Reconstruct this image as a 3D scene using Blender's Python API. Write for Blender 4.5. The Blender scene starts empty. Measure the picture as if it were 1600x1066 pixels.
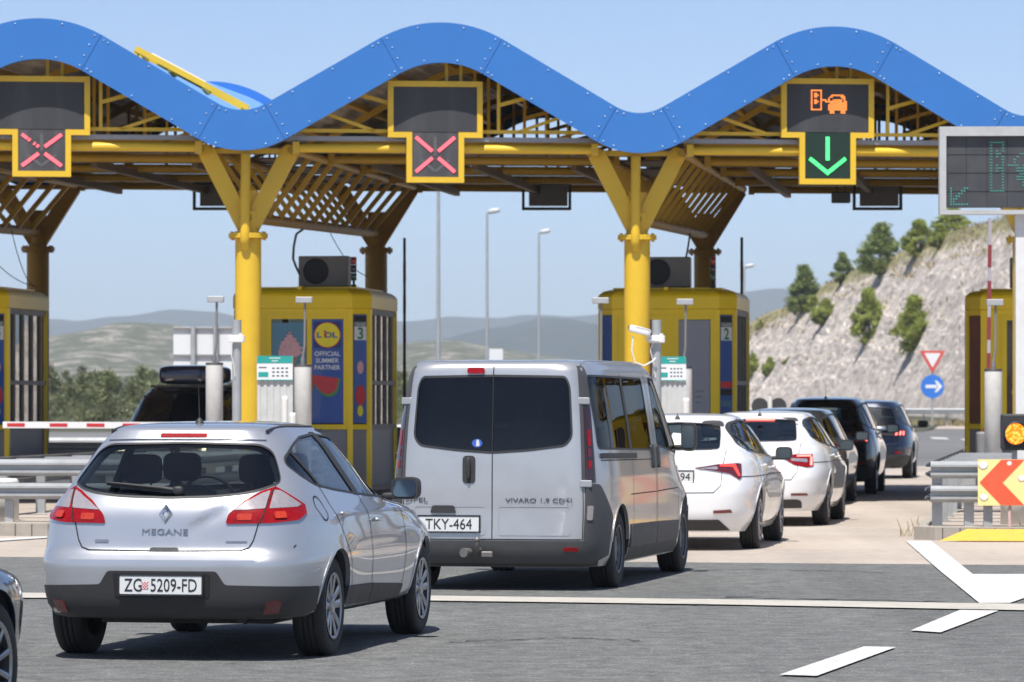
import bpy, bmesh, math, random
import numpy as np
from mathutils import Vector, Matrix, noise as mnoise
from mathutils.geometry import delaunay_2d_cdt

S = bpy.context.scene
COL = S.collection
R = math.radians
HAZE = 0.00013

# ------------------------------------------------------------------ camera
# telephoto, about 150 mm on full frame, eye 1.6 m above the asphalt
EYE, FPX, HOR = 1.6, 6800.0, 627.0
cam_data = bpy.data.cameras.new('camera')
cam = bpy.data.objects.new('camera', cam_data)
COL.objects.link(cam)
cam.location = (0, 0, EYE)
cam.rotation_euler = (R(90), 0, 0)
cam_data.sensor_width = 36
cam_data.lens = FPX / 1600 * 36
cam_data.shift_y = (HOR - 533) / 1600
cam_data.clip_start = 0.5
cam_data.clip_end = 60000
cam_data.dof.use_dof = True
cam_data.dof.focus_distance = 31
cam_data.dof.aperture_fstop = 7.1
S.camera = cam

# ------------------------------------------------------------------ world and sun
SUN_EL, SUN_AZ = 64.0, 12.5          # high midsummer sun, behind the viewer and a little to the left
world = bpy.data.worlds.new('World')
S.world = world
world.use_nodes = True
wn = world.node_tree
wn.nodes.clear()
w_out = wn.nodes.new('ShaderNodeOutputWorld')
w_bg = wn.nodes.new('ShaderNodeBackground')
w_sky = wn.nodes.new('ShaderNodeTexSky')
w_sky.sky_type = 'NISHITA'
w_sky.sun_disc = False
w_sky.sun_elevation = R(SUN_EL)
w_sky.sun_rotation = R(180 + SUN_AZ)
w_sky.altitude = 0
w_sky.air_density = 0.42
w_sky.dust_density = 0.7
w_sky.ozone_density = 1.0
w_bg.inputs['Strength'].default_value = 0.145
wn.links.new(w_sky.outputs[0], w_bg.inputs['Color'])
wn.links.new(w_bg.outputs[0], w_out.inputs['Surface'])
sun_data = bpy.data.lights.new('sun', 'SUN')
sun_data.energy = 5.0
sun_data.angle = R(0.53)
sun_data.color = (1.0, 0.955, 0.89)
sun = bpy.data.objects.new('sun', sun_data)
COL.objects.link(sun)
_d = Vector((math.sin(R(SUN_AZ)) * math.cos(R(SUN_EL)), math.cos(R(SUN_AZ)) * math.cos(R(SUN_EL)), -math.sin(R(SUN_EL))))
sun.rotation_euler = _d.to_track_quat('-Z', 'Y').to_euler()
sun.location = (-20, -40, 60)
S.view_settings.view_transform = 'Standard'
S.view_settings.look = 'None'
S.view_settings.exposure = 0.36
S.view_settings.gamma = 1
S.cycles.max_bounces = 8
S.cycles.transparent_max_bounces = 16
S.cycles.use_adaptive_sampling = True
S.cycles.sample_clamp_indirect = 6.0
S.cycles.caustics_reflective = False
S.cycles.caustics_refractive = False
S.cycles.volume_bounces = 0

# ------------------------------------------------------------------ helpers: objects
def tag(o, label=None, cat=None, group=None, kind=None):
    if label: o['label'] = label
    if cat: o['category'] = cat
    if group: o['group'] = group
    if kind: o['kind'] = kind
    return o

def thing(name, label, cat, loc=(0, 0, 0), rz=0.0, group=None):
    o = bpy.data.objects.new(name, None)
    COL.objects.link(o)
    o.empty_display_size = 0.3
    o.location = loc
    o.rotation_euler = (0, 0, rz)
    return tag(o, label, cat, group)

def copy_tree(o, parent=None):
    c = o.copy()
    COL.objects.link(c)
    if parent is not None:
        c.parent = parent
    for ch in list(o.children):
        copy_tree(ch, c)
    return c

def P(px, py, Y):
    "the point at depth Y that the photograph shows at (px, py)"
    return Vector(((px - 800) * Y / FPX, Y, EYE - (py - HOR) * Y / FPX))

def GP(px, py, z=0.0):
    "the ground point seen at (px, py)"
    Y = (EYE - z) * FPX / (py - HOR)
    return Vector(((px - 800) * Y / FPX, Y, z))

# ------------------------------------------------------------------ helpers: mesh collecting
class MB:
    def __init__(s):
        s.v, s.f, s.m, s.sm = [], [], [], []
    def add(s, verts, faces, mi=0, smooth=False):
        b = len(s.v)
        s.v += [tuple(p) for p in verts]
        for f in faces:
            s.f.append(tuple(b + i for i in f)); s.m.append(mi); s.sm.append(smooth)
        return s
    def box(s, c, d, mi=0, rot=None, bev=0.0):
        x, y, z = d[0] / 2, d[1] / 2, d[2] / 2
        if bev > 0:
            b = min(bev, x * .49, y * .49, z * .49)
            pts = []
            for sx in (-1, 1):
                for sy in (-1, 1):
                    for sz in (-1, 1):
                        pts += [(sx * (x - b), sy * (y - b), sz * z), (sx * (x - b), sy * y, sz * (z - b)), (sx * x, sy * (y - b), sz * (z - b))]
            bm = bmesh.new()
            for p in pts: bm.verts.new(p)
            bmesh.ops.convex_hull(bm, input=bm.verts)
            bm.verts.ensure_lookup_table()
            vs = [v.co.copy() for v in bm.verts]
            idx = {v: i for i, v in enumerate(bm.verts)}
            fs = [[idx[v] for v in f.verts] for f in bm.faces]
            bm.free()
        else:
            vs = [Vector((sx * x, sy * y, sz * z)) for sx in (-1, 1) for sy in (-1, 1) for sz in (-1, 1)]
            fs = [(0, 1, 3, 2), (4, 6, 7, 5), (0, 4, 5, 1), (2, 3, 7, 6), (0, 2, 6, 4), (1, 5, 7, 3)]
        if rot is not None:
            vs = [rot @ v for v in vs]
        c = Vector(c)
        return s.add([v + c for v in vs], fs, mi)
    def beam(s, a, b, w, h, mi=0, up=(0, 0, 1)):
        a, b = Vector(a), Vector(b)
        d = b - a
        L = d.length
        if L < 1e-6: return s
        d.normalize()
        u = Vector(up)
        sd = d.cross(u)
        if sd.length < 1e-4:
            sd = d.cross(Vector((0, 1, 0)))
        sd.normalize()
        u = sd.cross(d)
        M = Matrix((sd, d, u)).transposed()
        return s.box((a + b) / 2, (w, L, h), mi, rot=M)
    def tube(s, pts, r, n=10, mi=0, caps=True, closed=False):
        pts = [Vector(p) for p in pts]
        rs = r if isinstance(r, (list, tuple)) else [r] * len(pts)
        vs, fs = [], []
        prev = None
        m = len(pts)
        for i, p in enumerate(pts):
            a = pts[max(i - 1, 0)]; b = pts[min(i + 1, m - 1)]
            if closed:
                a = pts[(i - 1) % m]; b = pts[(i + 1) % m]
            t = (b - a).normalized()
            if prev is None:
                q = t.cross(Vector((0, 0, 1)))
                if q.length < 1e-3: q = t.cross(Vector((0, 1, 0)))
                q.normalize()
            else:
                q = prev - t * prev.dot(t)
                q.normalize()
            prev = q
            w = t.cross(q)
            for k in range(n):
                an = 2 * math.pi * k / n
                vs.append(p + (q * math.cos(an) + w * math.sin(an)) * rs[i])
        rng = m if closed else m - 1
        for i in range(rng):
            j = (i + 1) % m
            for k in range(n):
                k2 = (k + 1) % n
                fs.append((i * n + k, i * n + k2, j * n + k2, j * n + k))
        s.add(vs, fs, mi, True)
        if caps and not closed:
            s.add(vs[:n], [tuple(range(n))], mi)
            s.add(vs[-n:], [tuple(reversed(range(n)))], mi)
        return s
    def lathe(s, prof, n=24, axis='z', c=(0, 0, 0), mi=0, smooth=True, arc=None):
        vs, fs = [], []
        c = Vector(c)
        m = len(prof)
        for k in range(n):
            an = 2 * math.pi * k / n
            for (r, h) in prof:
                a, b = r * math.cos(an), r * math.sin(an)
                p = {'z': (a, b, h), 'x': (h, a, b), 'y': (b, h, a)}[axis]
                vs.append(c + Vector(p))
        for k in range(n):
            k2 = (k + 1) % n
            for i in range(m - 1):
                fs.append((k * m + i, k2 * m + i, k2 * m + i + 1, k * m + i + 1))
        return s.add(vs, fs, mi, smooth)
    def prism(s, poly, axis, a, b, mi=0, M=None):
        "poly: 2D outline; axis 'y': (x,z) outline from y=a to b; 'x': (y,z); 'z': (x,y)"
        n = len(poly)
        def q(p, t):
            v = Vector({'y': (p[0], t, p[1]), 'x': (t, p[0], p[1]), 'z': (p[0], p[1], t)}[axis])
            return M @ v if M is not None else v
        vs = [q(p, a) for p in poly] + [q(p, b) for p in poly]
        fs = [tuple(range(n)), tuple(reversed(range(n, 2 * n)))]
        fs += [(i, i + n, (i + 1) % n + n, (i + 1) % n) for i in range(n)]
        return s.add(vs, fs, mi)
    def sell(s, c, r, e1=0.5, e2=0.5, nu=20, nv=12, mi=0, M=None, smooth=True):
        "superellipsoid"
        def sp(a, e): return math.copysign(abs(a) ** e, a)
        vs, fs = [], []
        for j in range(nv + 1):
            v = -math.pi / 2 + math.pi * j / nv
            for i in range(nu):
                u = 2 * math.pi * i / nu
                p = Vector((r[0] * sp(math.cos(v), e1) * sp(math.cos(u), e2), r[1] * sp(math.cos(v), e1) * sp(math.sin(u), e2), r[2] * sp(math.sin(v), e1)))
                if M is not None: p = M @ p
                vs.append(p + Vector(c))
        for j in range(nv):
            for i in range(nu):
                i2 = (i + 1) % nu
                fs.append((j * nu + i, j * nu + i2, (j + 1) * nu + i2, (j + 1) * nu + i))
        return s.add(vs, fs, mi, smooth)
    def xform(s, M):
        s.v = [tuple(M @ Vector(p)) for p in s.v]
        return s
    def join(s, o, dm=0):
        b = len(s.v)
        s.v += o.v
        s.f += [tuple(b + i for i in f) for f in o.f]
        s.m += [m + dm for m in o.m]
        s.sm += o.sm
        return s
    def mesh(s, name, mats, fix=True):
        me = bpy.data.meshes.new(name)
        me.from_pydata(s.v, [], s.f)
        for m in (mats if isinstance(mats, (list, tuple)) else [mats]):
            me.materials.append(m)
        me.polygons.foreach_set('material_index', s.m)
        me.polygons.foreach_set('use_smooth', s.sm)
        if fix:
            bm = bmesh.new(); bm.from_mesh(me)
            bmesh.ops.recalc_face_normals(bm, faces=bm.faces)
            bm.to_mesh(me); bm.free()
        me.update()
        return me
    def build(s, name, mats, parent=None, fix=True, loc=None):
        o = bpy.data.objects.new(name, s.mesh(name, mats, fix))
        COL.objects.link(o)
        if parent is not None: o.parent = parent
        if loc is not None: o.location = loc
        return o

def rotz(a): return Matrix.Rotation(a, 4, 'Z')
def rotx(a): return Matrix.Rotation(a, 4, 'X')
def roty(a): return Matrix.Rotation(a, 4, 'Y')
def T(x, y, z): return Matrix.Translation((x, y, z))

# ------------------------------------------------------------------ helpers: writing
_fonts = {}
def text_mb(txt, h, width=None, depth=0.002, bold=0.0, mi=0, align='C', space=1.0):
    "letters in the x-z plane facing -y, cap height h, centred on the origin (or left aligned)"
    cu = bpy.data.curves.new('t', 'FONT')
    cu.body = txt
    cu.size = h / 0.69
    cu.extrude = depth
    cu.offset = bold
    cu.space_character = space
    cu.resolution_u = 3
    o = bpy.data.objects.new('t', cu)
    COL.objects.link(o)
    dg = bpy.context.evaluated_depsgraph_get()
    me = bpy.data.meshes.new_from_object(o.evaluated_get(dg))
    vs = [v.co.copy() for v in me.vertices]
    fs = [tuple(p.vertices) for p in me.polygons]
    bpy.data.objects.remove(o); bpy.data.curves.remove(cu); bpy.data.meshes.remove(me)
    mb = MB()
    if not vs: return mb
    x0, x1 = min(v.x for v in vs), max(v.x for v in vs)
    k = (width / (x1 - x0)) if width else 1.0
    cx = (x0 + x1) / 2 if align == 'C' else x0
    mb.add([((v.x - cx) * k, -v.z, v.y - h / 2) for v in vs], fs, mi)
    return mb

# ------------------------------------------------------------------ helpers: materials
MATS = {}
def nd(nt, t, **kw):
    n = nt.nodes.new(t)
    for k, v in kw.items():
        if k in n.inputs: n.inputs[k].default_value = v
        else: setattr(n, k, v)
    return n

def pbr(name, col, rough=0.5, metal=0.0, coat=0.0, var=0.12, scale=8.0, dirt=0.0, dirtcol=(.25, .2, .15), bump=0.0, bscale=60.0,
        coatr=0.03, spec=0.5, streak=False, flake=0.0):
    if name in MATS: return MATS[name]
    m = bpy.data.materials.new(name)
    m.use_nodes = True
    nt = m.node_tree
    b = nt.nodes['Principled BSDF']
    L = nt.links.new
    b.inputs['Metallic'].default_value = metal
    b.inputs['Specular IOR Level'].default_value = spec
    b.inputs['Coat Weight'].default_value = coat
    b.inputs['Coat Roughness'].default_value = coatr
    tc = nd(nt, 'ShaderNodeTexCoord')
    mp = nd(nt, 'ShaderNodeMapping')
    L(tc.outputs['Object'], mp.inputs['Vector'])
    if streak: mp.inputs['Scale'].default_value = (1, 1, 0.12)
    n1 = nd(nt, 'ShaderNodeTexNoise', Scale=scale, Detail=5.0, Roughness=0.6)
    L(mp.outputs[0], n1.inputs['Vector'])
    hi = tuple(min(1, c * (1 + var)) for c in col); lo = tuple(c * (1 - var) for c in col)
    mx = nd(nt, 'ShaderNodeMix'); mx.data_type = 'RGBA'
    mx.inputs[6].default_value = (*lo, 1); mx.inputs[7].default_value = (*hi, 1)
    L(n1.outputs['Fac'], mx.inputs[0])
    out = mx.outputs[2]
    if dirt > 0:
        n2 = nd(nt, 'ShaderNodeTexNoise', Scale=scale * .45, Detail=8.0, Roughness=0.7)
        L(mp.outputs[0], n2.inputs['Vector'])
        rp = nd(nt, 'ShaderNodeValToRGB')
        rp.color_ramp.elements[0].position = 0.48; rp.color_ramp.elements[1].position = 0.75
        rp.color_ramp.elements[0].color = (0, 0, 0, 1); rp.color_ramp.elements[1].color = (dirt, dirt, dirt, 1)
        L(n2.outputs['Fac'], rp.inputs[0])
        m2 = nd(nt, 'ShaderNodeMix'); m2.data_type = 'RGBA'
        L(rp.outputs[0], m2.inputs[0]); L(out, m2.inputs[6]); m2.inputs[7].default_value = (*dirtcol, 1)
        out = m2.outputs[2]
    L(out, b.inputs['Base Color'])
    mr = nd(nt, 'ShaderNodeMapRange')
    mr.inputs['To Min'].default_value = max(0.02, rough - 0.07); mr.inputs['To Max'].default_value = min(1, rough + 0.09)
    L(n1.outputs['Fac'], mr.inputs['Value']); L(mr.outputs[0], b.inputs['Roughness'])
    if bump > 0:
        n3 = nd(nt, 'ShaderNodeTexNoise', Scale=bscale, Detail=4.0)
        L(tc.outputs['Object'], n3.inputs['Vector'])
        bp = nd(nt, 'ShaderNodeBump', Strength=bump, Distance=0.01)
        L(n3.outputs['Fac'], bp.inputs['Height']); L(bp.outputs[0], b.inputs['Normal'])
    if flake > 0:
        v = nd(nt, 'ShaderNodeTexVoronoi', Scale=900.0)
        L(tc.outputs['Object'], v.inputs['Vector'])
        bp = nd(nt, 'ShaderNodeBump', Strength=flake, Distance=0.001)
        L(v.outputs['Distance'], bp.inputs['Height']); L(bp.outputs[0], b.inputs['Normal'])
    MATS[name] = m
    return m

def glow(name, col, strength, base=(.02, .02, .02)):
    if name in MATS: return MATS[name]
    m = bpy.data.materials.new(name); m.use_nodes = True
    b = m.node_tree.nodes['Principled BSDF']
    b.inputs['Base Color'].default_value = (*base, 1)
    b.inputs['Roughness'].default_value = .4
    b.inputs['Emission Color'].default_value = (*col, 1)
    b.inputs['Emission Strength'].default_value = strength
    MATS[name] = m
    return m

def glass(name, tint, refl=1.0, rough=0.0):
    if name in MATS: return MATS[name]
    m = bpy.data.materials.new(name); m.use_nodes = True
    nt = m.node_tree; nt.nodes.clear()
    o = nd(nt, 'ShaderNodeOutputMaterial')
    mix = nd(nt, 'ShaderNodeMixShader')
    tr = nd(nt, 'ShaderNodeBsdfTransparent', Color=(*tint, 1))
    gl = nd(nt, 'ShaderNodeBsdfGlossy', Color=(refl, refl, refl, 1), Roughness=rough)
    lw = nd(nt, 'ShaderNodeLayerWeight', Blend=0.5)
    pw = nd(nt, 'ShaderNodeMath'); pw.operation = 'POWER'; pw.inputs[1].default_value = 5.0; nt.links.new(lw.outputs['Facing'], pw.inputs[0])
    fr = nd(nt, 'ShaderNodeMath'); fr.operation = 'MULTIPLY_ADD'; fr.inputs[1].default_value = .93; fr.inputs[2].default_value = .07; nt.links.new(pw.outputs[0], fr.inputs[0])
    tc = nd(nt, 'ShaderNodeTexCoord')
    n = nd(nt, 'ShaderNodeTexNoise', Scale=1.7, Detail=2.0)
    bp = nd(nt, 'ShaderNodeBump', Strength=.12, Distance=.01)
    nt.links.new(tc.outputs['Object'], n.inputs['Vector'])
    nt.links.new(n.outputs['Fac'], bp.inputs['Height'])
    nt.links.new(bp.outputs[0], gl.inputs['Normal'])
    nt.links.new(fr.outputs[0], mix.inputs[0]); nt.links.new(tr.outputs[0], mix.inputs[1]); nt.links.new(gl.outputs[0], mix.inputs[2])
    nt.links.new(mix.outputs[0], o.inputs['Surface'])
    MATS[name] = m
    return m
# ================================================================== CARS
DEBUG = False
def pchip(xs, ys):
    xs = np.array(xs, float); ys = np.array(ys, float)
    h = np.diff(xs); d = np.diff(ys) / h
    m = np.zeros(len(xs)); m[0] = d[0]; m[-1] = d[-1]
    for i in range(1, len(xs) - 1):
        if d[i - 1] * d[i] > 0:
            w1 = 2 * h[i] + h[i - 1]; w2 = h[i] + 2 * h[i - 1]
            m[i] = (w1 + w2) / (w1 / d[i - 1] + w2 / d[i])
    def f(x):
        x = min(max(x, xs[0]), xs[-1])
        i = int(min(max(np.searchsorted(xs, x) - 1, 0), len(xs) - 2))
        t = (x - xs[i]) / h[i]
        return (ys[i] * (1 + 2 * t) * (1 - t) ** 2 + h[i] * m[i] * t * (1 - t) ** 2 + ys[i + 1] * t * t * (3 - 2 * t) + h[i] * m[i + 1] * t * t * (t - 1))
    return f

_PHI = np.linspace(-math.pi / 2, math.pi / 2, 361)
class Shape:
    """a car body as stacked plan outlines: at each height z its rear y, front y, half width and the squareness of both ends"""
    def __init__(s, rows, ztop, yc, deform=None, capn=2.4):
        z = [r[0] for r in rows]
        s.z0, s.zr, s.ztop, s.yc, s.capn = z[0], z[-1], ztop, yc, capn
        s.fr, s.ff, s.fw, s.fnr, s.fnf = [pchip(z, [r[k] for r in rows]) for k in range(1, 6)]
        s.deform = deform or (lambda p: p)
        s.zs = z
    def half(s, z, inset=0.0, sc=1.0):
        yr, yf, w = s.fr(z) + inset, s.ff(z) - inset, s.fw(z) - inset
        nr, nf = s.fnr(z), s.fnf(z)
        yc = s.yc
        la, lb = yc - yr, yf - yc
        c, t = np.cos(_PHI), np.sin(_PHI)
        # spread directions by the box corner so both straight runs and corners get points
        n = np.where(t < 0, nr, nf); l = np.where(t < 0, la, lb)
        a = np.abs(c) / 1.0; b = np.abs(t)
        rr = (a ** n + b ** n) ** (-1.0 / n)
        x = w * a * rr * sc
        y = yc + l * t * rr * sc
        return x, y
    def resampled(s, z, N, inset=0.0, sc=1.0):
        x, y = s.half(z, inset, sc)
        d = np.concatenate([[0], np.cumsum(np.hypot(np.diff(x), np.diff(y)))])
        q = np.linspace(0, d[-1], N)
        return np.interp(q, d, x), np.interp(q, d, y)
    def pos(s, mode, a, z):
        z = min(max(z, s.z0), s.zr)
        x, y = s.half(z)
        if mode == 'R':                       # signed way along the outline from the middle of the rear
            q = np.abs(x) + (y - y[0])
            sg = 1 if a >= 0 else -1
            px = sg * np.interp(abs(a), q, x); py = np.interp(abs(a), q, y)
        elif mode == 'F':                     # the same from the middle of the front
            xx, yy = x[::-1], y[::-1]
            q = np.abs(xx) + (yy[0] - yy)
            sg = 1 if a >= 0 else -1
            px = sg * np.interp(abs(a), q, xx); py = np.interp(abs(a), q, yy)
        elif mode == '+':
            px = np.interp(a, y, x); py = a
        else:
            px = -np.interp(a, y, x); py = a
        return s.deform(Vector((float(px), float(py), z)))
    def posn(s, mode, a, z):
        p = s.pos(mode, a, z)
        e = 0.012
        zz = min(max(z, s.z0 + e), s.zr - e)
        da = s.pos(mode, a + e, z) - s.pos(mode, a - e, z)
        dz = s.pos(mode, a, zz + e) - s.pos(mode, a, zz - e)
        n = da.cross(dz)
        if n.length < 1e-9: n = Vector((0, -1, 0))
        n.normalize()
        if n.dot(Vector((p.x, (p.y - s.yc) * .3, (p.z - .7) * .2))) < 0: n = -n
        return p, n
    def levels(s, step=0.03):
        out = []
        z = s.z0
        while z < s.zr - 1e-6:
            out.append(z)
            z += step
        out.append(s.zr)
        return out
    def cap(s, k=9):
        out = []
        for i in range(1, k + 1):
            a = math.pi / 2 * i / k
            sc = math.cos(a) ** (2 / s.capn); h = math.sin(a) ** (2 / s.capn)
            out.append((s.zr + (s.ztop - s.zr) * h, sc))
        return out
    def body(s, N=110, step=0.03, mi=0, inset=0.0, zlo=None, zhi=None, capdrop=0.0, yfmax=None):
        mb = MB()
        rings = []
        lv = [z for z in s.levels(step) if (zlo is None or z >= zlo) and (zhi is None or z <= zhi)]
        for z in lv: rings.append((z, z, 1.0))
        if zhi is None:
            for (z, sc) in s.cap(): rings.append((s.zr, z - capdrop, sc))
        M = 2 * N - 2
        for (zq, zz, sc) in rings:
            x, y = s.resampled(zq, N, inset, max(sc, 1e-3))
            if yfmax is not None: y = np.minimum(y, yfmax + 0.0001 * np.arange(N))
            pts = [(x[i], y[i]) for i in range(N)] + [(-x[i], y[i]) for i in range(N - 2, 0, -1)]
            mb.v += [tuple(s.deform(Vector((float(a), float(b), zz)))) for a, b in pts]
        K = len(rings)
        for j in range(K - 1):
            for i in range(M):
                i2 = (i + 1) % M
                mb.f.append((j * M + i, j * M + i2, (j + 1) * M + i2, (j + 1) * M + i)); mb.m.append(mi); mb.sm.append(True)
        mb.f.append(tuple(reversed(range(M)))); mb.m.append(mi); mb.sm.append(False)
        if True:
            mb.f.append(tuple((K - 1) * M + i for i in range(M))); mb.m.append(mi); mb.sm.append(True)
        return mb
    def roof_z(s, x, y):
        best = s.zr
        for (z, sc) in [(s.zr, 1.0)] + s.cap(40):
            xx, yy = s.half(s.zr, 0, max(sc, 1e-3))
            if yy[0] <= y <= yy[-1] and abs(x) <= np.interp(y, yy, xx): best = z
        return s.deform(Vector((x, y, best))).z

def rounded(poly, r, k=5):
    "polygon with its corners rounded; a point may carry its own radius as third value"
    out = []
    n = len(poly)
    for i in range(n):
        p = Vector(poly[i][:2]); a = Vector(poly[i - 1][:2]); b = Vector(poly[(i + 1) % n][:2])
        rr = poly[i][2] if len(poly[i]) > 2 else r
        da, db = (a - p), (b - p)
        t = min(rr, da.length * .45, db.length * .45)
        if t < 1e-4: out.append((p.x, p.y)); continue
        A = p + da.normalized() * t; B = p + db.normalized() * t
        for j in range(k + 1):
            u = j / k
            q = A * (1 - u) ** 2 + p * 2 * u * (1 - u) + B * u * u
            out.append((q.x, q.y))
    return out

def inside(pt, poly):
    x, y = pt; c = False
    j = len(poly) - 1
    for i in range(len(poly)):
        xi, yi = poly[i]; xj, yj = poly[j]
        if (yi > y) != (yj > y) and x < (xj - xi) * (y - yi) / (yj - yi) + xi: c = not c
        j = i
    return c

def fill2d(poly, res):
    b = []
    n = len(poly)
    for i in range(n):
        p = Vector(poly[i]); q = Vector(poly[(i + 1) % n])
        L = (q - p).length
        if L < 1e-5: continue
        m = max(1, int(math.ceil(L / res)))
        for j in range(m): b.append(p + (q - p) * (j / m))
    xs = [p.x for p in b]; ys = [p.y for p in b]
    inn = []
    bb = np.array([(p.x, p.y) for p in b])
    y = min(ys) + res * .5
    pl = [(p.x, p.y) for p in b]
    while y < max(ys):
        x = min(xs) + res * .5
        while x < max(xs):
            if inside((x, y), pl) and np.min(np.hypot(bb[:, 0] - x, bb[:, 1] - y)) > res * .45: inn.append(Vector((x, y)))
            x += res
        y += res
    nb = len(b)
    r = delaunay_2d_cdt(b + inn, [], [list(range(nb))], 1, 1e-6)
    return [(v.x, v.y) for v in r[0]], [tuple(f) for f in r[2]], nb

def patch(sh, mode, poly, off=0.004, thick=0.012, res=0.05, r=0.0, mi=0, smooth=True, both=False, solid=False):
    "a sheet of the outline poly (way along the body, height) lying off metres above the body, with a rim going inwards"
    if r > 0 or any(len(p) > 2 for p in poly): poly = rounded(poly, r)
    else: poly = [p[:2] for p in poly]
    vs, fs, nb = fill2d(poly, res)
    pn = [sh.posn(mode, a, z) for a, z in vs]
    mb = MB()
    top = [p + n * off for p, n in pn]
    mb.add(top, fs, mi, smooth)
    bot = [p + n * (off - thick) for p, n in pn]
    cnt = {}
    for f in fs:
        for i in range(len(f)):
            e = (f[i], f[(i + 1) % len(f)]); cnt[e] = 1
    edges = [e for e in cnt if (e[1], e[0]) not in cnt]
    b0 = len(mb.v)
    mb.v += [tuple(p) for p in top] + [tuple(p) for p in bot]
    n = len(top)
    for (a, b) in edges:
        mb.f.append((b0 + a, b0 + b, b0 + n + b, b0 + n + a)); mb.m.append(mi); mb.sm.append(False)
    if solid:
        for f in fs:
            mb.f.append(tuple(b0 + n + i for i in reversed(f))); mb.m.append(mi); mb.sm.append(False)
        # weld top sheet to the rim
        mp = {}
        key = lambda p: (round(p[0], 6), round(p[1], 6), round(p[2], 6))
        idx = []; nv = []
        for p in mb.v:
            k = key(p)
            if k not in mp: mp[k] = len(nv); nv.append(p)
            idx.append(mp[k])
        mb.v = nv
        mb.f = [tuple(idx[i] for i in f) for f in mb.f]
    return mb

def seam(sh, mode, line, w=0.009, off=0.0025, mi=0, closed=False):
    "a thin dark joint running over the body"
    pts = [Vector(p) for p in line]
    if closed: pts.append(pts[0])
    dense = [pts[0]]
    for a, b in zip(pts, pts[1:]):
        m = max(1, int((b - a).length / 0.035))
        for j in range(1, m + 1): dense.append(a + (b - a) * j / m)
    mb = MB()
    vs = []
    for i, p in enumerate(dense):
        t = dense[min(i + 1, len(dense) - 1)] - dense[max(i - 1, 0)]
        t.normalize()
        nn = Vector((-t.y, t.x)) * w / 2
        for q in (p + nn, p - nn):
            a, n = sh.posn(mode, q.x, q.y)
            vs.append(a + n * off)
    mb.add(vs, [(2 * i, 2 * i + 1, 2 * i + 3, 2 * i + 2) for i in range(len(dense) - 1)], mi, True)
    return mb

def arc(cx, cy, r, a0, a1, k=12):
    return [(cx + r * math.cos(R(a0 + (a1 - a0) * i / k)), cy + r * math.sin(R(a0 + (a1 - a0) * i / k))) for i in range(k + 1)]

def apply_bool(o, cutter, keep=.78):
    old = o.data
    area0 = sum(p.area for p in old.polygons)
    cz = cutter.location.copy()
    for k in range(5):
        md = o.modifiers.new('b', 'BOOLEAN')
        md.operation = 'DIFFERENCE'; md.solver = 'EXACT'; md.object = cutter
        md.use_self = k in (2, 3)
        cutter.location = cz + Vector((.0, .0017 * k, .0013 * k))
        bpy.context.view_layer.update()
        dg = bpy.context.evaluated_depsgraph_get()
        me = bpy.data.meshes.new_from_object(o.evaluated_get(dg))
        o.modifiers.clear()
        if sum(p.area for p in me.polygons) > area0 * keep and len(me.polygons) != len(old.polygons):
            o.data = me
            break
        if DEBUG: print('  retry', k, o.name, area0, sum(p.area for p in me.polygons))
        bpy.data.meshes.remove(me)
    if o.data is not old: bpy.data.meshes.remove(old)
    cm = cutter.data
    bpy.data.objects.remove(cutter); bpy.data.meshes.remove(cm)

M_RUBBER = pbr('tyre rubber', (.022, .022, .023), .75, var=.25, bump=.25, bscale=90, dirt=.35, dirtcol=(.09, .08, .07))
M_TRIM = pbr('black plastic trim', (.028, .029, .031), .55, var=.15, bump=.1, bscale=300, dirt=.25, dirtcol=(.1, .09, .08))
M_GAP = pbr('dark joint', (.012, .012, .013), .8, var=.1)
M_INT = pbr('car interior cloth', (.035, .035, .038), .85, var=.2)
M_SEAT = pbr('car seat cloth', (.06, .06, .065), .9, var=.2)
M_RIM = pbr('alloy rim', (.36, .37, .39), .28, metal=.9, var=.08, dirt=.35, dirtcol=(.12, .1, .09))
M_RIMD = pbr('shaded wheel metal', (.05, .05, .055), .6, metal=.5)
M_CHROME = pbr('chrome', (.8, .81, .83), .12, metal=1.0, var=.03)
M_LETTER = pbr('letter metal', (.16, .165, .18), .25, metal=.8, var=.1)
M_LETTER2 = pbr('soft chrome letters', (.30, .31, .33), .3, metal=.7, var=.1)
M_TRIMG = pbr('dark grey plastic', (.062, .064, .067), .55, var=.15, bump=.1, bscale=300, dirt=.3, dirtcol=(.12, .11, .10))
M_PLATE = pbr('plate white', (.62, .64, .64), .35, var=.03)
M_INK = pbr('plate black', (.015, .015, .02), .5)
M_REDL = pbr('red lamp lens', (.26, .003, .005), .2, coat=.5, var=.6, scale=42, spec=.2)
M_REDD = pbr('dark red lamp lens', (.12, .006, .01), .12, coat=1.0, var=.3, scale=30)
M_CLEARL = pbr('clear lamp lens', (.42, .38, .39), .12, coat=1.0, metal=.35, var=.22, scale=40)
M_REDO = pbr('orange red hot spot', (.45, .035, .012), .15, coat=.6, var=.5, scale=60)  # painted highlights: brighter spots within the red lamp lens
M_BRAKE = glow('lit brake lamp', (1.0, .06, .05), 1.6, (.4, .01, .01))
M_BRAKE2 = glow('bright brake lamp', (1.0, .12, .1), 5.0, (.4, .01, .01))
M_AMBERL = glow('warm headlamp', (1.0, .75, .45), 5.0, (.6, .6, .6))
M_MIRR = pbr('mirror glass', (.16, .20, .23), .03, metal=1.0, var=.02)
M_GLASS = glass('window glass', (.42, .48, .49))
M_GLASSR = glass('rear window glass', (.30, .35, .36))
M_GLASSH = glass('hatch rear glass', (.48, .53, .54))
M_GLASST = glass('dark tinted glass', (.010, .013, .018), .5)
M_GLASSV = glass('van side glass', (.05, .055, .06), .42)
M_GLASSV2 = glass('van door glass', (.30, .33, .34), .5)
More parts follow.
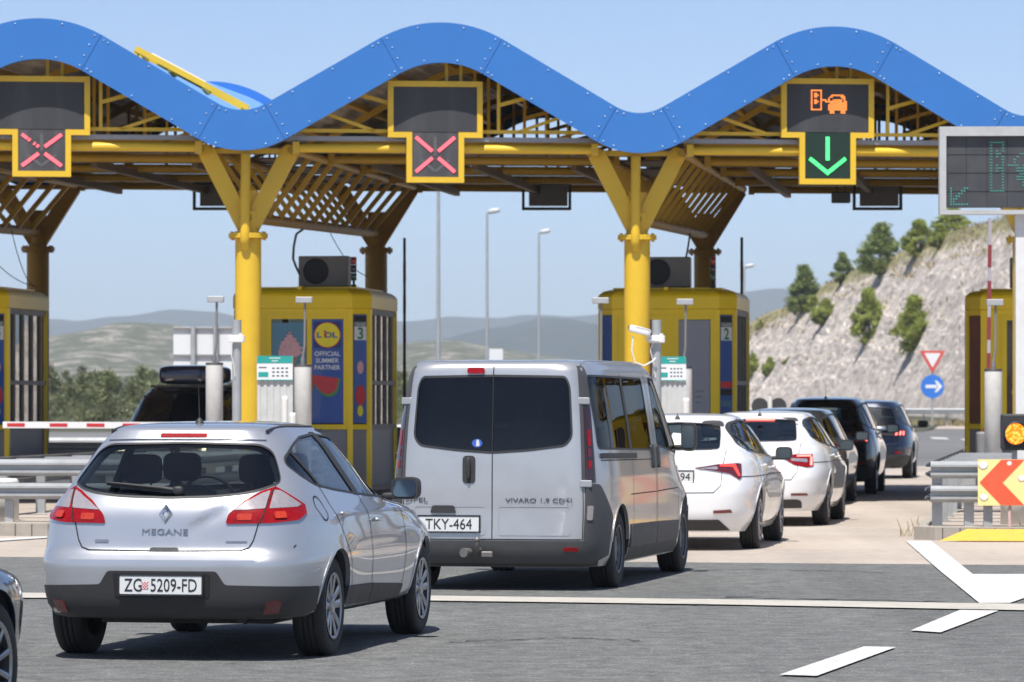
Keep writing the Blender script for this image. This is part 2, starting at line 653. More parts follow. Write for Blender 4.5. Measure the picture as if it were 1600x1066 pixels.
M_GLASSF = glass('clear window glass', (.55, .62, .62))

def wheel(root, x, y, R0, width, rimR, spokes, side, style='alloy', rimmat=None, name='wheel'):
    "tyre mesh with its rim as a child"
    t = MB()
    hw = width / 2
    prof = [(rimR - .012, -hw * .86), (rimR + .004, -hw * .92), (rimR + .03, -hw * 1.0), (R0 - .035, -hw * 1.0), (R0 - .012, -hw * .9), (R0 - .002, -hw * .72),
            (R0, -hw * .5), (R0, -hw * .36), (R0 - .007, -hw * .35), (R0 - .007, -hw * .3), (R0, -hw * .29), (R0, -hw * .05), (R0 - .007, -hw * .04), (R0 - .007, hw * .04),
            (R0, hw * .05), (R0, hw * .29), (R0 - .007, hw * .3), (R0 - .007, hw * .35), (R0, hw * .36), (R0, hw * .5),
            (R0 - .002, hw * .72), (R0 - .012, hw * .9), (R0 - .035, hw), (rimR + .03, hw), (rimR + .004, hw * .92), (rimR - .012, hw * .86), (rimR - .012, -hw * .86)]
    t.lathe(prof, 56, 'x')
    w = t.build(name, M_RUBBER, root)
    w.location = (x, y, R0 - .004)
    r = MB()
    o = side * hw
    # barrel and dark inside
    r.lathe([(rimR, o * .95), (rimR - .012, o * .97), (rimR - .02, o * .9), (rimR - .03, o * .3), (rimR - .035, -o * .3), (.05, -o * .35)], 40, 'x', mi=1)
    r.lathe([(rimR, o * .95), (rimR + .002, o * 1.0), (rimR - .012, o * 1.01), (rimR - .022, o * .93)], 40, 'x', mi=0)
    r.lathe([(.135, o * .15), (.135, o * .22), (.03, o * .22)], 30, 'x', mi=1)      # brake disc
    if style == 'steel':
        r.lathe([(rimR - .015, o * .9), (rimR - .04, o * .62), (rimR * .72, o * .55), (rimR * .55, o * .7), (rimR * .38, o * .72), (.0, o * .74)], 36, 'x', mi=0)
        for k in range(10):
            a = 2 * math.pi * k / 10
            q = MB(); q.box((0, 0, 0), (.02, .05, .035), 1); q.xform(Matrix.Rotation(a, 4, 'X') @ T(o * .58, 0, rimR * .8)); r.join(q)
    else:
        n = spokes
        for k in range(n):
            a = 2 * math.pi * k / n
            sw = .048 if n <= 6 else .026
            for dd in ((-1, 1) if style == 'twin' else (0,)):
                q = MB()
                a1 = dd * .012; a2 = dd * .055
                p = [(-sw * .42 + a1, .035), (sw * .42 + a1, .035), (sw * .62 + a2, rimR * .96), (-sw * .62 + a2, rimR * .96)]
                vs = []
                for (yy, zz) in p:
                    f = (zz - .035) / (rimR - .035)
                    vs.append((o * (.80 + .16 * f), yy, zz))
                for (yy, zz) in p:
                    f = (zz - .035) / (rimR - .035)
                    vs.append((o * (.55 + .25 * f), yy, zz))
                m0 = ((vs[0][0] + vs[1][0]) / 2 + o * .07, a1, .035); m1 = ((vs[2][0] + vs[3][0]) / 2 + o * .04, a2, rimR * .96)
                vs += [m0, m1]
                q.add(vs, [(0, 3, 9, 8), (8, 9, 2, 1), (0, 4, 7, 3), (1, 2, 6, 5), (4, 5, 6, 7)], 0, False)
                q.xform(Matrix.Rotation(a, 4, 'X')); r.join(q)
        r.lathe([(.062, o * .7), (.06, o * .9), (.045, o * .97), (.03, o * .93), (0, o * .93)], 24, 'x', mi=0)
        for k in range(5):
            a = 2 * math.pi * (k + .5) / 5
            q = MB(); q.lathe([(.008, o * .85), (.008, o * .95), (0, o * .95)], 8, 'x', c=(0, 0, .047), mi=1); q.xform(Matrix.Rotation(a, 4, 'X')); r.join(q)
    r.build('rim', [rimmat or M_RIM, M_RIMD], w)
    return w

def car_body(root, sh, spec, paint):
    "shell with real wheel wells, hollow cabin and window openings"
    b = sh.body(N=spec.get('N', 120), step=spec.get('step', .028)).mesh('body', [paint, M_INT])
    o = bpy.data.objects.new('body', b)
    COL.objects.link(o)
    R0, wb, w = spec['R'], spec['wb'], spec['w']
    if spec.get('hollow', True):
        cv = sh.body(N=60, step=.05, mi=1, inset=spec.get('inset', .07), zlo=spec.get('floor', .42), capdrop=.04, yfmax=spec['dash'])
        c = cv.build('cut', [paint, M_INT])
        apply_bool(o, c)
        if DEBUG: print('  cavity', len(o.data.polygons))
    cut = MB()
    for yy in (0, wb):
        for sx in (-1, 1):
            x1 = sx * (w + .15); x0 = sx * (w - spec.get('well', .30))
            ra = R0 + spec.get('arch', .045)
            pr = [(0, x0), (ra, x0), (ra, x1), (0, x1)]
            q = MB(); q.lathe([(ra, x0), (ra, x1)], 48, 'x', c=(0, yy, R0), mi=1, smooth=True)
            n = 48
            v0 = [q.v[2 * k] for k in range(n)]; v1 = [q.v[2 * k + 1] for k in range(n)]
            q2 = MB(); q2.v = v0 + v1
            q2.f = [(k, (k + 1) % n, n + (k + 1) % n, n + k) for k in range(n)] + [tuple(reversed(range(n))), tuple(range(n, 2 * n))]
            q2.m = [1] * len(q2.f); q2.sm = [False] * len(q2.f)
            cut.join(q2)
    c = cut.build('cut', [paint, M_INT]); apply_bool(o, c)
    if spec.get('hollow', True):
        for (mode, poly) in spec['openings']:
            for md in ((mode,) if mode in 'RF' else ('+', '-')):
                cut = patch(sh, md, poly, off=.04, thick=.04 + spec.get('inset', .07) + .05, res=.09, r=spec.get('wr', .03), mi=1, solid=True)
                c = cut.build('cut', [paint, M_INT]); apply_bool(o, c)
                if DEBUG: print('  opening', mode, md, len(o.data.polygons))
    o.parent = root
    me = o.data
    me.polygons.foreach_set('use_smooth', [True] * len(me.polygons))
    me.set_sharp_from_angle(angle=R(38))
    return o

def text_on(root, sh, s, z, txt, h, width, mat, name, depth=.003, off=.004, bold=0.0, parent=None):
    p, n = sh.posn('R', s, z)
    mb = text_mb(txt, h, width, depth, bold)
    up = Vector((0, 0, 1)); yv = -n
    xv = yv.cross(up).normalized(); zv = xv.cross(yv)
    M = Matrix((xv, yv, zv)).transposed().to_4x4()
    mb.xform(Matrix.Translation(p + n * off) @ M)
    return mb.build(name, mat, parent or root)

def mirror(root, x, y, z, sg, paint, w=.2, h=.13, tall=False, glassm=None):
    m = MB()
    m.sell((x + sg * w * .55, y + .03, z), (w * .5, .075, h * .5), .55, .6, 20, 12, mi=0)
    m.sell((x + sg * .0, y + .03, z - h * .35), (.07, .03, .022), .6, .6, 12, 8, mi=1)
    o = m.build('wing_mirror', [paint, M_TRIM], root)
    g = MB()
    pl = rounded([(-w * .4, -h * .38), (w * .4, -h * .38), (w * .4, h * .38), (-w * .4, h * .38)], .035)
    g.prism(pl, 'y', -.004, .0, 0)
    g.xform(T(x + sg * w * .55, y - .047, z) @ rotz(R(sg * 4)))
    f = MB()
    pl = rounded([(-w * .47, -h * .46), (w * .47, -h * .46), (w * .47, h * .46), (-w * .47, h * .46)], .04)
    f.prism(pl, 'y', 0, .02, 0)
    f.xform(T(x + sg * w * .55, y - .045, z) @ rotz(R(sg * 4)))
    f.build('mirror_rim', M_TRIM, o)
    g.build('mirror_glass', M_MIRR, o)
    return o

def seats(root, rows, w=.5, h=.62, z=.42):
    for (x, y) in rows:
        m = MB()
        m.sell((x, y, z + .12), (w * .5, .26, .1), .5, .5, 16, 8)
        m.sell((x, y - .26, z + .12 + h * .5), (w * .46, .09, h * .52), .45, .5, 16, 10, M=rotx(R(14)))
        m.sell((x, y - .38, z + .22 + h * 1.06), (.13, .05, .095), .5, .5, 14, 8)
        m.box((x - .05, y - .36, z + .12 + h), (.012, .012, .14)); m.box((x + .05, y - .36, z + .12 + h), (.012, .012, .14))
        m.build('seat', M_SEAT, root)

def plate(root, p, n, w, h, txt, th, tw, name='number_plate', parent=None, border=True):
    yv = -n; up = Vector((0, 0, 1))
    xv = yv.cross(up).normalized(); zv = xv.cross(yv)
    M = Matrix.Translation(p) @ Matrix((xv, yv, zv)).transposed().to_4x4()
    mb = MB(); mb.prism(rounded([(-w / 2, -h / 2), (w / 2, -h / 2), (w / 2, h / 2), (-w / 2, h / 2)], .008), 'y', -.006, .0, 0)
    mb.xform(M)
    o = mb.build(name, M_PLATE, parent or root)
    fr = MB()
    a, b = w / 2 + .006, h / 2 + .006
    for (cx, cz, dx, dz) in ((0, b, 2 * a + .01, .012), (0, -b, 2 * a + .01, .012), (a, 0, .012, 2 * b), (-a, 0, .012, 2 * b)):
        fr.box((cx, -.003, cz), (dx, .014, dz))
    fr.xform(M); fr.build('plate_frame', M_INK, o)
    if txt:
        t = text_mb(txt, th, tw, .0012, .0); t.xform(M @ T(0, -.008, 0)); t.build('plate_writing', M_INK, o)
    return o, M
def sym(poly):
    "close a right-hand half outline (from the centre line up or down) with its mirror image"
    return [tuple(p) for p in poly] + [(-p[0],) + tuple(p[1:]) for p in reversed(poly) if abs(p[0]) > 1e-6]

def mirr(poly):
    return [(-p[0],) + tuple(p[1:]) for p in poly]

def car(name, label, cat, loc, yaw, sp, group=None):
    root = thing(name, label, cat, (loc[0], loc[1], 0), -R(yaw), group)
    sh = Shape(sp['rows'], sp['ztop'], sp['yc'], sp.get('deform'), sp.get('capn', 2.4))
    root_sh = sh
    paint = sp['paint']
    sp['openings'] = [('R', sp['win_r']), ('+', sp['win_s']), ('F', sp['win_f'])] + sp.get('more_open', [])
    body = car_body(root, sh, sp, paint)
    wr = sp.get('wr', .03)
    g = sp.get('glass', {})
    if sp.get('hollow', True): go, gt = -.004, .004
    else: go, gt = .003, .006
    patch(sh, 'R', sp['win_r'], off=go, thick=gt, r=wr).build('rear_window', g.get('R', M_GLASSR), root)
    patch(sh, 'F', sp['win_f'], off=go, thick=gt, r=wr).build('windscreen', g.get('F', M_GLASSF), root)
    for md in '+-':
        if sp['win_s']:
            patch(sh, md, sp['win_s'], off=go, thick=gt, r=wr).build('side_window', g.get('S', M_GLASS), root)
        for (mo, pl) in sp.get('more_open', []):
            patch(sh, md, pl, off=go, thick=gt, r=wr).build('side_window', g.get('D', M_GLASSF), root)
    # rubber surrounds and pillars
    fr = MB()
    for md in '+-':
        if sp['win_s']:
            fr.join(seam(sh, md, rounded(sp['win_s'], wr), sp.get('rub', .022), .003, closed=True))
        for (mo, pl) in sp.get('more_open', []): fr.join(seam(sh, md, rounded(pl, wr), sp.get('rub', .022), .003, closed=True))
        for pl in sp.get('pillars', []): fr.join(patch(sh, md, pl, off=.003, thick=.03))
    if sp.get('rrub', .012) > 0: fr.join(seam(sh, 'R', rounded(sp['win_r'], wr), sp.get('rrub', .012), .003, closed=True))
    fr.join(seam(sh, 'F', rounded(sp['win_f'], wr), .02, .003, closed=True))
    fr.build('window_trim', M_TRIM, root)
    # joints
    jn = MB()
    for (mode, ln) in sp.get('seams', []):
        if mode == '+':
            jn.join(seam(sh, '+', ln)); jn.join(seam(sh, '-', ln))
        else: jn.join(seam(sh, mode, ln))
    if jn.v: jn.build('panel_joint', M_GAP, root)
    for (nm, mat, mode, pl, off, th, rr) in sp.get('panels', []):
        for md in (('+', '-') if mode == '+' else (mode,)):
            patch(sh, md, pl, off=off, thick=th, r=rr).build(nm, mat, root)
    for (pl, mats) in sp.get('lights', []):
        for sg in (1, -1):
            q = pl if sg > 0 else mirr(pl)
            o = patch(sh, 'R', q, off=.010, thick=.02, r=.015).build('tail_light', mats[0], root)
            for (sub, m2, nm) in mats[1]:
                s2 = sub if sg > 0 else mirr(sub)
                patch(sh, 'R', s2, off=.014, thick=.006, r=.012).build(nm, m2, o)
    for pl in sp.get('headlights', []):
        for sg in (1, -1):
            q = pl if sg > 0 else mirr(pl)
            patch(sh, 'F', q, off=.008, thick=.02, r=.02).build('headlight', sp.get('hl', M_CLEARL), root)
    # wheel arch lips
    if sp.get('lip', True):
        ra = sp['R'] + sp.get('arch', .045)
        for md in '+-':
            for yy in (0, sp['wb']):
                pl = arc(yy, sp['R'], ra + .028, sp.get('a0', -8), 180 - sp.get('a0', -8), 22) + arc(yy, sp['R'], ra - .002, 180 - sp.get('a0', -8), sp.get('a0', -8), 22)
                patch(sh, md, pl, off=.005, thick=.03, res=.06).build('wheel_arch', sp.get('lipmat', paint), root)
    for (yy) in (0, sp['wb']):
        for sg in (-1, 1):
            wheel(root, sg * (sp['track'] / 2), yy, sp['R'], sp.get('tw', .205), sp['rim'], sp.get('spokes', 5), sg, sp.get('wstyle', 'alloy'), sp.get('rimmat'))
    for h in sp.get('handles', []):
        for md in '+-':
            p, n = sh.posn(md, *h)
            m = MB(); m.sell(tuple(p + n * .022), (.016, .095, .014), .5, .5, 14, 8)
            m.box(tuple(p + n * .008), (.02, .03, .012))
            m.build('door_handle', sp.get('handlemat', paint), root)
            m = MB()
    if sp.get('mirror'):
        x, y, z, w, h, mm = sp['mirror']
        for sg in (-1, 1): mirror(root, sg * x, y, z, sg, mm, w, h)
    seats(root, sp.get('seats', []), z=sp.get('seatz', .42), h=sp.get('seath', .62))
    if sp.get('seats'):
        m = MB()
        yd = sp['dash']
        m.box((0, yd - .12, .84), (1.3, .35, .22), bev=.06)
        m.build('dashboard', M_INT, root)
        m = MB()
        m.tube([(.185 * math.cos(a), -.06 * math.sin(a), .17 * math.sin(a)) for a in np.linspace(0, 2 * math.pi, 25)[:-1]], .014, 8, closed=True)
        m.box((0, 0, 0), (.33, .03, .035)); m.xform(T(-.37, yd - .42, .93))
        m.build('steering_wheel', M_TRIM, root)
    if sp.get('under', True):
        m = MB()
        m.box((0, sp['wb'] / 2, .27), (1.1, sp['wb'] + .6, .12)); m.tube([(-.75, 0, .3), (.75, 0, .3)], .035, 8); m.tube([(-.7, sp['wb'], .3), (.7, sp['wb'], .3)], .03, 8)
        m.tube([(.45, -.65, .26), (.3, .0, .22), (.3, 1.5, .22)], .03, 8); m.box((.2, -.45, .30), (.5, .22, .14), bev=.05)
        m.build('underbody', M_TRIM, root)
    if sp.get('antenna'):
        x, y, L, tilt = sp['antenna']
        z = sh.roof_z(x, y)
        m = MB(); m.lathe([(.032, -.01), (.026, .012), (.012, .03), (.006, .035)], 14, c=(x, y, z))
        m.tube([(x, y, z + .02), (x - .0, y + tilt * L, z + L)], [.0045, .0025], 6)
        m.build('antenna', M_TRIM, root)
    if sp.get('wiper'):
        a, b = sp['wiper']
        m = MB()
        p, n = sh.posn('R', *a); q, n2 = sh.posn('R', *b)
        mid = [sh.posn('R', a[0] + (b[0] - a[0]) * t, a[1] + (b[1] - a[1]) * t) for t in (0, .25, .5, .75, 1)]
        m.tube([pp + nn * (.03 if i else .02) for i, (pp, nn) in enumerate(mid)], [.016, .012, .010, .008, .006], 8)
        m.tube([pp + nn * .012 for (pp, nn) in mid[1:]], .007, 6)
        m.sell(tuple(p + n * .02), (.035, .02, .028), .7, .7, 12, 8)
        m.build('rear_wiper', M_TRIM, root)
    return root, sh, body

# ------------------------------------------------------------------ the silver hatchback in front
M_SILVER = pbr('silver metallic paint', (.47, .49, .53), .33, metal=.58, coat=1.0, var=.035, scale=3, dirt=.16, dirtcol=(.33, .31, .29), flake=.05)
M_SILVERV = pbr('worn silver van paint', (.48, .49, .505), .36, metal=.55, coat=.8, var=.05, scale=3, dirt=.3, dirtcol=(.30, .29, .28), coatr=.08)
M_WHITEP = pbr('white car paint', (.80, .805, .81), .3, coat=1.0, var=.015, dirt=.06, dirtcol=(.5, .48, .45))
M_BLACKP = pbr('black car paint', (.012, .012, .014), .22, coat=1.0, var=.1)
M_NAVYP = pbr('navy car paint', (.012, .022, .05), .22, metal=.3, coat=1.0, var=.1)
M_GREYP = pbr('graphite car paint', (.05, .055, .062), .25, metal=.4, coat=1.0, var=.1)

def flares(wb, amp=.022, z0=.62, zw=.2, yw=.45):
    def f(p):
        k = amp * math.exp(-((p.z - z0) / zw) ** 2) * (math.exp(-(p.y / yw) ** 2) + math.exp(-((p.y - wb) / yw) ** 2))
        p.x += math.copysign(k, p.x) * min(1, abs(p.x) / .5)
        return p
    return f

_fl = flares(2.64, .028)
def hatch_deform(p):
    "hips over the wheels and the dent in the tailgate"
    p = _fl(p)
    if p.y < -.5 and p.x > 0:
        u = (p.x - .30) * .86 + (p.z - .885) * .5; v = -(p.x - .30) * .5 + (p.z - .885) * .86
        p.y += .020 * math.exp(-(u / .11) ** 2 - (v / .035) ** 2) - .008 * math.exp(-(u / .12) ** 2 - ((v - .055) / .03) ** 2) + .006 * math.exp(-((u + .12) / .05) ** 2 - ((v + .03) / .06) ** 2)
    return p
HATCH = dict(
    rows=[(.262, -.77, 3.30, 0.81, 5.6, 6.0), (.29, -.82, 3.36, 0.85, 5.6, 6.0), (.37, -.858, 3.41, 0.88, 5.6, 6.0), (.48, -.872, 3.43, 0.895, 5.6, 6.0), (.60, -.882, 3.43, 0.899, 5.6, 6.0), (.638, -.872, 3.42, 0.899, 5.6, 6.0), (.662, -.832, 3.41, 0.897, 5.6, 6.0),
          (.70, -.812, 3.38, 0.896, 5.6, 6.0), (.80, -.795, 3.2, 0.89, 5.6, 5.0), (.88, -.785, 2.86, 0.88, 5.6, 5.0), (.94, -.765, 2.54, 0.85, 5.2, 3.2), (1.0, -.73, 2.22, 0.822, 5.2, 3.2), (1.06, -.675, 2.05, 0.79, 5.2, 3.2),
          (1.12, -.605, 1.91, 0.757, 5.2, 3.3), (1.20, -.515, 1.72, 0.712, 5.2, 3.4), (1.28, -.43, 1.50, 0.668, 5.2, 3.5), (1.34, -.37, 1.32, 0.63, 5.2, 3.6), (1.385, -.34, 1.14, 0.59, 5.2, 3.6), (1.41, -.325, 1.0, 0.555, 5.2, 3.6)],
    ztop=1.473, yc=.75, deform=hatch_deform, R=.317, wb=2.64, w=.9, track=1.555, tw=.205, rim=.212, spokes=5, wstyle='twin', paint=M_SILVER, dash=2.05, inset=.065, well=.3, arch=.042,
    win_r=sym([(0, 1.004), (.30, 1.012, .1), (.55, 1.038, .15), (.80, 1.10, .04), (.755, 1.18, .1), (.68, 1.28, .06), (.54, 1.328, .1), (0, 1.34)]),
    win_s=[(-.31, 1.20, .03), (-.24, 1.14, .06), (-.08, 1.075, .1), (.30, 1.04), (.9, 1.0), (1.45, .975), (1.90, .955, .03), (1.62, 1.16), (1.38, 1.29, .1), (1.05, 1.365, .2), (.62, 1.388), (.2, 1.37), (-.05, 1.325, .1), (-.27, 1.245, .04)],
    win_f=sym([(0, 1.03), (.5, 1.02), (.85, 1.0, .03), (.86, 1.12), (.68, 1.3, .05), (.5, 1.375, .05), (0, 1.395)]),
    pillars=[[(.80, .995), (.93, .99), (.80, 1.22), (.70, 1.40), (.58, 1.40), (.68, 1.2)], [(.0, 1.06), (.04, 1.055), (-.07, 1.22), (-.125, 1.285), (-.16, 1.272), (-.11, 1.20)]],
    seams=[('R', [(-.76, 1.10), (-.70, 1.0), (-.61, .85), (-.575, .745), (-.545, .70), (-.49, .682), (0, .677), (.49, .682), (.545, .70), (.575, .745), (.61, .85), (.70, 1.0), (.76, 1.10)]),
           ('+', [(-.02, 1.07), (.04, .9), (.20, .72), (.36, .58), (.43, .42), (.44, .27)]), ('+', [(.89, .99), (.98, .8), (1.02, .6), (1.02, .27)]),
           ('+', [(1.90, .95), (2.0, .82), (2.02, .6), (1.98, .42), (1.92, .27)]), ('+', [(.44, .268), (1.92, .262)]), ('+', [(1.9, .95), (2.2, .93)]),
           ('+', arc(-.21, .93, .075, 0, 360, 24)), ('R', [(.93, .70), (.96, .715)])],
    panels=[('rear_bumper_skirt', M_TRIM, 'R', [(-1.33, .30), (-1.345, .45, .02), (-.40, .474, .02), (-.345, .558, .02), (.345, .558, .02), (.40, .474, .02), (1.345, .455, .02), (1.33, .31), (1.1, .282, .05), (.5, .268), (-.5, .268), (-1.1, .282, .05)], .007, .03, .01),
            ('door_strip', M_TRIM, '+', [(.30, .31), (1.015, .30), (1.015, .415), (.29, .425)], .012, .02, .012), ('door_strip', M_TRIM, '+', [(1.03, .30), (1.93, .29), (1.96, .375), (1.03, .415)], .012, .02, .012),
            ('brake_light', M_REDL, 'R', [(-.15, 1.366), (.15, 1.366), (.15, 1.392), (-.15, 1.392)], .016, .02, .008)],
    lights=[([(.385, .846), (.40, .90), (.50, .985), (.62, 1.04), (.745, 1.068), (.92, 1.015), (1.12, .955), (1.115, .905), (.98, .868), (.70, .85)],
             (M_REDL, [([(.43, .925), (.52, .978), (.63, 1.026), (.70, 1.043), (.665, .935)], M_CLEARL, 'clear_lens'), ([(.70, .935), (.735, 1.045), (.80, 1.04), (.92, 1.0), (1.05, .957), (1.0, .942)], M_CLEARL, 'clear_lens'), ([(.46, .868), (.56, .868), (.56, .905), (.46, .905)], M_REDO, 'lens_hot_spot'), ([(.74, .878), (.85, .88), (.85, .915), (.74, .915)], M_REDO, 'lens_hot_spot'), ([(.612, .852), (.622, .852), (.70, .985), (.735, 1.055), (.725, 1.058), (.69, .985)], M_GAP, 'lamp_joint')]))],
    headlights=[[(.45, .62), (.95, .66), (1.15, .85), (.9, .84), (.5, .72)]],
    handles=[(.20, .885), (1.17, .825)], mirror=(.86, 1.72, 1.02, .19, .15, M_TRIM), antenna=(0, .02, .25, -.12),
    seats=[(-.36, 1.3), (.36, 1.3), (-.38, .42), (.38, .42)], seath=.50, wiper=((.06, 1.035), (-.42, 1.075)), a0=-4, glass={'R': M_GLASSH, 'S': M_GLASSH}, rub=.013)

def build_hatch():
    root, sh, body = car('silver_hatchback', 'silver hatchback nearest the viewer with dented tailgate and short roof antenna', 'car', (-1.983, 27.56), 10.97, HATCH)
    # spoiler above the rear window
    patch(sh, 'R', [(-.60, 1.352), (-.3, 1.358), (.3, 1.358), (.60, 1.352), (.56, 1.404), (.3, 1.409), (-.3, 1.409), (-.56, 1.404)], off=.012, thick=.03, r=.02).build('spoiler', M_SILVER, root)
    # dark patch painted for the shadow in the tailgate handle recess
    patch(sh, 'R', [(-.10, .672), (.10, .672), (.085, .70), (-.085, .70)], off=.004, thick=.01, r=.01).build('tailgate_grip_shade', M_TRIM, root)
    for sg in (-1, 1):
        q = [(.66, .30), (.80, .305), (.835, .375), (.70, .372)]
        patch(sh, 'R', q if sg > 0 else mirr(q), off=.012, thick=.02, r=.01).build('reflector', M_REDD, root)
    p, n = sh.posn('R', 0, .472)
    rec = patch(sh, 'R', [(-.30, .40), (.30, .40), (.31, .545), (-.31, .545)], off=.012, thick=.01, r=.02)
    n = Vector((0, -1, 0.03)).normalized()
    rec.build('plate_holder', M_GAP, root)
    o, M = plate(root, p + n * .024, n, .52, .112, 'ZG  5209-FD', .078, .46)
    s = MB()
    for i in range(5):
        for j in range(5):
            s.box((-.118 + i * .009, -.0075, -.022 + j * .009), (.0085, .002, .0085), (i + j) % 2)
    s.xform(M); s.build('plate_emblem', [pbr('emblem red', (.6, .05, .06), .5), M_PLATE], o)
    # maker's diamond
    p, n = sh.posn('R', 0, .905)
    d = MB()
    a = [(0, .062), (.044, 0), (0, -.062), (-.044, 0)]; b = [(0, .028), (.019, 0), (0, -.028), (-.019, 0)]
    for i in range(4):
        j = (i + 1) % 4
        mo = [(a[i][0] + b[i][0]) / 2, (a[i][1] + b[i][1]) / 2]; mj = [(a[j][0] + b[j][0]) / 2, (a[j][1] + b[j][1]) / 2]
        d.add([(a[i][0], 0, a[i][1]), (a[j][0], 0, a[j][1]), (mj[0], -.014, mj[1]), (mo[0], -.014, mo[1]), (b[i][0], 0, b[i][1]), (b[j][0], 0, b[j][1])],
              [(0, 1, 2, 3), (3, 2, 5, 4)])
    d.xform(Matrix.Translation(p + n * .004) @ rotx(R(-8))); d.build('badge', M_CHROME, root)
    text_on(root, sh, .0, .797, 'MEGANE', .036, .29, M_LETTER2, 'model_writing', .003, .004)
    patch(sh, 'R', [(-.45, .727), (-.36, .727), (-.36, .747), (-.45, .747)], off=.004, thick=.004).build('engine_badge', M_LETTER2, root)
    patch(sh, 'R', [(.39, .731), (.53, .731), (.53, .742), (.39, .742)], off=.004, thick=.004).build('trim_badge', M_LETTER2, root)
    # roof joint strips
    m = MB()
    for sg in (-1, 1):
        pts = []
        for yy in np.linspace(-.22, 1.1, 14):
            xx = .50 + .03 * math.sin((yy + .2) * 1.6)
            pts.append((sg * xx, yy, sh.roof_z(xx, yy) + .0015))
        m.tube(pts, .009, 6)
    m.build('roof_strip', M_TRIM, root)
    return root, sh

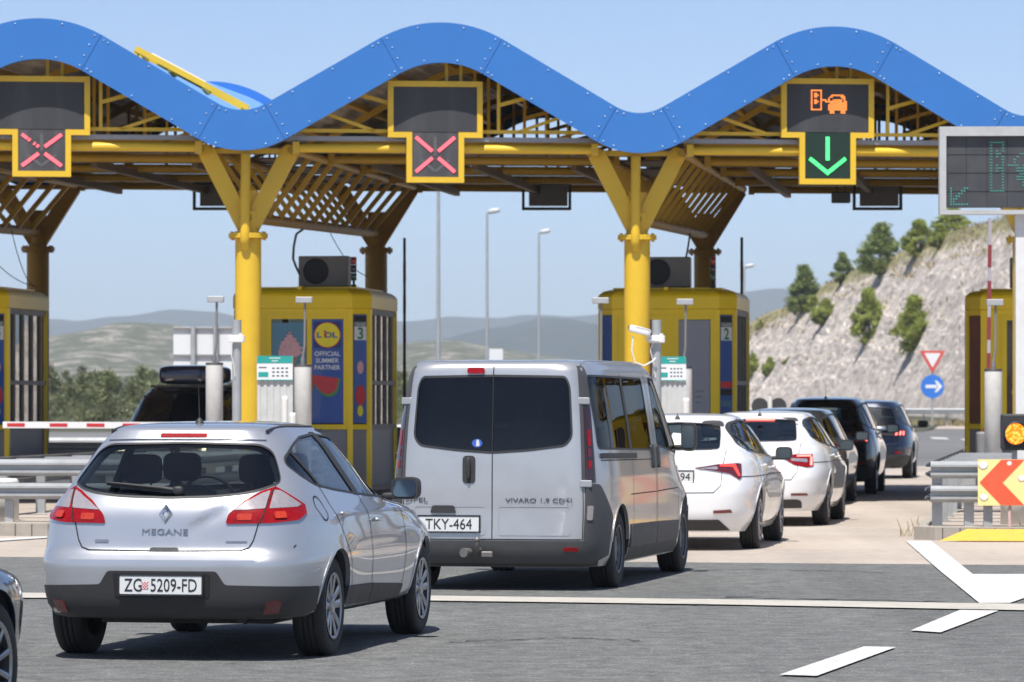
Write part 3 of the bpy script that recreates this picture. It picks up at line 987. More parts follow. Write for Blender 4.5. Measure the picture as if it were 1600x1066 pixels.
# ------------------------------------------------------------------ the silver van
VAN = dict(
    rows=[(.20, -.86, 3.98, .88, 9, 7.0), (.30, -.93, 4.12, .925, 9, 7.0), (.42, -.96, 4.18, .94, 9, 7.0), (.55, -.955, 4.19, .945, 9.5, 7.0), (.70, -.95, 4.17, .947, 10, 7.0), (.85, -.95, 3.98, .945, 10, 5.5), (.95, -.948, 3.82, .942, 10, 5), (1.05, -.945, 3.66, .935, 10, 5),
          (1.15, -.94, 3.62, .925, 10, 6), (1.25, -.935, 3.42, .91, 10, 7), (1.4, -.925, 3.18, .89, 10, 7), (1.55, -.912, 2.96, .865, 10, 7), (1.7, -.898, 2.74, .84, 10, 7), (1.82, -.885, 2.54, .815, 10, 7), (1.88, -.875, 2.40, .79, 10, 7), (1.905, -.865, 2.32, .77, 9, 6)],
    ztop=1.965, yc=1.8, capn=3.0, R=.335, wb=3.49, w=.945, track=1.62, tw=.215, rim=.21, wstyle='steel', rimmat=pbr('steel wheel paint', (.17, .175, .18), .45, metal=.4, var=.2, dirt=.5, dirtcol=(.1, .09, .08)),
    paint=M_SILVERV, dash=3.2, inset=.06, well=.33, arch=.05, N=150, floor=.55,
    win_r=sym([(0, 1.165), (.30, 1.185), (.63, 1.225, .09), (.695, 1.30, .05), (.675, 1.72, .05), (.635, 1.805, .08), (0, 1.815)]),
    win_s=[(-.72, 1.20, .05), (1.66, 1.165, .05), (1.66, 1.80, .05), (-.72, 1.815, .05)],
    win_f=sym([(0, 1.22), (.6, 1.2), (1.02, 1.19, .05), (1.0, 1.5), (.86, 1.80, .08), (.4, 1.85), (0, 1.86)]),
    more_open=[('+', [(1.98, 1.20, .05), (3.12, 1.12, .04), (2.92, 1.36, .1), (2.55, 1.68, .1), (2.34, 1.795, .06), (2.02, 1.81, .05)])],
    wr=.06, rub=.018, rrub=.02, glass={'R': M_GLASST, 'S': M_GLASSV, 'D': M_GLASSV2},
    pillars=[[(.55, 1.18), (.64, 1.18), (.64, 1.82), (.55, 1.82)]],
    seams=[('R', [(0, 1.90), (0, .44)]), ('R', [(-.80, 1.89), (-.815, .435), (.815, .435), (.80, 1.89)]),
           ('+', [(.58, 1.86), (.60, .36)]), ('+', [(1.80, 1.86), (1.80, .36)]), ('+', [(1.86, 1.84), (1.86, .36)]), ('+', [(3.14, 1.14), (3.10, .9), (2.98, .5), (2.95, .36)]), ('+', [(.35, .34), (3.0, .33)]),
           ('+', [(-.7, 1.10), (1.75, 1.08)]), ('+', [(.45, .79), (1.8, .79)]), ('+', [(1.86, .79), (3.0, .80)])],
    panels=[('sill', M_TRIM, '+', [(.41, .215), (3.08, .215), (3.02, .328), (.43, .333)], .004, .02, 0), ('bumper_underside', M_TRIM, 'R', [(-1.1, .205), (1.1, .205), (1.1, .30), (-1.1, .30)], .006, .02, 0),
            ('rear_bumper', M_TRIMG, 'R', [(-1.32, .30), (-1.42, .62, .04), (-1.05, .90, .05), (-.84, .905, .02), (-.83, .425, .01), (.83, .425, .01), (.84, .905, .02), (1.05, .90, .05), (1.42, .62, .04), (1.32, .30), (.9, .245), (-.9, .245)], .022, .05, .01),
            ('rear_pillar', M_TRIMG, 'R', [(.795, .90), (.845, .90), (.995, .915), (.975, 1.25), (.96, 1.60), (.94, 1.84, .05), (.90, 1.895, .04), (.785, 1.895, .01)], .006, .03, .0),
            ('rear_pillar', M_TRIMG, 'R', mirr([(.795, .90), (.845, .90), (.995, .915), (.975, 1.25), (.96, 1.60), (.94, 1.84, .05), (.90, 1.895, .04), (.785, 1.895, .01)]), .006, .03, .0),
            ('sill_strip', M_TRIMG, '+', [(.43, .335), (1.795, .33), (1.795, .52), (.46, .53)], .014, .02, .015), ('sill_strip', M_TRIMG, '+', [(1.81, .33), (2.98, .33), (3.03, .50), (1.81, .52)], .014, .02, .015),
            ('slide_rail', M_TRIM, '+', [(-.70, 1.115), (.78, 1.10), (.78, 1.145), (-.70, 1.16)], .016, .02, .01),
            ('door_grip', M_TRIM, '+', [(1.60, 1.0), (1.70, 1.0), (1.71, 1.21), (1.61, 1.21)], .016, .02, .03), ('door_grip', M_TRIM, '+', [(1.89, 1.0), (1.99, 1.0), (2.0, 1.21), (1.90, 1.21)], .016, .02, .03),
            ('front_bumper', M_TRIM, 'F', [(-1.25, .3), (-1.3, .62), (1.3, .62), (1.25, .3)], .014, .03, .03),
            ('brake_light', M_REDL, 'R', [(-.225, 1.832), (-.075, 1.832), (-.075, 1.878), (-.225, 1.878)], .02, .02, .022)],
    lights=[([(.835, .945), (.925, .93), (.955, 1.0), (.955, 1.5, .05), (.93, 1.56, .04), (.835, 1.56)], (pbr('smoked lamp', (.03, .004, .006), .12, coat=1.0, var=.3), [([(.872, 1.22), (.922, 1.22), (.922, 1.36), (.872, 1.36)], M_REDL, 'red_lens'), ([(.874, 1.13), (.920, 1.13), (.920, 1.20), (.874, 1.20)], M_REDD, 'red_lens'), ([(.874, 1.03), (.920, 1.03), (.920, 1.10), (.874, 1.10)], M_REDL, 'red_lens'),
            ]))],
    headlights=[[(.45, .72), (1.1, .76), (1.35, 1.0), (1.0, .98), (.5, .86)]],
    handles=[], mirror=(.97, 3.0, 1.27, .14, .27, M_TRIM), seats=[(-.5, 2.35), (.5, 2.35), (-.45, 1.3), (.2, 1.3), (-.45, .4), (.4, .4)], seatz=.62, a0=10, lip=True, lipmat=M_SILVERV)

def build_van():
    root, sh, body = car('passenger_van', 'silver passenger van with twin rear doors and dark tinted back glass', 'van', (.02, 37.63), 11.4, VAN)
    # hinges
    for sg in (-1, 1):
        for z in (1.60, .905, ):
            m = MB(); p, n = sh.posn('R', sg * .84, z)
            m.box(tuple(p + n * .012), (.10, .03, .06), bev=.01, rot=rotz(R(sg * 22)).to_3x3()); m.build('door_hinge', M_SILVERV, root)
        # low clear lamp
        q = [(.845, .60), (.915, .60), (.925, .72), (.85, .72)]
        patch(sh, 'R', q if sg > 0 else mirr(q), off=.03, thick=.03, r=.015).build('reversing_light', M_CLEARL, root)
        q = [(.62, .345), (.76, .345), (.76, .375), (.62, .375)]
        patch(sh, 'R', q if sg > 0 else mirr(q), off=.03, thick=.02, r=.004).build('reflector', M_REDL, root)
    # door handle with its grip
    q = [(-.255, .905), (-.145, .905), (-.145, 1.14), (-.255, 1.14)]
    o = patch(sh, 'R', q, off=.008, thick=.02, r=.04).build('door_handle', M_TRIM, root)
    p, n = sh.posn('R', -.2, 1.03)
    m = MB(); m.sell(tuple(p + n * .03), (.018, .02, .095), .6, .6, 12, 12); m.build('handle_grip', M_TRIM, o)
    # pressed panels low on both doors, grip above the plate
    for (a, b) in ((.05, .68), (-.68, -.06)):
        fr = seam(sh, 'R', rounded([(a, .475), (b, .475), (b, .715), (a, .715)], .03), .014, .004, closed=True)
        fr.build('pressed_panel', M_SILVERV, root)
    patch(sh, 'R', [(-.53, .655), (-.31, .655), (-.33, .72), (-.51, .72)], off=.03, thick=.05, r=.015).build('plate_lamp', M_TRIM, root)
    p, n = sh.posn('R', -.37, .563)
    plate(root, p + n * .012, n, .52, .125, 'TKY-464', .088, .40)
    text_on(root, sh, .40, .765, 'VIVARO 1.9 CDTI', .036, .57, M_LETTER, 'model_writing', .003, .004)
    text_on(root, sh, -.66, .768, 'OPEL', .036, .20, M_LETTER, 'maker_writing', .003, .004)
    # sticker in the window
    p, n = sh.posn('R', -.13, 1.245)
    m = MB(); m.prism([(.045 * math.cos(a), .035 * math.sin(a)) for a in np.linspace(0, 2 * math.pi, 20)[:-1]], 'y', -.002, 0, 0)
    m.prism(rounded([(-.012, -.025), (.022, -.025), (.015, .03), (-.005, .03)], .01), 'y', -.004, -.002, 1)
    m.xform(Matrix.Translation(p + n * .006)); m.build('window_sticker', [pbr('sticker blue', (.05, .12, .5), .4), M_PLATE], root)
    # tow bar
    m = MB()
    m.tube([(-.10, -.85, .36), (-.10, -1.02, .34), (-.10, -1.09, .36), (-.10, -1.09, .42)], .018, 10)
    m.sell((-.10, -1.09, .435), (.025, .025, .025), 1, 1, 12, 8); m.box((-.1, -.9, .32), (.9, .06, .06))
    m.tube([(-.19, -1.0, .325), (-.22, -1.08, .325)], [.038, .04], 14); m.box((-.03, -1.02, .31), (.10, .03, .05), bev=.01)
    m.build('tow_bar', pbr('dull steel', (.2, .19, .18), .5, metal=.6, var=.3), root)
    # roof joint
    m = MB()
    for sg in (-1, 1):
        m.tube([(sg * .70, yy, sh.roof_z(.70, yy) + .001) for yy in np.linspace(-.7, 1.9, 20)], .012, 6)
    m.build('roof_strip', M_SILVERV, root)
    # curtain behind the side glass
    return root, sh

# ------------------------------------------------------------------ the two white cars in the queue
def sedan_rows(L_r, yf, w, ztop, dy=0.0):
    "liftback saloon: short deck, long sloping rear glass"
    return [(.20, L_r + .13, yf - .18, w - .10, 4.2, 6), (.30, L_r + .05, yf - .08, w - .05, 4.4, 6), (.42, L_r + .01, yf, w - .02, 4.6, 6), (.60, L_r, yf + .01, w - .004, 4.6, 6), (.72, L_r + .03, yf - .05, w, 4.5, 5.5),
            (.80, L_r + .06, yf - .3, w - .005, 4.4, 4.5), (.88, L_r + .07, yf - .75, w - .015, 4.4, 3.2), (.95, L_r + .075, yf - 1.05, w - .03, 4.3, 3.2), (1.01, L_r + .10, yf - 1.25, w - .06, 4.1, 3.2), (1.055, L_r + .19, yf - 1.36, w - .09, 3.8, 3.2),
            (1.10, L_r + .34, yf - 1.46, w - .12, 3.7, 3.3), (1.18, L_r + .55, yf - 1.65, w - .165, 3.7, 3.4), (1.26, L_r + .76, yf - 1.87, w - .215, 3.7, 3.5), (1.33, L_r + .97, yf - 2.1, w - .26, 3.7, 3.6), (ztop - .085, L_r + 1.1, yf - 2.28, w - .31, 3.6, 3.6), (ztop - .06, L_r + 1.17, yf - 2.36, w - .345, 3.6, 3.6)]

OCT = dict(rows=sedan_rows(-1.02, 3.58, .915, 1.47), ztop=1.47, yc=1.1, deform=flares(2.69, .015), R=.325, wb=2.69, w=.915, track=1.57, rim=.225, spokes=10, paint=M_WHITEP, dash=2.1, wr=.03,
    win_r=sym([(0, 1.075), (.40, 1.08), (.60, 1.09, .04), (.57, 1.25), (.52, 1.345, .05), (0, 1.365)]),
    win_s=[(-.27, 1.13, .04), (-.18, 1.075, .05), (.3, 1.035), (1.4, .985), (2.12, .97, .03), (1.75, 1.18), (1.45, 1.31, .1), (1.05, 1.375, .15), (.6, 1.39), (.2, 1.36, .1), (-.06, 1.27, .1)],
    win_f=sym([(0, 1.06), (.55, 1.05), (.9, 1.04, .03), (.86, 1.15), (.7, 1.31, .05), (.5, 1.36, .05), (0, 1.37)]),
    pillars=[[(.92, 1.0), (1.03, 1.0), (.92, 1.40), (.84, 1.40)], [(.0, 1.055), (.04, 1.05), (-.05, 1.31), (-.09, 1.30)]],
    seams=[('R', [(-.74, 1.07), (-.63, .92), (-.60, .70), (-.5, .625), (0, .62), (.5, .625), (.60, .70), (.63, .92), (.74, 1.07)]),
           ('+', [(-.1, 1.07), (.05, .85), (.3, .62), (.45, .3)]), ('+', [(1.0, .99), (1.05, .6), (1.05, .27)]), ('+', [(2.1, .96), (2.15, .8), (2.1, .3)]), ('+', [(.45, .27), (2.1, .265)]), ('+', [(-.8, .79), (1.0, .80), (2.9, .78)])],
    panels=[('rear_bumper_skirt', M_TRIM, 'R', [(-.80, .22), (-.66, .285, .03), (-.58, .335, .03), (.58, .335, .03), (.66, .285, .03), (.80, .22)], .007, .03, .01),
            ('reflector', M_REDD, 'R', [(.50, .405), (.80, .41), (.76, .445), (.50, .435)], .01, .02, .005), ('reflector', M_REDD, 'R', mirr([(.50, .405), (.80, .41), (.76, .445), (.50, .435)]), .01, .02, .005),
            ('window_strip', M_CHROME, '+', [(-.26, 1.055), (.3, 1.015), (2.12, .95), (2.12, .962), (.3, 1.028), (-.26, 1.068)], .006, .01, 0)],
    lights=[([(.275, .888), (.55, .925), (.90, .935), (1.0, .93), (.985, .78), (.93, .76), (.75, .825), (.55, .85)],
             (M_REDD, [([(.58, .905), (.80, .90), (.905, .80), (.945, .80), (.85, .925), (.60, .925)], M_BRAKE, 'lit_strip'), ([(.32, .882), (.54, .868), (.56, .885), (.54, .905)], M_CLEARL, 'clear_lens')]))],
    headlights=[[(.5, .62), (.95, .65), (1.15, .8), (.9, .79), (.5, .72)]],
    handles=[(.35, .90), (1.3, .87)], mirror=(.87, 1.98, 1.01, .19, .15, M_TRIM), antenna=(0, -.15, .06, -.3), seats=[(-.36, 1.4), (.36, 1.4), (-.36, .45), (.36, .45)], a0=-4, handlemat=M_WHITEP)

def build_octavia():
    root, sh, b = car('white_car', 'white liftback right behind the van with a sweeping narrow dark red tail light', 'car', (1.82, 47.43), 8.5, OCT, 'cars queueing in the open lane')
    p, n = sh.posn('R', .0, .79)
    o, M = plate(root, p + n * .012, Vector((0, -1, .02)).normalized(), .52, .115, None, .08, .44)
    q = text_mb('94', .08, .105, .0012); q.xform(M @ T(.175, -.008, 0)); q.build('plate_writing', M_INK, o)
    p, n = sh.posn('R', .0, .955)
    m = MB()
    for k in range(3): m.prism([(-.03 + .02 * k, -.02), (-.02 + .02 * k, -.02), (.0, .03)], 'y', -.003, 0)
    m.xform(Matrix.Translation(p + n * .004)); m.build('badge', M_CHROME, root)
    m = MB(); m.add([(-.05, -.72, 1.13), (.22, -.70, 1.12), (.20, -.6, 1.24), (.0, -.58, 1.26)], [(0, 1, 2, 3)]); m.build('paper_on_shelf', M_PLATE, root)
    return root, sh

import copy
SUP = copy.copy(OCT)
SUP.update(rows=sedan_rows(-1.06, 3.72, .925, 1.475), ztop=1.475, wb=2.84, deform=flares(2.84, .015), spokes=5, dash=2.2, R=.33,
    win_r=sym([(0, 1.085), (.40, 1.09), (.62, 1.10, .04), (.58, 1.25), (.53, 1.352, .05), (0, 1.372)]),
    panels=[('rear_bumper_skirt', M_TRIM, 'R', [(-.72, .24), (-.70, .33, .05), (-.60, .35, .03), (.60, .35, .03), (.70, .33, .05), (.72, .24)], .007, .03, .01),
            ('reflector', M_REDD, 'R', [(.50, .40), (.83, .40), (.80, .43), (.50, .43)], .01, .02, .005), ('reflector', M_REDD, 'R', mirr([(.50, .40), (.83, .40), (.80, .43), (.50, .43)]), .01, .02, .005),
            ('brake_light', M_BRAKE2, 'R', [(-.19, 1.352), (.19, 1.352), (.19, 1.377), (-.19, 1.377)], .012, .01, .004)],
    lights=[([(.32, .905), (.60, .925), (.95, .925), (.96, .77), (.80, .755), (.56, .785)],
             (M_REDL, [([(.60, .895), (.90, .895), (.90, .915), (.60, .915)], M_BRAKE2, 'lit_strip'), ([(.86, .78), (.92, .78), (.93, .89), (.88, .89)], M_BRAKE2, 'lit_strip'), ([(.5, .84), (.8, .82), (.8, .865), (.5, .875)], M_CLEARL, 'clear_lens')]))],
    seams=[('R', [(-.74, 1.07), (-.62, .92), (-.60, .70), (-.5, .60), (0, .60), (.5, .60), (.60, .70), (.62, .92), (.74, 1.07)]),
           ('+', [(-.1, 1.07), (.05, .85), (.3, .62), (.45, .3)]), ('+', [(1.0, .99), (1.05, .6), (1.05, .27)]), ('+', [(2.2, .96), (2.25, .8), (2.2, .3)]), ('+', [(.45, .27), (2.2, .265)]), ('+', [(-.8, .82), (1.0, .83), (2.9, .80)])],
    mirror=(.87, 2.03, 1.01, .19, .15, pbr('chrome mirror cap', (.25, .28, .33), .15, metal=1.0)), antenna=(0, -.1, .09, -.4))

# ------------------------------------------------------------------ darker cars further on: tall rear ends
def suv_rows(L_r, yf, w, ztop, belt=1.05):
    k = ztop / 1.65
    return [(.22, L_r + .15, yf - .18, w - .10, 4.2, 6), (.32, L_r + .05, yf - .06, w - .05, 4.4, 6), (.46, L_r, yf, w - .01, 4.6, 6), (.64, L_r, yf + .01, w, 4.6, 6), (.76, L_r + .03, yf - .03, w, 4.5, 5.5), (.88, L_r + .045, yf - .25, w - .008, 4.4, 4.5),
            (.97, L_r + .06, yf - .8, w - .022, 4.3, 3.2), (1.05 * k, L_r + .085, yf - 1.15, w - .05, 4.1, 3.2), (1.12 * k, L_r + .13, yf - 1.28, w - .085, 4.0, 3.3), (1.22 * k, L_r + .20, yf - 1.46, w - .125, 3.9, 3.4), (1.34 * k, L_r + .29, yf - 1.7, w - .175, 3.9, 3.5),
            (1.45 * k, L_r + .37, yf - 1.95, w - .225, 3.9, 3.6), (1.535 * k, L_r + .43, yf - 2.2, w - .275, 3.9, 3.6), (1.575 * k, L_r + .46, yf - 2.35, w - .32, 3.9, 3.6)]

def suv_spec(L_r, yf, w, ztop, wb, paint, **kw):
    k = ztop / 1.65
    d = dict(rows=suv_rows(L_r, yf, w, ztop), ztop=ztop, yc=1.1, deform=flares(wb, .02, .66), R=.345, wb=wb, w=w, track=2 * w - .27, rim=.23, spokes=5, paint=paint, dash=yf - 1.45, wr=.035, floor=.5,
        win_r=sym([(0, 1.09 * k), (.5, 1.10 * k), (.74, 1.125 * k, .06), (.70, 1.3 * k), (.60, 1.475 * k, .07), (0, 1.50 * k)]),
        win_s=[(L_r + .42, 1.22 * k, .05), (L_r + .6, 1.13 * k, .05), (.5, 1.085 * k), (yf - 1.75, 1.05 * k), (yf - 1.35, 1.04 * k, .03), (yf - 1.75, 1.28 * k), (yf - 2.15, 1.475 * k, .1), (1.0, 1.535 * k), (.2, 1.535 * k), (L_r + .55, 1.46 * k, .08)],
        win_f=sym([(0, 1.11 * k), (.6, 1.10 * k), (.98, 1.09 * k, .03), (.88, 1.25 * k), (.72, 1.45 * k, .05), (.5, 1.52 * k, .05), (0, 1.535 * k)]),
        pillars=[[(1.0, 1.05 * k), (1.1, 1.05 * k), (1.02, 1.55 * k), (.92, 1.55 * k)], [(.0, 1.08 * k), (.07, 1.08 * k), (.0, 1.55 * k), (-.08, 1.55 * k)]],
        seams=[('R', [(-.70, 1.1 * k), (-.66, .95), (-.62, .72), (-.5, .66), (.5, .66), (.62, .72), (.66, .95), (.70, 1.1 * k)]), ('+', [(.0, 1.07 * k), (.2, .75), (.45, .3)]), ('+', [(1.05, 1.05 * k), (1.1, .3)]), ('+', [(yf - 1.4, 1.03 * k), (yf - 1.4, .3)])],
        panels=[('rear_bumper_skirt', M_TRIM, 'R', [(-1.3, .30), (-1.3, .48), (-.6, .50), (.6, .50), (1.3, .48), (1.3, .30), (.9, .26), (-.9, .26)], .008, .03, .02),
                ('reflector', M_REDL, 'R', [(.60, .53), (.82, .53), (.82, .565), (.60, .56)], .012, .02, .005), ('reflector', M_REDL, 'R', mirr([(.60, .53), (.82, .53), (.82, .565), (.60, .56)]), .012, .02, .005)],
        headlights=[[(.5, .72), (1.0, .74), (1.2, .9), (.95, .89), (.5, .82)]], handles=[(.35, .98), (1.35, .95)], handlemat=M_TRIM, mirror=(.93, yf - 1.75, 1.12, .23, .16, M_TRIM), seats=[(-.38, 1.35), (.38, 1.35), (-.38, .45), (.38, .45)],
        seatz=.5, a0=-5, glass={'R': M_GLASSR, 'S': M_GLASSR}, lipmat=M_TRIM, step=.035, N=90)
    d.update(kw)
    return d

def rooftop(root, sh, x, y0, y1):
    for sg in (-1, 1):
        m = MB()
        pts = [(sg * x, yy, sh.roof_z(x, min(max(yy, y0), y1)) + (.035 if 0 < i < 11 else .0)) for i, yy in enumerate(np.linspace(y0, y1, 12))]
        m.tube(pts, .014, 8); m.build('roof_rail', M_TRIM, root)
# ================================================================== GROUND AND ROADS
rnd = random.Random(7)

def ground_mat(name, c1, c2, scale, speck, bump=.35, crack=None, big=.12, speckc=(.32, .32, .31), joints=None, lanes=False):
    if name in MATS: return MATS[name]
    m = bpy.data.materials.new(name); m.use_nodes = True
    nt = m.node_tree; b = nt.nodes['Principled BSDF']; L = nt.links.new
    b.inputs['Specular IOR Level'].default_value = .35
    tc = nd(nt, 'ShaderNodeTexCoord')
    n1 = nd(nt, 'ShaderNodeTexNoise', Scale=scale, Detail=9.0, Roughness=.82); L(tc.outputs['Object'], n1.inputs['Vector'])
    n2 = nd(nt, 'ShaderNodeTexNoise', Scale=big, Detail=4.0, Roughness=.6); L(tc.outputs['Object'], n2.inputs['Vector'])
    mx = nd(nt, 'ShaderNodeMix'); mx.data_type = 'RGBA'; mx.inputs[6].default_value = (*c1, 1); mx.inputs[7].default_value = (*c2, 1)
    r = nd(nt, 'ShaderNodeMapRange'); r.inputs['From Min'].default_value = .36; r.inputs['From Max'].default_value = .64; L(n1.outputs['Fac'], r.inputs['Value']); L(r.outputs[0], mx.inputs[0])
    # pale stones in the surface
    v = nd(nt, 'ShaderNodeTexVoronoi', Scale=speck); L(tc.outputs['Object'], v.inputs['Vector'])
    rp = nd(nt, 'ShaderNodeValToRGB'); rp.color_ramp.elements[0].position = .0; rp.color_ramp.elements[0].color = (1, 1, 1, 1); rp.color_ramp.elements[1].position = .3; rp.color_ramp.elements[1].color = (0, 0, 0, 1)
    L(v.outputs['Distance'], rp.inputs[0])
    wn_ = nd(nt, 'ShaderNodeTexNoise', Scale=speck * .35, Detail=2.0); L(tc.outputs['Object'], wn_.inputs['Vector'])
    mm = nd(nt, 'ShaderNodeMath'); mm.operation = 'MULTIPLY'; L(rp.outputs[0], mm.inputs[0]); L(wn_.outputs['Fac'], mm.inputs[1])
    m2 = nd(nt, 'ShaderNodeMix'); m2.data_type = 'RGBA'; L(mm.outputs[0], m2.inputs[0]); L(mx.outputs[2], m2.inputs[6]); m2.inputs[7].default_value = (*speckc, 1)
    # broad tone changes and wheel tracks
    mp = nd(nt, 'ShaderNodeMapping'); mp.inputs['Rotation'].default_value = (0, 0, R(9)); mp.inputs['Scale'].default_value = (1.1, .035, 1); L(tc.outputs['Object'], mp.inputs['Vector'])
    n3 = nd(nt, 'ShaderNodeTexNoise', Scale=.9, Detail=3.0); L(mp.outputs[0], n3.inputs['Vector'])
    ad = nd(nt, 'ShaderNodeMath'); ad.operation = 'MULTIPLY_ADD'; L(n3.outputs['Fac'], ad.inputs[0]); ad.inputs[1].default_value = .45; ad.inputs[2].default_value = .55
    ad2 = nd(nt, 'ShaderNodeMath'); ad2.operation = 'MULTIPLY_ADD'; L(n2.outputs['Fac'], ad2.inputs[0]); ad2.inputs[1].default_value = .9; ad2.inputs[2].default_value = -.2
    ad3 = nd(nt, 'ShaderNodeMath'); ad3.operation = 'ADD'; L(ad.outputs[0], ad3.inputs[0]); L(ad2.outputs[0], ad3.inputs[1])
    sc = nd(nt, 'ShaderNodeVectorMath'); sc.operation = 'SCALE'; L(m2.outputs[2], sc.inputs[0]); L(ad3.outputs[0], sc.inputs['Scale'])
    out = sc.outputs[0]
    if joints:
        bk = nd(nt, 'ShaderNodeTexBrick'); bk.offset = 0; bk.inputs['Scale'].default_value = 1
        bk.inputs['Brick Width'].default_value = joints; bk.inputs['Row Height'].default_value = joints * .9; bk.inputs['Mortar Size'].default_value = .012; bk.inputs['Mortar Smooth'].default_value = .3
        mp2 = nd(nt, 'ShaderNodeMapping'); mp2.inputs['Rotation'].default_value = (0, 0, R(7.5)); L(tc.outputs['Object'], mp2.inputs['Vector']); L(mp2.outputs[0], bk.inputs['Vector'])
        m3 = nd(nt, 'ShaderNodeMix'); m3.data_type = 'RGBA'; L(bk.outputs['Fac'], m3.inputs[0]); L(out, m3.inputs[6]); m3.inputs[7].default_value = (c1[0] * .45, c1[1] * .45, c1[2] * .45, 1)
        out = m3.outputs[2]
    L(out, b.inputs['Base Color'])
    b.inputs['Roughness'].default_value = .88
    bp = nd(nt, 'ShaderNodeBump', Strength=bump, Distance=.01); L(v.outputs['Distance'], bp.inputs['Height']); L(bp.outputs[0], b.inputs['Normal'])
    MATS[name] = m
    return m

M_ASPH = ground_mat('asphalt', (.072, .075, .074), (.175, .179, .176), 4.5, 30, .9, speckc=(.62, .62, .6))
M_ASPH2 = ground_mat('old asphalt', (.12, .122, .125), (.17, .17, .17), 6, 30, .2)
M_CONC = ground_mat('concrete paving', (.34, .29, .245), (.46, .405, .35), 5, 40, .15, joints=5.2, speckc=(.5, .46, .42))
M_SOIL = ground_mat('dry ground', (.18, .15, .10), (.30, .26, .18), 1.2, 9, .3, speckc=(.45, .42, .36))
M_PAINTW = pbr('road paint white', (.60, .60, .59), .7, var=.12, scale=24, dirt=.9, dirtcol=(.3, .29, .28), bump=.2, bscale=120)
M_PAINTJ = pbr('cream joint filler', (.46, .44, .39), .8, var=.15, scale=6, dirt=.6, dirtcol=(.22, .2, .18))
M_PAINTY = pbr('road paint yellow', (.72, .42, .06), .7, var=.1, dirt=.3)
M_KERB = pbr('kerb stone', (.36, .33, .29), .85, var=.18, scale=6, dirt=.5, dirtcol=(.16, .14, .12), bump=.3)
M_STEEL = pbr('galvanised steel', (.42, .44, .45), .5, metal=.35, var=.18, scale=4, dirt=.35, dirtcol=(.2, .17, .14))

def sheet(name, pts, z, m, kind='structure', res=None):
    mb = MB(); mb.add([(p[0], p[1], z) for p in pts], [tuple(range(len(pts)))])
    return tag(mb.build(name, m), kind=kind)

def gpoly(name, px, m, z=.012):
    return tag(MB().add([tuple(GP(*p, z)) for p in px], [tuple(range(len(px)))]).build(name, m), kind='structure')

LD = Vector((.1305, .99145, 0))                 # the way the lanes run
RD = Vector((.99145, -.1305, 0))                # square to it, to the right
ce0, ce1 = GP(0, 870), GP(1600, 883)            # the front edge of the concrete
sl = (ce1.y - ce0.y) / (ce1.x - ce0.x)
def edge(x): return ce0.y + (x - ce0.x) * sl
sheet('ground', [(-9000, -200), (9000, -200), (9000, 9500), (-9000, 9500)], -.05, M_SOIL)
sheet('asphalt_road', [(-60, -60), (60, -60), (60, edge(60)), (-60, edge(-60))], 0, M_ASPH)
sheet('concrete_apron', [(-60, edge(-60)), (60, edge(60)), (60, 104), (-60, 112)], 0, M_CONC)
sheet('far_road', [(-60, 112), (60, 104), (90, 262), (-60, 250)], 0, M_ASPH2)
gpoly('road_joint', [(-300, 924.5), (500, 928.5), (1100, 936), (1900, 948), (1900, 959), (1100, 944), (500, 936), (-300, 932.5)], M_PAINTJ)
gpoly('lane_marking', [(1415, 845), (1455, 845), (1520, 897), (1610, 897), (1700, 900), (1578, 942), (1530, 942), (1470, 893)], M_PAINTW)
gpoly('lane_marking', [(1500, 953), (1560, 954), (1470, 988), (1423, 985)], M_PAINTW)
gpoly('lane_marking', [(1350, 1010), (1400, 1011), (1276, 1056), (1218, 1054)], M_PAINTW)
gpoly('lane_marking', [(1140, 1085), (1195, 1085), (1020, 1150), (950, 1150)], M_PAINTW)
for a, b, y in ((1395, 1428, 683), (1452, 1478, 685), (1500, 1536, 687.5), (1560, 1600, 690)):
    gpoly('lane_marking', [(a, y - 1.6), (b, y - 1.0), (b + 6, y + 1.6), (a + 6, y + .8)], M_PAINTW)
gpoly('lane_marking', [(-200, 852), (70, 838), (110, 838), (-150, 855)], M_PAINTW)

def crack(pts, w):
    mb = MB(); rg_ = random.Random(len(pts) * 7 + int(pts[0][0])); line = []
    for a, b in zip(pts, pts[1:]):
        for i in range(14):
            t = i / 14; g = GP(a[0] + (b[0] - a[0]) * t, a[1] + (b[1] - a[1]) * t, .006)
            line.append(g + Vector((rg_.gauss(0, .02), rg_.gauss(0, .05), 0)))
    vs = []
    for i, p in enumerate(line):
        k = w * rg_.uniform(.3, 1.2); vs += [p + Vector((0, k, 0)), p - Vector((0, k, 0))]
    mb.add(vs, [(2 * i, 2 * i + 1, 2 * i + 3, 2 * i + 2) for i in range(len(line) - 1)])
    return tag(mb.build('road_crack', pbr('crack tar', (.03, .03, .03), .8)), kind='structure')
crack([(690, 941), (900, 940), (1130, 946)], .05)
crack([(1130, 933), (1350, 937), (1590, 944)], .05)
crack([(960, 893), (1180, 889), (1400, 895)], .03)
crack([(700, 1003), (880, 996), (1010, 1000)], .03)
# ------------------------------------------------------------------ toll canopy frame of reference
OC = Vector((-1.07, 66.0, 0)); UD = Vector((6.02, .72, 0)).normalized(); PITCH = 6.063
def C(u, v, z): return OC + UD * u + LD * v + Vector((0, 0, z))
COLU = [-3 * PITCH / 2 - .06, -PITCH / 2 - .06, PITCH / 2 - .12, 3 * PITCH / 2 - .06, 5 * PITCH / 2, 7 * PITCH / 2]     # column lines; islands lie under them

def isl(k, Y):
    "centre of the island k at depth Y"
    c = C(COLU[k], .45, 0)
    return c + LD * ((Y - c.y) / LD.y)

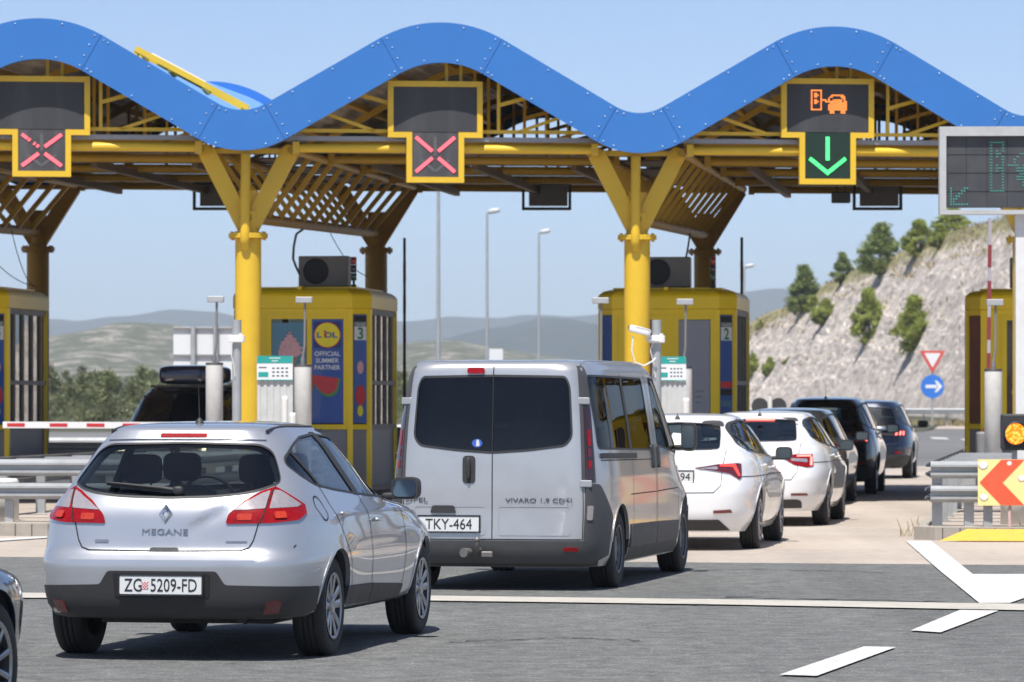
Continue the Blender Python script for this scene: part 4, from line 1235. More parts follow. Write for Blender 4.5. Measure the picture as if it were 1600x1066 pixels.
def island(k, y0, y1, hw=1.04):
    mb = MB()
    a, b = isl(k, y0), isl(k, y1)
    def q(c, s, t): return c + RD * s + LD * t
    out = [q(a, -hw + .25, 0), q(a, hw - .25, 0), q(a, hw, .3), q(b, hw, 0), q(b, -hw, 0), q(a, -hw, .3)]
    kw = .16
    inn = [q(a, -hw + .25 + .08, kw), q(a, hw - .25 - .08, kw), q(a, hw - kw, .3 + .06), q(b, hw - kw, -kw), q(b, -hw + kw, -kw), q(a, -hw + kw, .3 + .06)]
    n = 6
    vs = [(p.x, p.y, -.02) for p in out] + [(p.x, p.y, .15) for p in out] + [(p.x, p.y, .155) for p in inn]
    fs = [(i, (i + 1) % n, n + (i + 1) % n, n + i) for i in range(n)] + [(n + i, n + (i + 1) % n, 2 * n + (i + 1) % n, 2 * n + i) for i in range(n)]
    mb.add(vs, fs)
    t = thing('traffic_island', ['kerbed island at the far left of the photo', 'kerbed island left of the silver hatchback, under the left yellow column', 'kerbed island hidden mostly behind the silver van', 'kerbed island at the right with the chevron board', 'kerbed island one lane beyond the right edge', 'kerbed island two lanes beyond the right edge'][k], 'traffic island')
    mb.build('kerb', M_KERB, t)
    MB().add([(p.x, p.y, .145) for p in inn], [tuple(range(n))]).build('paved_top', M_CONC, t)
    j = MB()
    for s in (-1, 1):
        for i in range(1, 34):
            c = a + LD * (i * 1.0)
            j.box(tuple(c + RD * s * (hw + .0015) + Vector((0, 0, .07))), (.004, .012, .15), rot=rotz(-R(7.5)).to_3x3())
    for i in range(8):
        j.box(tuple(a + RD * (-.7 + i * .2) + LD * -.001 + Vector((0, 0, .07))), (.012, .006, .15), rot=rotz(-R(7.5)).to_3x3())
    j.build('kerb_joint', pbr('kerb joint', (.09, .08, .07), .9), t)
    return t
for k, (a, b) in enumerate(((52, 92), (51.6, 92), (50.8, 92), (49.9, 92), (50, 92), (50, 92))): island(k, a, b)
gy = isl(3, 49.85)
MB().add([tuple(gy + RD * a + LD * b + Vector((0, 0, c))) for a, b, c in ((-.72, -.42, .012), (1.6, -.42, .012), (1.6, -.02, .135), (-.42, -.02, .135))], [(0, 1, 2, 3)]).build('kerb_paint', M_PAINTY)['kind'] = 'structure'

# ------------------------------------------------------------------ guard rails
def wbeam(mb, a, b, z, h=.30, out=1, mi=0, d=.07):
    a, b = Vector(a), Vector(b)
    t = (b - a).normalized(); n = Vector((t.y, -t.x, 0)) * out
    prof = [(0, -h / 2), (.025, -h / 2 + .015), (d, -h * .30), (d, -h * .18), (.0, -.03), (.0, .03), (d, h * .18), (d, h * .30), (.025, h / 2 - .015), (0, h / 2)]
    vs, fs = [], []
    for p in (a, b):
        for th in (0, -.006):
            for (o, zz) in prof: vs.append(p + n * (o + th) + Vector((0, 0, z + zz)))
    m = len(prof)
    for i in range(m - 1):
        fs += [(i, i + 1, 2 * m + i + 1, 2 * m + i), (m + i, m + i + 1, 3 * m + i + 1, 3 * m + i)]
    fs += [(0, m, 3 * m, 2 * m), (m - 1, 2 * m - 1, 4 * m - 1, 3 * m - 1)]
    for e in (0, 2):
        for i in range(m - 1): fs.append((e * m + i, e * m + i + 1, e * m + m + i + 1, e * m + m + i))
    mb.add(vs, fs, mi)

def crash_frame(k, y0, label, hw=.86, n=7, wide=1.9, group=None):
    "double steel guard rail round the nose of an island, with cross pieces behind"
    t = thing('guard_rail', label, 'guard rail', group=group)
    a = isl(k, y0)
    up = Vector((0, 0, .15))
    for z in (.68, .40):
        m = MB(); wbeam(m, a + RD * -hw + up * 0, a + RD * wide, z + .12, .20); m.build('rail', M_STEEL, t)
        for s in (-1, 1):
            m = MB(); wbeam(m, a + RD * (s * hw) + LD * .1, a + RD * (s * hw) + LD * 16, z + .12, .20, out=s); m.build('rail', M_STEEL, t)
    for i in range(1, n + 1):
        m = MB(); c = a + LD * (i * 1.55)
        m.beam(c + RD * -hw * .98 + Vector((0, 0, .855)), c + RD * hw * .98 + Vector((0, 0, .855)), .22, .03); m.build('cross_piece', M_STEEL, t)
    for i in range(0, 9):
        for s in (-1, 1):
            m = MB(); c = a + LD * (i * 2.0 + .12) + RD * (s * (hw - .07))
            m.box(tuple(c + Vector((0, 0, .46))), (.12, .07, .66), rot=rotz(-R(7.5)).to_3x3()); m.build('post', M_STEEL, t)
    m = MB(); c = a + LD * .1; m.box(tuple(c + RD * (-.42) + Vector((0, 0, .36))), (.11, .08, .46)); m.box(tuple(c + RD * (-.2) + Vector((0, 0, .36))), (.1, .08, .46)); m.build('post', M_STEEL, t)
    return t
crash_frame(3, 50.6, 'double steel guard rail behind the orange chevron board', group='guard rails on the island noses')
crash_frame(1, 52.4, 'double steel guard rail left of the silver hatchback', group='guard rails on the island noses')
crash_frame(2, 51.4, 'double steel guard rail hidden mostly behind the van', group='guard rails on the island noses')
M_WPOST = pbr('white painted concrete', (.66, .65, .62), .7, var=.06, dirt=.35, dirtcol=(.35, .32, .28))
for k, s, y, lab in ((3, .1, 51.4, 'pale round concrete post under the chevron board'), (3, .75, 51.6, 'pale round concrete post nearest the right edge behind the delineator'), (1, -.38, 53.0, 'pale round concrete post beneath the left guard rail')):
    m = MB(); m.lathe([(0, .145), (.17, .145), (.17, .62), (.14, .66), (0, .66)], 22, c=(0, 0, 0)); o = m.build('concrete_post', M_WPOST); o.location = isl(k, y) + RD * s; tag(o, lab, 'post')
# far guard rail under the hillside
t = thing('guard_rail', 'long low guard rail on the far side of the road below the rocky slope', 'guard rail')
m = MB(); wbeam(m, (14, 268, 0), (60, 255, 0), 1.0, .32); m.build('rail', M_STEEL, t)
for i in range(34):
    m = MB(); m.box((14.3 + i * 1.35, 268.2 - i * 1.35 * 13 / 46, .5), (.1, .14, 1.0)); m.build('post', M_STEEL, t)
t = thing('guard_rail', 'guard rails receding on the far left beneath the lowered barrier', 'guard rail')
for i, (y, z) in enumerate(((74, .75), (84, .75), (96, .8), (112, .85))):
    m = MB(); c = Vector((-8.4 + (y - 74) * .13, y, 0)); wbeam(m, c + Vector((-3, .8, 0)), c + Vector((3.6, -.8, 0)), z, .3); m.build('rail', M_STEEL, t)
    for s in (-2.5, -1, .5, 2, 3.2): m = MB(); m.box(tuple(c + Vector((s, .1 - s * .26, .35))), (.1, .1, .7)); m.build('post', M_STEEL, t)
tag(MB().add([(8, 250, .02), (70, 236, .02), (72, 246, .12), (8, 262, .12)], [(0, 1, 2, 3)]).build('pale_verge', M_CONC), kind='structure')

# ================================================================== LAND BEHIND
def land_mat(name, rock, rock2, green, dry, g_amt, scale, attr=False, stretch=None, bump=.6, bd=1.0):
    m = bpy.data.materials.new(name); m.use_nodes = True
    nt = m.node_tree; b = nt.nodes['Principled BSDF']; L = nt.links.new
    b.inputs['Roughness'].default_value = .95; b.inputs['Specular IOR Level'].default_value = .15
    tc = nd(nt, 'ShaderNodeTexCoord'); mp = nd(nt, 'ShaderNodeMapping'); L(tc.outputs['Object'], mp.inputs['Vector'])
    if stretch: mp.inputs['Rotation'].default_value = stretch[0]; mp.inputs['Scale'].default_value = stretch[1]
    n1 = nd(nt, 'ShaderNodeTexNoise', Scale=scale, Detail=10.0, Roughness=.72); L(mp.outputs[0], n1.inputs['Vector'])
    r1 = nd(nt, 'ShaderNodeValToRGB'); r1.color_ramp.elements[0].position = .36; r1.color_ramp.elements[1].position = .62
    r1.color_ramp.elements[0].color = (*rock2, 1); r1.color_ramp.elements[1].color = (*rock, 1); L(n1.outputs['Fac'], r1.inputs[0])
    n2 = nd(nt, 'ShaderNodeTexNoise', Scale=scale * 1.7, Detail=9.0, Roughness=.8); L(tc.outputs['Object'], n2.inputs['Vector'])
    r2 = nd(nt, 'ShaderNodeMapRange'); r2.inputs['From Min'].default_value = 1 - g_amt - .04; r2.inputs['From Max'].default_value = 1 - g_amt + .04; L(n2.outputs['Fac'], r2.inputs['Value'])
    n3 = nd(nt, 'ShaderNodeTexNoise', Scale=scale * 3, Detail=4.0); L(tc.outputs['Object'], n3.inputs['Vector'])
    veg = nd(nt, 'ShaderNodeMix'); veg.data_type = 'RGBA'; veg.inputs[6].default_value = (*green, 1); veg.inputs[7].default_value = (*dry, 1); L(n3.outputs['Fac'], veg.inputs[0])
    mx = nd(nt, 'ShaderNodeMix'); mx.data_type = 'RGBA'; L(r1.outputs[0], mx.inputs[6]); L(veg.outputs[2], mx.inputs[7])
    if attr:
        at = nd(nt, 'ShaderNodeAttribute', attribute_name='top')
        ad = nd(nt, 'ShaderNodeMath'); ad.operation = 'ADD'; L(at.outputs['Fac'], ad.inputs[0]); L(n2.outputs['Fac'], ad.inputs[1])
        r2.inputs['From Min'].default_value = .93; r2.inputs['From Max'].default_value = 1.08; L(ad.outputs[0], r2.inputs['Value'])
    L(r2.outputs[0], mx.inputs[0])
    out = mx.outputs[2]
    if attr:
        vo = nd(nt, 'ShaderNodeTexVoronoi', Scale=.9); vo.feature = 'DISTANCE_TO_EDGE'
        ds = nd(nt, 'ShaderNodeMix'); ds.data_type = 'VECTOR'; ds.inputs[0].default_value = .35; L(mp.outputs[0], ds.inputs[4]); L(n3.outputs['Color'], ds.inputs[5]); L(ds.outputs[1], vo.inputs['Vector'])
        rc = nd(nt, 'ShaderNodeValToRGB'); rc.color_ramp.elements[0].position = 0; rc.color_ramp.elements[0].color = (.6, .57, .55, 1); rc.color_ramp.elements[1].position = .06; L(vo.outputs['Distance'], rc.inputs[0])
        mu = nd(nt, 'ShaderNodeMix'); mu.data_type = 'RGBA'; mu.blend_type = 'MULTIPLY'; mu.inputs[0].default_value = .8; L(out, mu.inputs[6]); L(rc.outputs[0], mu.inputs[7]); out = mu.outputs[2]
    L(out, b.inputs['Base Color'])
    bp = nd(nt, 'ShaderNodeBump', Strength=bump, Distance=bd); L(n1.outputs['Fac'], bp.inputs['Height']); L(bp.outputs[0], b.inputs['Normal'])
    return m

def ridge(name, Y, pts, depth, m, rough, nx=220, ny=26, seed=0):
    "a hill range whose skyline runs through the given points at distance Y"
    xs = [p[0] for p in pts]; ys = [p[1] for p in pts]
    x0, x1 = xs[0], xs[-1]
    vs, fs = [], []
    for j in range(ny + 1):
        t = j / ny
        prof = math.sin(min(t / .75, 1) * math.pi / 2) ** 1.15 if t <= .75 else math.cos((t - .75) / .25 * math.pi / 2)
        for i in range(nx + 1):
            px = x0 + (x1 - x0) * i / nx
            py = np.interp(px, xs, ys)
            X = (px - 800) * Y / FPX; h = EYE - (py - HOR) * Y / FPX
            y = Y - depth * .75 + depth * t
            q = Vector((X / rough * .25, y / rough * .25, seed))
            nse = mnoise.fractal(q, .9, 2.1, 5) * rough * .16 * (.25 + prof)
            vs.append((X, y, h * prof + nse * (1 if t < .74 or t > .76 else .35)))
    for j in range(ny):
        for i in range(nx):
            a = j * (nx + 1) + i
            fs.append((a, a + 1, a + nx + 2, a + nx + 1))
    o = MB().add(vs, fs, 0, True).build(name, m, fix=False)
    return tag(o, kind='structure')

M_HILLR = land_mat('rocky hill', (.36, .33, .29), (.24, .22, .19), (.07, .08, .05), (.12, .125, .085), .54, .035, bump=.4, bd=4)
M_HILLG = land_mat('scrub hill', (.10, .105, .11), (.065, .072, .075), (.03, .045, .04), (.05, .06, .055), .60, .012, bump=.4, bd=10)
ridge('far_hills', 8200, [(-1500, 545), (-600, 525), (-100, 515), (60, 506), (150, 497), (215, 487), (262, 482), (330, 490), (420, 505), (560, 514), (640, 509), (700, 508), (780, 515), (900, 512), (1040, 500), (1150, 488), (1200, 484), (1290, 495), (1500, 520), (2400, 540)], 2600, M_HILLG, 260, seed=3)
ridge('middle_hills', 5200, [(-1200, 560), (0, 548), (420, 545), (600, 535), (690, 540), (760, 527), (800, 519), (850, 506), (900, 503), (960, 508), (1020, 520), (1100, 512), (1180, 505), (1300, 530), (2200, 560)], 1500, M_HILLG, 160, seed=9)
ridge('rocky_hills', 2300, [(-900, 540), (-200, 548), (20, 540), (95, 524), (160, 517), (210, 506), (260, 505), (310, 512), (380, 530), (470, 548), (600, 546), (660, 541), (720, 540), (800, 552), (950, 568), (1300, 580), (2000, 590)], 800, M_HILLR, 60, seed=5)

# the rock cutting on the right
M_ROCK = land_mat('limestone cutting', (.68, .61, .55), (.40, .36, .33), (.14, .16, .06), (.46, .39, .24), .30, .35, attr=True, stretch=((0, R(38), 0), (.55, 1.0, 1.7)), bump=.5, bd=.5)
CX = [1080, 1140, 1168, 1200, 1235, 1262, 1300, 1345, 1400, 1450, 1500, 1560, 1600, 1700, 1850, 2100, 2500]
CY = [600, 540, 512, 492, 478, 462, 440, 416, 398, 378, 360, 345, 333, 300, 262, 220, 190]
def cut_pt(px, t):
    "t 0 at the foot, 1 at the brow"
    yb = 470 - (px - 1080) * .37 if px < 1600 else 277.6 - (px - 1600) * .05
    yb = max(yb, 235)
    py = np.interp(px, CX, CY)
    zb = .2
    base = Vector(((px - 800) * yb / FPX, yb, zb))
    yc = yb + 30 + (600 - py) * .10
    crest = Vector(((px - 800) * yc / FPX, yc, EYE - (py - HOR) * yc / FPX))
    if t <= 1:
        s = t ** .92
        return base.lerp(crest, t) + Vector((0, 0, (s - t) * (crest.z - base.z)))
    return crest + Vector(((t - 1) * 20 * (px - 800) / FPX * 2, (t - 1) * 60, (t - 1) * 1.0))
def cut_disp(p, t):
    f = min(1, t * 4) * (1 if t <= 1 else .4)
    q = Vector(((p.x - p.z * 1.1) * .42, p.y * .10, (p.z + p.x * .55) * .16))
    a = mnoise.fractal(q, .8, 2.2, 6) * .95
    b = mnoise.fractal(Vector((p.x * .9, p.y * .5, p.z * .9)), .55, 2.1, 5) * .38
    c = mnoise.cell(Vector((p.x * .7 - p.z * .5, p.y * .2, p.z * .5))) * .28
    qq = (p.z * 1.0 + p.x * .42) * .42 + mnoise.noise(Vector((p.x * .15, 3, p.z * .3))) * 1.3
    d = (qq - math.floor(qq)) ** 2 * .75
    return Vector((0, -(a * .7 + b + c + d), (a + b) * .35)) * f
vs, fs, tp = [], [], []
NX, NT = 330, 90
for j in range(NT + 1):
    t = j / NT * 1.4
    for i in range(NX + 1):
        px = 1080 + (2500 - 1080) * (i / NX) ** 1.25
        p = cut_pt(px, t); p = p + cut_disp(p, t)
        vs.append(tuple(p)); tp.append(max(0, min(1, (t - .70) / .40)))
for j in range(NT):
    for i in range(NX):
        a = j * (NX + 1) + i; fs.append((a, a + 1, a + NX + 2, a + NX + 1))
o = MB().add(vs, fs, 0, False).build('rock_cutting', M_ROCK, fix=False)
at = o.data.attributes.new('top', 'FLOAT', 'POINT'); at.data.foreach_set('value', tp)
tag(o, kind='structure')

# ------------------------------------------------------------------ trees
def leaf_mat(name, c1, c2, ns=2.5):
    m = bpy.data.materials.new(name); m.use_nodes = True
    nt = m.node_tree; b = nt.nodes['Principled BSDF']; L = nt.links.new
    g = nd(nt, 'ShaderNodeNewGeometry'); mx = nd(nt, 'ShaderNodeMix'); mx.data_type = 'RGBA'
    mx.inputs[6].default_value = (*c1, 1); mx.inputs[7].default_value = (*c2, 1)
    L(g.outputs['Random Per Island'], mx.inputs[0]); tcl = nd(nt, 'ShaderNodeTexCoord'); nl = nd(nt, 'ShaderNodeTexNoise', Scale=ns, Detail=2.0); L(tcl.outputs['Object'], nl.inputs['Vector'])
    ml = nd(nt, 'ShaderNodeMapRange'); ml.inputs['From Min'].default_value = .32; ml.inputs['From Max'].default_value = .68; ml.inputs['To Min'].default_value = .45; ml.inputs['To Max'].default_value = 1.35; L(nl.outputs['Fac'], ml.inputs['Value'])
    sv = nd(nt, 'ShaderNodeVectorMath'); sv.operation = 'SCALE'; L(mx.outputs[2], sv.inputs[0]); L(ml.outputs[0], sv.inputs['Scale'])
    L(sv.outputs[0], b.inputs['Base Color'])
    b.inputs['Roughness'].default_value = .7; b.inputs['Specular IOR Level'].default_value = .25
    tr = nd(nt, 'ShaderNodeBsdfTranslucent'); L(mx.outputs[2], tr.inputs['Color'])
    ms = nd(nt, 'ShaderNodeMixShader'); ms.inputs[0].default_value = .3
    L(b.outputs[0], ms.inputs[1]); L(tr.outputs[0], ms.inputs[2]); L(ms.outputs[0], nt.nodes['Material Output'].inputs['Surface'])
    return m
M_PINE = leaf_mat('pine needles', (.20, .26, .05), (.46, .50, .13))
M_PINE2 = leaf_mat('dark pine needles', (.15, .21, .07), (.36, .42, .15))
M_WOOD = leaf_mat('wood leaves', (.12, .145, .07), (.27, .29, .15), .22)
M_DRYG = leaf_mat('dry grass', (.32, .25, .13), (.50, .42, .25))
M_BARK = pbr('bark', (.12, .09, .06), .9, var=.3, bump=.5)

def crown(rg, w, h, n, ls, clumps=80, up=.7, dens=.16):
    "leaf tufts in clumps spread through an uneven crown"
    mb = MB()
    cl = []
    for k in range(clumps):
        z = rg.random() ** .8
        rr = w * .5 * (math.sin(min(1, (z + .12) * 1.05) * math.pi) ** .55 if z < .95 else .25) * (1 - .35 * z)
        a = rg.uniform(0, 2 * math.pi); q = rr * (rg.random() ** .4)
        cl.append((Vector((q * math.cos(a), q * math.sin(a), h * (.03 + .93 * z))), rg.uniform(.07, .19) * w))
    cl.append((Vector((0, 0, h * .98)), .08 * w))
    vs, fs = [], []
    for i in range(n):
        c, r = rg.choice(cl)
        d = Vector((rg.gauss(0, 1), rg.gauss(0, 1), rg.gauss(0, .8)));
        if d.length < .01: continue
        p = c + d.normalized() * r * rg.random() ** .45
        a = Vector((rg.gauss(0, 1), rg.gauss(0, 1), rg.gauss(0, .6) + up)).normalized() * ls * rg.uniform(.6, 1.4)
        a = a * 1.25; b = a.cross(Vector((rg.gauss(0, 1), rg.gauss(0, 1), rg.gauss(0, 1)))).normalized() * ls * rg.uniform(.3, .6)
        k = len(vs)
        vs += [p - b * .5, p + b * .5, p + a + b * .15, p + a - b * .15]
        fs.append((k, k + 1, k + 2, k + 3))
    return mb.add(vs, fs)

def pine_mesh(rg, w, h, n, ls, mat):
    c = crown(rg, w, h, n, ls).mesh('crown', mat, fix=False)
    t = MB(); t.tube([(0, 0, -.4), (.03 * w, 0, h * .3), (0, .03 * w, h * .8)], [w * .035, w * .026, w * .01], 7)
    for k in range(7):
        a = k * 2.4; z = h * (.15 + .09 * k)
        t.tube([(0, 0, z), (w * .3 * math.cos(a), w * .3 * math.sin(a), z + h * .14)], [w * .012, w * .004], 5)
    return c, t.mesh('trunk', M_BARK)
rg = random.Random(3)
PINES = [pine_mesh(rg, 1.0, 1.45, 7500, .07, M_PINE), pine_mesh(rg, 1.0, 1.25, 7000, .07, M_PINE), pine_mesh(rg, 1.0, 1.6, 7500, .07, M_PINE2)]
def slope_hit(px, py):
    best = None
    for k in range(0, 141):
        t = k / 100
        p = cut_pt(px, t); p = p + cut_disp(p, t)
        y = HOR - (p.z - EYE) * FPX / p.y
        if best is None or abs(y - py) < best[0]: best = (abs(y - py), p)
    return best[1]
def pine(px, base, top, wpx, var, label, name='pine_tree', flat=1.0):
    p = slope_hit(px, base)
    t = thing(name, label, 'tree' if name == 'pine_tree' else 'bush', tuple(p + Vector((0, .5, -.3))), rnd.uniform(0, 6), 'bushes and pines on the rocky slope')
    w = wpx * p.y / FPX; h = (base - top) * p.y / FPX
    cm, tm = PINES[var]
    h0 = [1.45, 1.25, 1.6][var]
    for nm, me in (('crown', cm), ('trunk', tm)):
        o = bpy.data.objects.new(nm, me); COL.objects.link(o); o.parent = t; o.scale = (w * 1.12, w * 1.12, h / h0 * .96)
    return t
pine(1258, 489, 408, 56, 2, 'bluish pine on the brow at the left end of the rocky slope')
pine(1317, 440, 388, 36, 2, 'small pine on the brow between two larger ones')
pine(1376, 430, 343, 72, 2, 'largest dense pine on the brow of the rocky slope')
pine(1438, 396, 335, 56, 0, 'light green pine on the brow right of the largest pine')
pine(1500, 366, 318, 60, 0, 'light green pine on the brow just below the dot matrix sign')
pine(1470, 384, 346, 44, 1, 'low spreading pine on the brow near the dot matrix sign', 'bush')
pine(1290, 503, 462, 44, 1, 'flat yellowish bush just under the brow')
pine(1272, 486, 458, 30, 1, 'small bush on the brow beside the bluish pine', 'bush')
pine(1358, 534, 443, 56, 0, 'tall light green pine halfway up the bare rock')
pine(1429, 546, 453, 62, 0, 'lopsided pine halfway up the rock above the yield sign')
pine(1203, 583, 553, 24, 1, 'round bush low on the rock right of the toll booth', 'bush')
pine(1176, 585, 548, 26, 1, 'bush low on the rock touching the toll booth outline', 'bush')
pine(1191, 512, 494, 20, 1, 'tiny dark bush at the low left end of the brow', 'bush')
pine(1230, 566, 556, 16, 1, 'tiny tuft of green on the bare lower rock', 'bush')
pine(1700, 330, 255, 90, 2, 'dense pine beyond the right edge on the brow')
# dry grass along the brow
gm = MB(); vs, fs = [], []
for i in range(2600):
    px = 1150 + 850 * rnd.random() ** 1.1
    t = min(1.25, .80 + abs(rnd.gauss(.0, .17))) if rnd.random() < .8 else rnd.uniform(.35, .9)
    if mnoise.noise(Vector((px * .02, t * 6, 1))) < -.05: continue
    p = cut_pt(px, t); p = p + cut_disp(p, t)
    for q in range(3):
        a = Vector((rnd.gauss(0, .18), rnd.gauss(0, .18), rnd.uniform(.2, .5))); b = Vector((rnd.gauss(0, .05), rnd.gauss(0, .05), 0)); c = p + Vector((rnd.gauss(0, .25), rnd.gauss(0, .25), -.05))
        k = len(vs); vs += [c - b, c + b, c + a]; fs.append((k, k + 1, k + 2))
tag(gm.add(vs, fs).build('dry_grass', M_DRYG, fix=False), kind='stuff')
vs, fs = [], []
for i in range(2600):
    x = rnd.uniform(14, 56); c = Vector((x, 270 - (x - 14) * 13 / 46 + rnd.uniform(0, 4), 0)); a = Vector((rnd.gauss(0, .1), 0, rnd.uniform(.2, .6))); b = Vector((.06, 0, 0))
    k = len(vs); vs += [c - b, c + b, c + a]; fs.append((k, k + 1, k + 2))
tag(MB().add(vs, fs).build('verge_grass', M_DRYG, fix=False), kind='stuff')
# weeds at the kerb
vs, fs = [], []
for (px, py, n) in ((1424, 838, 12), (1432, 842, 6), (1516, 792, 12), (1605, 842, 10)):
    g0 = GP(px, py)
    for i in range(n):
        c = g0 + Vector((rnd.gauss(0, .06), rnd.gauss(0, .06), 0)); a = Vector((rnd.gauss(0, .05), rnd.gauss(0, .05), rnd.uniform(.08, .3))); b = Vector((rnd.uniform(.003, .008), 0, 0))
        k = len(vs); vs += [c - b, c + b, c + a * .6 + b, c + a * .6 - b, c + a]; fs += [(k, k + 1, k + 2, k + 3), (k + 3, k + 2, k + 4)]
tag(MB().add(vs, fs).build('kerb_weeds', M_DRYG, fix=False), kind='stuff')
# the wood beyond the plaza on the left
cs = [crown(random.Random(s), 1.0, .95, 620, .055, 11) for s in (1, 2, 3)]
wood = MB()
for i in range(620):
    Y = 230 + 260 * rnd.random() ** .8
    X = rnd.uniform(-62, 12) * Y / 300
    if Y < 270 and X > -16: continue
    s = rnd.choice((1.9, 2.5, 3.0, 3.6, 4.3)); g0 = (Y - 230) * .006 - .6
    M = T(X, Y, g0) @ rotz(rnd.uniform(0, 6)) @ Matrix.Diagonal((s, s, s * rnd.uniform(.75, 1.05), 1))
    c = rnd.choice(cs)
    b = len(wood.v); wood.v += [tuple(M @ Vector(p)) for p in c.v]; wood.f += [tuple(b + i for i in f) for f in c.f]
wood.m = [0] * len(wood.f); wood.sm = [False] * len(wood.f)
tag(wood.build('far_wood', M_WOOD, fix=False), kind='stuff')
tag(MB().add([(-140, 215, -.04), (20, 215, -.04), (60, 540, 1.2), (-240, 540, 1.2)], [(0, 1, 2, 3)]).build('wood_floor', pbr('wood floor', (.06, .06, .035), .95)), kind='structure')
# ================================================================== TOLL CANOPY
M_BLUE = pbr('blue fascia paint', (.032, .165, .49), .38, var=.09, scale=.9, dirt=.22, dirtcol=(.06, .17, .40), coat=.15, bump=.25, bscale=1.1)
M_BLUE2 = pbr('sunlit blue roof', (.17, .36, .70), .5, var=.08)  # fascia blue lightened, sunlight on the roof put into the colour
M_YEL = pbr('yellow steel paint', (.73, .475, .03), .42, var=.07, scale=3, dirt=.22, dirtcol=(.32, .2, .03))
M_YELD = pbr('grimy yellow steel darkened for shade', (.31, .17, .012), .55, var=.15, scale=3, dirt=.5, dirtcol=(.15, .1, .03))  # yellow steel with the shade at the canopy's rear painted into its colour
M_YELM = pbr('shaded yellow steel', (.42, .25, .013), .5, var=.12, scale=3, dirt=.35, dirtcol=(.2, .13, .03))  # middle copy of the yellow, its colour darkened for shade under the roof
M_RUST = pbr('grimy roof steel', (.14, .10, .06), .7, var=.3, scale=2, dirt=.4, dirtcol=(.06, .05, .04))
M_SHEET = pbr('roof sheet underside', (.44, .40, .36), .6, var=.25, scale=1.5, dirt=.5, dirtcol=(.14, .11, .09), streak=False)
M_BOLT = pbr('pale bolt cap', (.45, .58, .75), .3, metal=.4)
M_TRAY = pbr('cable tray', (.33, .33, .34), .5, metal=.5, var=.2)
CRZ, VAZ, RC, RV, SLOPE = 7.04, 5.69, 1.60, 1.04, R(29)

def wave(u):
    "height of the middle line of the roof wave; crests at whole pitches"
    h = PITCH / 2
    x = abs(((u + h) % PITCH) - h)               # 0 at crest, h at valley
    xc = RC * math.sin(SLOPE); xv = RV * math.sin(SLOPE)
    zc = CRZ
    if x < xc: return zc - RC + math.sqrt(RC * RC - x * x)
    z1 = zc - RC * (1 - math.cos(SLOPE))
    k = (z1 - VAZ - RV * (1 - math.cos(SLOPE))) / (h - xc - xv)
    if x < h - xv: return z1 - (x - xc) * k
    y = h - x
    return VAZ + RV - math.sqrt(RV * RV - y * y)
def wnorm(u):
    e = .01
    s = (wave(u + e) - wave(u - e)) / (2 * e)
    return -s / math.hypot(1, s), 1 / math.hypot(1, s)
U0, U1 = -2.5 * PITCH, 4.0 * PITCH
def wline(off, u0=U0, u1=U1, n=420):
    out = []
    for i in range(n + 1):
        u = u0 + (u1 - u0) * i / n
        a, b = wnorm(u)
        out.append((u + a * off, wave(u) + b * off))
    return out
DEPTH = 13.1
canopy = thing('toll_canopy', 'wavy blue fascia and roof on yellow steel columns spanning all toll lanes', 'toll canopy')
def band(name, m, o1, o2, v0, v1, parent=canopy, n=420):
    a, b = wline(o1, n=n), wline(o2, n=n)
    vs, fs = [], []
    for i in range(n + 1):
        for (u, z), v in ((a[i], v0), (a[i], v1), (b[i], v1), (b[i], v0)): vs.append(C(u, v, z))
    for i in range(n):
        k = 4 * i
        for q in range(4): fs.append((k + q, k + (q + 1) % 4, k + 4 + (q + 1) % 4, k + 4 + q))
    fs += [(0, 1, 2, 3), tuple(4 * n + q for q in (3, 2, 1, 0))]
    return MB().add(vs, fs, 0, False).build(name, m, parent)
f = band('fascia', M_BLUE, .305, -.305, 0, .10)
band('rear_fascia', M_BLUE, .305, -.305, DEPTH - .1, DEPTH)
band('roof_sheet', M_BLUE2, .16, .13, .103, DEPTH - .103)
# corrugated underside
def corr():
    vs, fs = [], []
    n = 760
    for i in range(n + 1):
        u = U0 + (U1 - U0) * i / n; a, b = wnorm(u); o = .09 + (.022 if (i // 2) % 2 else -.022)
        for v in (.11, DEPTH - .11): vs.append(C(u + a * o, v, wave(u) + b * o))
    for i in range(n): fs.append((2 * i, 2 * i + 1, 2 * i + 3, 2 * i + 2))
    MB().add(vs, fs).build('ceiling_sheet', M_SHEET, canopy, fix=False)
corr()
# fascia joints and bolts
jn = MB(); bl = MB()
for k in range(-2, 5):
    for s in (-1, 1):
        for base, uo, rr in ((k * PITCH, RC * math.sin(SLOPE), 1), (k * PITCH + PITCH / 2, RV * math.sin(SLOPE), -1)):
            u = base + s * uo; a, b = wnorm(u)
            p = C(u + a * .30, -.003, wave(u) + b * .30); q = C(u - a * .30, -.003, wave(u) - b * .30)
            jn.beam(p, q, .004, .007, up=(0, 1, 0))
            for o, du in ((.25, .06), (.25, -.06), (-.25, .06), (-.25, -.06), (.09, s * rr * -.07), (-.09, s * rr * -.07)):
                uu = u + du; a2, b2 = wnorm(uu)
                bl.lathe([(.012, 0), (.011, -.008), (0, -.01)], 8, 'y', c=C(uu + a2 * o, -.002, wave(uu) + b2 * o))
i = 0
u = U0 + .3
while u < U1:
    a2, b2 = wnorm(u)
    for o in (.255, -.255):
        bl.lathe([(.013, 0), (.012, -.008), (0, -.01)], 8, 'y', c=C(u + a2 * o, -.002, wave(u) + b2 * o))
    u += .606
tag(jn.build('fascia_joint', pbr('joint blue', (.02, .09, .30), .6), canopy), kind='stuff'); tag(bl.build('bolt', M_BOLT, canopy), kind='stuff')

